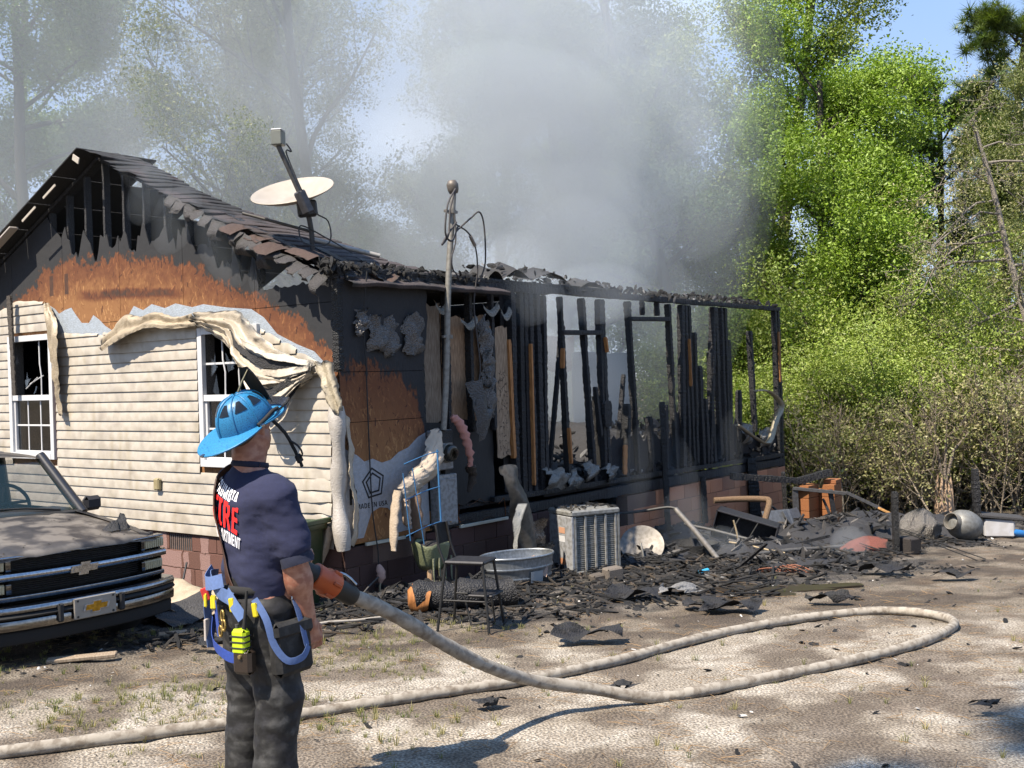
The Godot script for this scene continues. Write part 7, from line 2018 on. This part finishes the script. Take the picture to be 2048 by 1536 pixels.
	part(hl, "brim", M.helmet, hblue * 1.05, func(m: MB):
		var rows := []
		for q in [[-0.05, 0.004], [0.2, 0.003], [0.5, 0.0], [0.8, 0.0], [0.97, 0.003], [1.0, 0.0], [0.97, -0.006], [0.5, -0.006], [-0.05, -0.006]]:
			var row := PackedVector3Array()
			for k in 49: row.append(lip.call(TAU * k / 48.0, q[0], q[1]))
			rows.append(row)
		m.grid(rows, false, true))
	for k in 8:
		var a := TAU * k / 8.0 + PI / 2
		part(hl, "rib", M.helmet, hblue * (0.9 if k % 2 else 1.0), func(m: MB):
			var p := []; var r := []
			for i in 11:
				p.append(dome.call(a, 0.02 + 0.096 * i, 0.001)); r.append(0.0075 if k % 4 == 0 else 0.0045)
			m.tube(p, r, 6, true))
	for k in 8:   # dark reflective panels between the ribs
		var a0 := TAU * k / 8.0 + PI / 2 + 0.13
		var a1 := TAU * (k + 1) / 8.0 + PI / 2 - 0.13
		part(hl, "reflective_panel", M.sheen, Color(0.025, 0.035, 0.045), func(m: MB):
			var rows := []
			for i in 4:
				var row := PackedVector3Array()
				for j in 6: row.append(dome.call(lerpf(a0 + 0.05 * i, a1 - 0.05 * i, j / 5.0), 0.42 + 0.09 * i, 0.0025))
				rows.append(row)
			m.grid(rows))
	part(hl, "front_shield", M.leather, Color(0.012, 0.012, 0.012), func(m: MB):
		var rows := []
		for i in 6:
			var row := PackedVector3Array()
			for j in 9:
				var x := (j / 8.0 - 0.5)
				var wd: float = [0.10, 0.13, 0.14, 0.14, 0.12, 0.07][i]
				row.append(Vector3(x * wd, 0.05 + 0.042 * i - (0.01 if i == 5 and j % 8 else 0.0), -0.165 + 0.010 * i + 0.10 * x * x))
			rows.append(row)
		m.grid(rows); m.grid(rows, true))
	part(hl, "shield_holder", M.metal, Color(0.16, 0.15, 0.10), func(m: MB): m.tube([dome.call(-PI / 2, 0.95, 0.004), Vector3(0, 0.195, -0.06), Vector3(0, 0.235, -0.112)], [0.006, 0.006, 0.004], 6))
	part(hl, "visor", M.sheen, Color(0.09, 0.085, 0.085), func(m: MB):
		var rows := []
		for i in 3:
			var row := PackedVector3Array()
			for j in 13: row.append(lip.call(-PI / 2 + (j / 12.0 - 0.5) * 2.3, 0.75 + 0.35 * i, 0.012 + 0.008 * i))
			rows.append(row)
		m.grid(rows); m.grid(rows, true))
	for a in [PI / 2, 0.05, PI - 0.05]:
		part(hl, "brim_ring", M.chrome, Color(0.5, 0.5, 0.5), func(m: MB): m.box(Transform3D(Basis(Vector3.UP, -a), lip.call(a, 0.97, 0.003)), Vector3(0.022, 0.014, 0.02), 0.004))
	part(hl, "lamp", M.gloss, Color(0.55, 0.6, 0.02), func(m: MB): m.tube([Vector3(-0.135, 0.025, 0.04), Vector3(-0.135, 0.03, -0.06)], [0.015], 10))
	part(hl, "chin_strap", M.cloth, Color(0.012, 0.012, 0.012), func(m: MB):
		m.tube(spline([Vector3(0.115, -0.01, -0.075), Vector3(0.125, -0.09, -0.105), Vector3(0.13, -0.17, -0.115), Vector3(0.135, -0.28, -0.12)], 4), [0.009], 6, true, 0.1, 0.5)
		m.tube(spline([Vector3(0.127, -0.13, -0.11), Vector3(0.15, -0.17, -0.13), Vector3(0.155, -0.215, -0.135), Vector3(0.135, -0.24, -0.12)], 4), [0.008], 6, true, 0.1, 0.5))
	part(hl, "strap_buckle", M.rubber, Color(0.012, 0.012, 0.012), func(m: MB): m.box(xf(Vector3(0.135, -0.235, -0.12), Vector3(0, 0.3, 0.1)), Vector3(0.02, 0.04, 0.035), 0.004))
	var fk := []
	for k in 70:
		var a := rng.randf() * TAU
		if k % 2: fk.append(xf(lip.call(a, R(0.1, 0.9), 0.005), Vector3(R(-0.3, 0.3), R(0, 6), R(-0.3, 0.3)), Vector3(1.4, 0.4, 1) * R(0.0015, 0.005)))
		else: fk.append(xf(dome.call(a, R(0.02, 0.8), 0.0015), Vector3(R(0, 6), R(0, 6), 0), Vector3(1.4, 0.6, 1) * R(0.0012, 0.0035)))
	many("soot_flecks", chip(81).mesh(), M.charred, fk, [Color(0.01, 0.01, 0.01), Color(0.03, 0.028, 0.025), Color(0.35, 0.35, 0.33), Color(0.012, 0.012, 0.012)], hl)
	part(hl, "goggle_band", M.rubber, Color(0.015, 0.014, 0.013), func(m: MB): m.tube(spline([lip.call(-1.0, 0.35, 0.02), lip.call(-0.6, 0.3, 0.03), lip.call(-0.2, 0.3, 0.02), lip.call(0.1, 0.35, 0.01)], 4), [0.010], 6))

# ---------------------------------------------------------------- fire hose
func make_hose() -> void:
	var h := thing("fire_hose", "thick pale charged fire hose looping over the sand and up to the firefighter", "fire hose")
	var p := []
	for q in [[-6.5, -4.6], [-4.4, -5.35], [-2.76, -5.95], [-1.9, -6.32], [-1.3, -6.6], [-0.6, -6.98], [0.03, -7.32], [0.7, -7.88], [1.37, -8.56], [2.1, -9.12], [2.77, -9.45], [3.15, -9.5], [3.38, -9.3], [3.45, -8.98], [3.28, -8.6], [2.85, -8.1], [2.24, -7.64], [1.7, -7.28], [1.15, -6.93], [0.78, -6.76]]:
		p.append(Vector3(q[0], gy(q[0], q[1]) + 0.034, q[1]))
	p.append_array([Vector3(0.42, 0.06, -6.62), Vector3(0.08, 0.17, -6.42), Vector3(-0.18, 0.34, -6.12), Vector3(-0.38, 0.52, -5.86), Vector3(-0.56, 0.70, -5.62), Vector3(-0.70, 0.82, -5.46), Vector3(-0.82, 0.90, -5.36)])
	var s := spline(p, 8)
	var rd := []
	for i in s.size(): rd.append(0.036 + 0.0014 * sin(i * 0.7) + 0.001 * sin(i * 2.3))
	part(h, "jacket", M.hose, Color(0.36, 0.325, 0.27), func(m: MB): m.tube(s, rd, 14, true, 0.012))
	var d := Vector3(-0.16, 0.14, 0.16).normalized()
	var e := Vector3(-0.80, 0.885, -5.375)
	part(h, "cuff", M.dull_metal, Color(0.035, 0.033, 0.03), func(m: MB): m.tube([e - d * 0.02, e + d * 0.0, e + d * 0.09, e + d * 0.10], [0.044, 0.049, 0.049, 0.045], 16))
	part(h, "coupling", M.vinyl, Color(0.48, 0.085, 0.015), func(m: MB): m.tube([e + d * 0.10, e + d * 0.105, e + d * 0.17, e + d * 0.18, e + d * 0.24, e + d * 0.245], [0.05, 0.062, 0.066, 0.058, 0.060, 0.05], 18))
	for k in 6:
		var a := TAU * k / 6
		var s1 := d.cross(Vector3.UP).normalized()
		var s2 := d.cross(s1)
		part(h, "lug", M.vinyl, Color(0.42, 0.075, 0.015), func(m: MB): m.box(Transform3D(Basis(s1, d, s2), e + d * 0.14 + (s1 * cos(a) + s2 * sin(a)) * 0.064), Vector3(0.018, 0.05, 0.018), 0.004))
	part(h, "nozzle_tube", M.dull_metal, Color(0.03, 0.03, 0.03), func(m: MB): m.tube([e + d * 0.245, e + d * 0.26, e + d * 0.36], [0.05, 0.045, 0.040], 16))
	part(h, "valve_handle", M.chrome, Color(0.5, 0.5, 0.5), func(m: MB): m.tube(spline([e + Vector3(0.03, 0.05, 0.0), e + Vector3(-0.02, 0.10, 0.01), e + Vector3(-0.09, 0.115, 0.02), e + Vector3(-0.13, 0.10, 0.03)], 4), [0.008], 7))

# ---------------------------------------------------------------- trees
func grow(mb: MB, tips: Array, p: Vector3, dir: Vector3, L: float, r: float, depth: int, o: Dictionary, rg: RandomNumberGenerator) -> void:
	var segs := 5 if depth > 0 else 3
	if depth == o.depth: segs = 9
	var pts := [p]
	var rad := [r]
	var d := dir
	var q := p
	for i in segs:
		var wob: float = o.wob * (0.35 if depth == o.depth else 1.0)
		d = (d + Vector3(rg.randfn(0, wob), rg.randfn(0, wob) + o.up * (0.0 if depth == o.depth else 1.0), rg.randfn(0, wob))).normalized()
		q = q + d * (L / segs)
		pts.append(q); rad.append(lerpf(r, r * (0.45 if depth == o.depth else 0.3), (i + 1.0) / segs))
	if r > o.minr: mb.tube(pts, rad, 9 if depth == o.depth else (5 if depth == o.depth - 1 else 3), false, 0.05)
	if depth == 0:
		for i in range(1, pts.size()):
			tips.append([pts[i], (pts[i] - pts[i - 1]).normalized()])
		return
	var n: int = o.kids[o.depth - depth]
	for k in n:
		var f: float = lerpf(o.first if depth == o.depth else 0.25, 1.0, (k + rg.randf() * 0.8) / n)
		var x := f * segs
		var i0 := mini(int(x), segs - 1)
		var b: Vector3 = pts[i0].lerp(pts[i0 + 1], x - i0)
		var t: Vector3 = (pts[i0 + 1] - pts[i0]).normalized()
		var side := t.cross(Vector3(rg.randfn(0, 1), rg.randfn(0, 1), rg.randfn(0, 1))).normalized()
		var ang: float = deg_to_rad(rg.randf_range(o.a0, o.a1))
		var cd := (t * cos(ang) + side * sin(ang)).normalized()
		var cl: float = L * rg.randf_range(o.l0, o.l1) * (1.0 - o.taper * f if depth == o.depth else 1.0 - 0.3 * f)
		grow(mb, tips, b, cd, cl, maxf(lerpf(rad[i0], rad[i0 + 1], x - i0) * rg.randf_range(0.4, 0.62), float(o.get("twig", 0.006))), depth - 1, o, rg)
	for i in range(segs - 1, segs + 1): tips.append([pts[i], d])

func sprig(seed_: int, n: int, leaf: float, spread: float, narrow := 0.55) -> ArrayMesh:
	var rg := RandomNumberGenerator.new(); rg.seed = seed_
	var mb := MB.new()
	for k in n:
		var c := Vector3(rg.randfn(0, 1), rg.randfn(0, 0.8), rg.randfn(0, 1)) * spread * 0.55
		var d := (Vector3(rg.randfn(0, 1), rg.randfn(-0.2, 0.7), rg.randfn(0, 1))).normalized()
		var s := d.cross(Vector3(rg.randfn(0, 0.6), 1, rg.randfn(0, 0.6))).normalized()
		var l := leaf * rg.randf_range(0.7, 1.3)
		mb.col = Color(1, 1, 1) * rg.randf_range(0.75, 1.2)
		var nn := d.cross(s) * 0.15 * l
		mb.tri(c - d * l * 0.5, c + s * l * narrow * 0.5 + nn, c + d * l * 0.5, Vector3.UP)
		mb.tri(c - d * l * 0.5, c + d * l * 0.5, c - s * l * narrow * 0.5 + nn, Vector3.UP)
	return mb.mesh()

func tree(called: String, label: String, cat: String, group: String, o: Dictionary) -> Node3D:
	var rg := RandomNumberGenerator.new(); rg.seed = o.seed
	var t := thing(called, label, cat, group)
	var mb := MB.new(); mb.col = o.bark
	var tips := []
	for s in int(o.get("stems", 1)):
		var lean: float = o.get("lean", 0.06)
		grow(mb, tips, Vector3(rg.randfn(0, 1), 0, rg.randfn(0, 1)) * float(o.get("base", 0.0)), Vector3(rg.randfn(0, lean), 1, rg.randfn(0, lean)).normalized(), o.h * rg.randf_range(0.75, 1.0) if o.get("stems", 1) > 1 else o.h, o.r, o.depth, o, rg)
	put(mb, "trunk" if o.get("stems", 1) == 1 else "stems", M.bark, t)
	if o.leaves > 0:
		var xfs := []
		var cols := []
		for k in 24:
			var c: Color = o.green.lerp(o.green2, rg.randf()) * rg.randf_range(0.75, 1.25)
			c.a = 1.0
			cols.append(c)
		while xfs.size() < o.leaves:
			var q: Array = tips[rg.randi() % tips.size()]
			var p: Vector3 = q[0] + Vector3(rg.randfn(0, 1), rg.randfn(0, 0.8), rg.randfn(0, 1)) * float(o.fluff)
			if p.y < o.get("low", 0.0): continue
			xfs.append(Transform3D(Basis.from_euler(Vector3(rg.randfn(0, 0.5), rg.randf() * TAU, rg.randfn(0, 0.5))).scaled_local(Vector3.ONE * rg.randf_range(0.7, 1.25)), p))
		many("crown" if o.get("stems", 1) == 1 else "foliage", o.sprig, M.leaf, xfs, cols, t)
	return t

var tree_spots := 0
func plant(t: Node3D, label: String, x: float, z: float, turn: float, s: float, first := false, sy := 1.0) -> Node3D:
	var d := t if first else copy(t, label, Vector3.ZERO)
	d.position = Vector3(x, gy0(-z) - 0.05, z); d.rotation.y = turn; d.scale = Vector3(s, s * sy, s)
	d.set_meta("label", label)
	return d

func make_trees() -> void:
	var grey := Color(0.11, 0.10, 0.085)
	var leafy := sprig(3, 22, 0.085, 0.30)
	var small := sprig(4, 13, 0.075, 0.26)
	var bush_leaf := sprig(5, 20, 0.056, 0.27, 0.6)
	# full bright green tree right of the house
	var maple := tree("green_tree", "", "tree", "trees behind the house", {seed = 5, h = 11.0, r = 0.17, depth = 3, kids = [20, 7, 5], first = 0.22, a0 = 40.0, a1 = 75.0, l0 = 0.30, l1 = 0.44, taper = 0.45, wob = 0.10, up = 0.05, minr = 0.008, bark = grey, leaves = 5000, fluff = 0.25, green = Color(0.18, 0.26, 0.026), green2 = Color(0.264, 0.388, 0.054), sprig = leafy, low = 1.2})
	var sparse := tree("young_leaved_tree", "", "tree", "trees behind the house", {seed = 9, h = 13.0, r = 0.20, depth = 3, kids = [11, 8, 5], first = 0.30, a0 = 25.0, a1 = 60.0, l0 = 0.38, l1 = 0.55, taper = 0.35, wob = 0.13, up = 0.09, minr = 0.006, bark = Color(0.085, 0.08, 0.072), leaves = 3600, fluff = 0.18, green = Color(0.155, 0.202, 0.062), green2 = Color(0.248, 0.248, 0.093), sprig = small})
	var dense := tree("oak_tree", "", "tree", "trees behind the house", {seed = 14, h = 12.5, r = 0.19, depth = 3, kids = [15, 7, 5], first = 0.25, a0 = 45.0, a1 = 85.0, l0 = 0.28, l1 = 0.42, taper = 0.25, wob = 0.16, up = 0.03, minr = 0.007, bark = Color(0.09, 0.082, 0.07), leaves = 5200, fluff = 0.24, green = Color(0.093, 0.171, 0.034), green2 = Color(0.171, 0.248, 0.070), sprig = leafy})
	var tall := tree("tall_green_tree", "", "tree", "trees behind the house", {seed = 23, h = 16.0, r = 0.20, depth = 3, kids = [22, 7, 4], first = 0.2, a0 = 40.0, a1 = 80.0, l0 = 0.20, l1 = 0.30, taper = 0.45, wob = 0.12, up = 0.05, minr = 0.008, bark = Color(0.12, 0.11, 0.095), leaves = 4600, fluff = 0.25, green = Color(0.171, 0.248, 0.039), green2 = Color(0.264, 0.310, 0.078), sprig = leafy, low = 1.0})
	var bare := tree("bare_tree", "", "tree", "", {seed = 31, h = 10.5, r = 0.13, depth = 3, kids = [22, 9, 6], first = 0.2, a0 = 50.0, a1 = 95.0, l0 = 0.26, l1 = 0.40, taper = 0.2, wob = 0.2, up = -0.10, minr = 0.003, twig = 0.012, bark = Color(0.38, 0.34, 0.29), leaves = 700, fluff = 0.3, green = Color(0.217, 0.248, 0.078), green2 = Color(0.341, 0.310, 0.155), sprig = small, lean = 0.16})
	var ndl := MB.new()
	for k in 26:
		var d := Vector3(sin(k * 2.4) * 0.9, 0.25 + 0.5 * cos(k * 1.7), cos(k * 2.4) * 0.9).normalized()
		var s := d.cross(Vector3.UP).normalized() * 0.012
		ndl.tri(-s, s, d * 0.30, Vector3.UP)
	var pine := tree("pine_tree", "", "tree", "", {seed = 37, h = 13.5, r = 0.17, depth = 2, kids = [26, 7], first = 0.45, a0 = 45.0, a1 = 80.0, l0 = 0.16, l1 = 0.26, taper = 0.5, wob = 0.1, up = 0.08, minr = 0.008, bark = Color(0.12, 0.085, 0.065), leaves = 2200, fluff = 0.13, green = Color(0.070, 0.116, 0.031), green2 = Color(0.139, 0.178, 0.054), sprig = ndl.mesh()})
	var shrub := tree("shrub", "", "shrub", "undergrowth at the edge of the yard", {seed = 41, h = 3.3, r = 0.03, depth = 2, kids = [9, 7], first = 0.15, a0 = 20.0, a1 = 60.0, l0 = 0.3, l1 = 0.5, taper = 0.3, wob = 0.14, up = 0.06, minr = 0.003, bark = Color(0.17, 0.14, 0.10), leaves = 2300, fluff = 0.17, green = Color(0.217, 0.310, 0.046), green2 = Color(0.372, 0.419, 0.109), sprig = bush_leaf, stems = 7, base = 0.45, lean = 0.22})
	var brush := tree("brush", "", "brush", "dry brush at the edge of the yard", {seed = 47, h = 2.7, r = 0.02, depth = 2, kids = [10, 7], first = 0.1, a0 = 15.0, a1 = 60.0, l0 = 0.3, l1 = 0.55, taper = 0.3, wob = 0.18, up = 0.03, minr = 0.001, twig = 0.008, bark = Color(0.36, 0.30, 0.22), leaves = 330, fluff = 0.2, green = Color(0.20, 0.22, 0.07), green2 = Color(0.30, 0.27, 0.13), sprig = small, stems = 16, base = 0.7, lean = 0.3})
	# where they stand: world x, z, turn, scale
	plant(dense, "dark leafy oak at the far left behind the white rake board", -10.9, -26.0, 0.4, 1.0, true)
	plant(sparse, "young-leaved forked tree rising behind the roof between the peak and the satellite dish", -7.2, -27.5, 1.2, 1.0, true)
	plant(sparse, "hazy young-leaved tree behind and just right of the satellite dish", -3.5, -26.0, 3.6, 0.95)
	plant(dense, "hazy oak whose crown shows over the near roof slope", -2.2, -31.0, 2.0, 0.72)
	plant(sparse, "tree almost lost in the smoke above the service mast", -0.6, -33.0, 5.0, 1.05)
	plant(dense, "oak standing in the thickest smoke behind the bare studs", 1.5, -31.0, 4.0, 1.12)
	plant(tall, "tall leafy tree at the right rim of the smoke plume", 4.6, -29.5, 0.5, 0.98, true)
	plant(maple, "bright green broad tree standing clear right of the smoke", 7.7, -27.0, 0.3, 0.92, true)
	plant(tall, "tall green tree behind the left side of the broad bright tree", 7.6, -33.0, 2.6, 1.05)
	plant(bare, "bare drooping grey tree with tangled twigs at the right edge", 10.6, -22.0, 0.7, 0.74, true)
	plant(bare, "leafless grey tree behind the bare drooping one, further into the wood", 13.2, -26.5, 2.7, 0.75)
	plant(pine, "dark pine whose top stands against the sky at the upper right", 14.0, -32.0, 0.0, 0.98, true)
	plant(pine, "smaller dark pine left of the tall pine at the upper right", 12.4, -33.5, 2.2, 0.86)
	plant(dense, "oak behind the far left tree, half hidden by the haze", -14.2, -33.0, 1.0, 1.15)
	plant(sparse, "thin hazy tree between the far left oak and the forked tree", -9.6, -33.5, 0.2, 0.98)
	plant(dense, "low oak filling the wood behind the ridge", -6.0, -36.0, 5.2, 0.8)
	plant(maple, "rounded tree deep in the wood behind the smoke", 3.0, -37.0, 1.8, 0.95)
	plant(maple, "green tree filling the gap low behind the broad bright tree", 10.4, -33.0, 4.0, 0.78)
	plant(maple, "green tree low behind the last studs of the house", 6.2, -30.0, 2.9, 0.62)
	plant(tall, "tall tree far back in the wood behind the pine", 16.5, -39.0, 4.4, 0.72)
	plant(sparse, "thin-leaved tree behind the tangled bare trees at the right", 14.6, -28.5, 3.3, 0.66)
	# undergrowth: two uneven rows right of the house, one behind it
	var first := [true, true]
	var k := 0
	for q in [[5.6, -23.5, 1.0], [6.6, -22.6, 1.05], [7.7, -23.6, 1.1], [8.7, -22.2, 0.9], [9.9, -23.8, 1.1], [11.2, -22.8, 1.0], [12.4, -24.0, 1.15], [5.2, -26.5, 1.3], [6.9, -25.8, 1.35], [8.6, -26.2, 1.4], [10.6, -26.8, 1.35], [12.6, -27.2, 1.3], [14.4, -26.0, 1.2], [3.6, -27.0, 1.1], [0.8, -27.0, 1.0], [-2.0, -28.0, 1.0], [-5.0, -28.0, 1.0], [-9.0, -27.0, 1.1], [-12.5, -28.5, 1.2], [15.5, -30, 1.5], [10.0, -30.5, 1.6], [7.4, -29.0, 1.5]]:
		var words := ["against the house end", "second from the house end", "third from the house end", "below the broad bright tree", "beside the bare tree", "behind the splintered stump", "near the right edge", "behind the corner post", "under the broad bright tree", "in the second row under the broad tree", "in the second row beside the bare tree", "in the second row near the right edge", "at the far right of the second row", "behind the middle studs", "behind the smoke over the studs", "behind the roof slope", "behind the ridge", "low behind the far left tree", "at the far left of the wood", "deep in the wood at the right", "deep in the wood beside the bare tree", "deep in the wood under the broad tree"]
		plant(shrub, "yellow-green bushy shrub " + words[k], q[0], q[1], k * 1.7, q[2], k == 0, 0.9 + 0.06 * (k % 5))
		k += 1
	k = 0
	for q in [[6.2, -21.6, 0.85], [7.3, -21.4, 0.8], [8.3, -21.0, 0.9], [9.2, -21.6, 1.0], [10.2, -21.2, 1.05], [11.3, -21.4, 1.0], [12.2, -22.6, 1.2], [10.8, -24.6, 1.4], [9.3, -24.8, 1.35], [13.2, -25.0, 1.5], [8.0, -24.6, 1.0]]:
		var words := ["nearest the house end", "left of the splintered stump", "right behind the splintered stump", "behind the tall charred post", "under the bare drooping tree", "at the right edge of the yard", "at the far right", "climbing the bare tree", "between the bare tree and the shrubs", "deep at the right edge", "in front of the broad bright tree"]
		plant(brush, "tangle of dry tan twigs " + words[k], q[0], q[1], k * 2.3, q[2], k == 0)
		k += 1
	# slim pale trunks and the splintered stump
	for q in [[10.6, -21.8, 6.2, 0.05, 0.35, "slender pale trunk leaning at the right edge of the wood"], [9.35, -21.3, 4.2, 0.035, 0.5, "pale dead sapling beside the splintered stump"], [11.4, -21.2, 3.0, 0.045, -0.1, "short straight pale trunk at the far right edge"]]:
		var t := thing("slim_tree", q[5], "tree")
		t.position = Vector3(q[0], gy0(-q[1]) - 0.05, q[1])
		var mb := MB.new(); mb.col = Color(0.30, 0.26, 0.21)
		var pts := []
		for i in 9: pts.append(Vector3(q[4] * i / 8.0 * 1.4 + 0.05 * sin(i * 1.3), q[2] * i / 8.0, 0.06 * sin(i * 0.9)))
		mb.tube(pts, [q[3], q[3], q[3] * 0.9, q[3] * 0.85, q[3] * 0.8, q[3] * 0.7, q[3] * 0.6, q[3] * 0.45, q[3] * 0.3], 7, true, 0.06)
		put(mb, "trunk", M.bark, t)
		for i in 7:
			var b := MB.new(); b.col = mb.col
			var p: Vector3 = pts[2 + i % 6]
			b.tube([p, p + Vector3(R(-0.4, 0.4), R(0.2, 0.5), R(-0.3, 0.3)), p + Vector3(R(-0.8, 0.8), R(0.3, 0.9), R(-0.5, 0.5))], [q[3] * 0.4, q[3] * 0.25, 0.004], 4, false)
			put(b, "branch", M.bark, t)
	var st := thing("splintered_stump", "pale splintered tree stump at the edge of the wood", "stump")
	st.position = Vector3(7.75, gy0(20.4) - 0.02, -20.4)
	var sb := MB.new(); sb.col = Color(0.52, 0.38, 0.26)
	for i in 11:
		var a := TAU * i / 11.0
		var hgt := 0.45 + 0.35 * absf(sin(i * 1.9))
		var bp := Vector3(cos(a) * 0.13, 0, sin(a) * 0.13)
		sb.tube([bp, bp * 0.95 + Vector3(0, hgt * 0.6, 0), bp * 0.8 + Vector3(0.01, hgt, 0)], [0.05, 0.042, 0.008], 5, false, 0.1)
	put(sb, "stump", M.wood, st)
	for i in 3:
		var b := MB.new(); b.col = Color(0.3, 0.25, 0.2)
		b.tube([Vector3(0, 0.5, 0), Vector3(-0.1 + 0.15 * i, 1.2, 0), Vector3(-0.4 + 0.45 * i, 2.0 - 0.2 * i, 0.1)], [0.04, 0.025, 0.008], 5, false)
		put(b, "branch", M.bark, st)
	# a pine behind the photographer; its thin crown dapples the drive
	var sh := copy(pine, "pine behind the photographer whose crown shades the near drive", Vector3(-5.4, 0, 2.6), 1.0, Vector3(1.35, 1.4, 1.35))
	sh.name = "pine_tree_shading_the_drive"

# ---------------------------------------------------------------- smoke
var puffs := 0
func puff(parent: Node, at: Vector3, size: Vector3, depth: float, rot := Vector3.ZERO) -> void:
	# depth: optical depth straight through the middle
	var f := FogVolume.new()
	f.shape = RenderingServer.FOG_VOLUME_SHAPE_ELLIPSOID
	f.name = "smoke_puff"; f.size = size; f.position = at; f.rotation = rot
	var m := FogMaterial.new()
	m.density = depth / ((size.x + size.y + size.z) / 3.0); m.albedo = Color(0.93, 0.97, 1.0)
	f.material = m
	parent.add_child(f, true)
	kind(f, "stuff")

func make_smoke() -> void:
	var rg := RandomNumberGenerator.new(); rg.seed = 12
	var s := thing("smoke_plume", "pale smoke plume rising from the gutted middle of the house", "smoke")
	kind(s, "stuff")
	# the column: from the open studs up and slightly left, widening; each puff is two shells so that it thins towards its edge
	for q in [[0.3, 3.3, -17.3, 2.2, 3.2, 0.22], [1.1, 3.9, -17.7, 2.4, 3.0, 0.2], [0.5, 5.2, -17.9, 5.2, 4.0, 0.36], [2.0, 6.6, -18.5, 4.2, 4.6, 0.24], [-0.4, 7.6, -18.7, 6.4, 4.4, 0.32]]:
		for j in 3: puff(s, Vector3(q[0] + rg.randf_range(-0.35, 0.35), q[1] + rg.randf_range(-0.35, 0.35), q[2]), Vector3(float(q[3]) * rg.randf_range(0.9, 1.2), float(q[4]) * rg.randf_range(0.85, 1.2), 2.6) * (1.1 - 0.3 * j), float(q[5]), Vector3(rg.randf_range(-0.3, 0.3), rg.randf_range(-0.5, 0.5), rg.randf_range(-0.9, 0.9)))
	# ragged wisps round its rim
	for k in 22:
		var a := rg.randf() * TAU
		var y := rg.randf_range(2.6, 8.0)
		var wd := 1.5 + 0.25 * y
		var sz := rg.randf_range(0.7, 1.9)
		puff(s, Vector3(0.6 + cos(a) * wd * rg.randf_range(0.6, 1.05), y, -18.0 + rg.randf_range(-0.4, 0.4)), Vector3(sz, sz * rg.randf_range(0.7, 1.8), sz), rg.randf_range(0.06, 0.15), Vector3(0, 0, rg.randf_range(-0.8, 0.8)))
	# thin veil drifting left over the roof and through the trees
	var hz := thing("smoke_haze", "thin blue smoke drifting left over the roof before the trees", "smoke")
	kind(hz, "stuff")
	for q in [[-7.5, 6.0, -22.5, 19, 13, 3.0, 0.36, 1], [-1.5, 7.5, -23.0, 12, 15, 3.5, 0.26, 2], [1.9, 7.0, -24.5, 7.5, 15, 4.0, 0.22, 3], [-11.0, 7.5, -24.0, 12, 12, 3.0, 0.2, 1], [-4.5, 5.4, -15.5, 3.2, 2.2, 1.6, 0.10, 1]]:
		for j in int(q[7]): puff(hz, Vector3(q[0] - 0.4 * j, q[1], q[2]), Vector3(q[3], q[4], q[5]) * (1.1 - 0.28 * j), float(q[6]) * (float(q[3]) + float(q[4]) + float(q[5])) / 3.0 / float(q[5]), Vector3(0, 0, rg.randf_range(-0.3, 0.3)))
	# smoke still seeping out of the gable, the sill and the debris
	for q in [[-0.25, 3.75, -2.2, 0.5, 0.9, 0.10, 0.5], [-0.3, 4.05, -2.6, 0.45, 0.8, 0.09, 0.6], [-0.2, 3.35, -1.5, 0.5, 0.9, 0.10, 0.4], [0.0, 4.35, -3.1, 0.5, 0.9, 0.08, 0.7], [0.1, 3.0, -1.1, 0.5, 0.7, 0.08, 0.3],
			[4.8, 0.4, 0.3, 0.6, 1.8, 0.06, 0.2], [6.2, 0.1, 0.35, 0.6, 2.0, 0.07, -0.2], [5.6, -0.2, 0.6, 0.9, 1.2, 0.07, 0.3], [7.6, 0.5, 0.3, 0.5, 1.7, 0.06, 0.15], [5.2, -0.4, 1.4, 0.7, 0.7, 0.12, 0.3], [6.2, -0.35, 2.7, 0.5, 0.5, 0.16, 0.4], [4.4, 2.95, 0.1, 1.5, 0.8, 0.14, 0.0], [3.0, 2.85, 0.1, 0.9, 0.7, 0.10, 0.1],
			[4.3, 1.4, -1.6, 1.2, 1.8, 0.4, 0.2], [5.9, 1.7, -1.9, 1.6, 2.0, 0.45, -0.2], [3.9, 1.0, -0.9, 0.7, 1.1, 0.3, 0.3], [6.6, 1.8, -4.5, 6.6, 3.4, 0.8, 0.0], [5.0, 2.2, -3.0, 3.5, 2.6, 0.45, 0.1]]:
		puff(s, H(q[0], q[1], q[2]), Vector3(q[3], q[4], float(q[3]) * 0.85), q[5], Vector3(rg.randf_range(-0.2, 0.2), rg.randf() * 3, q[6]))
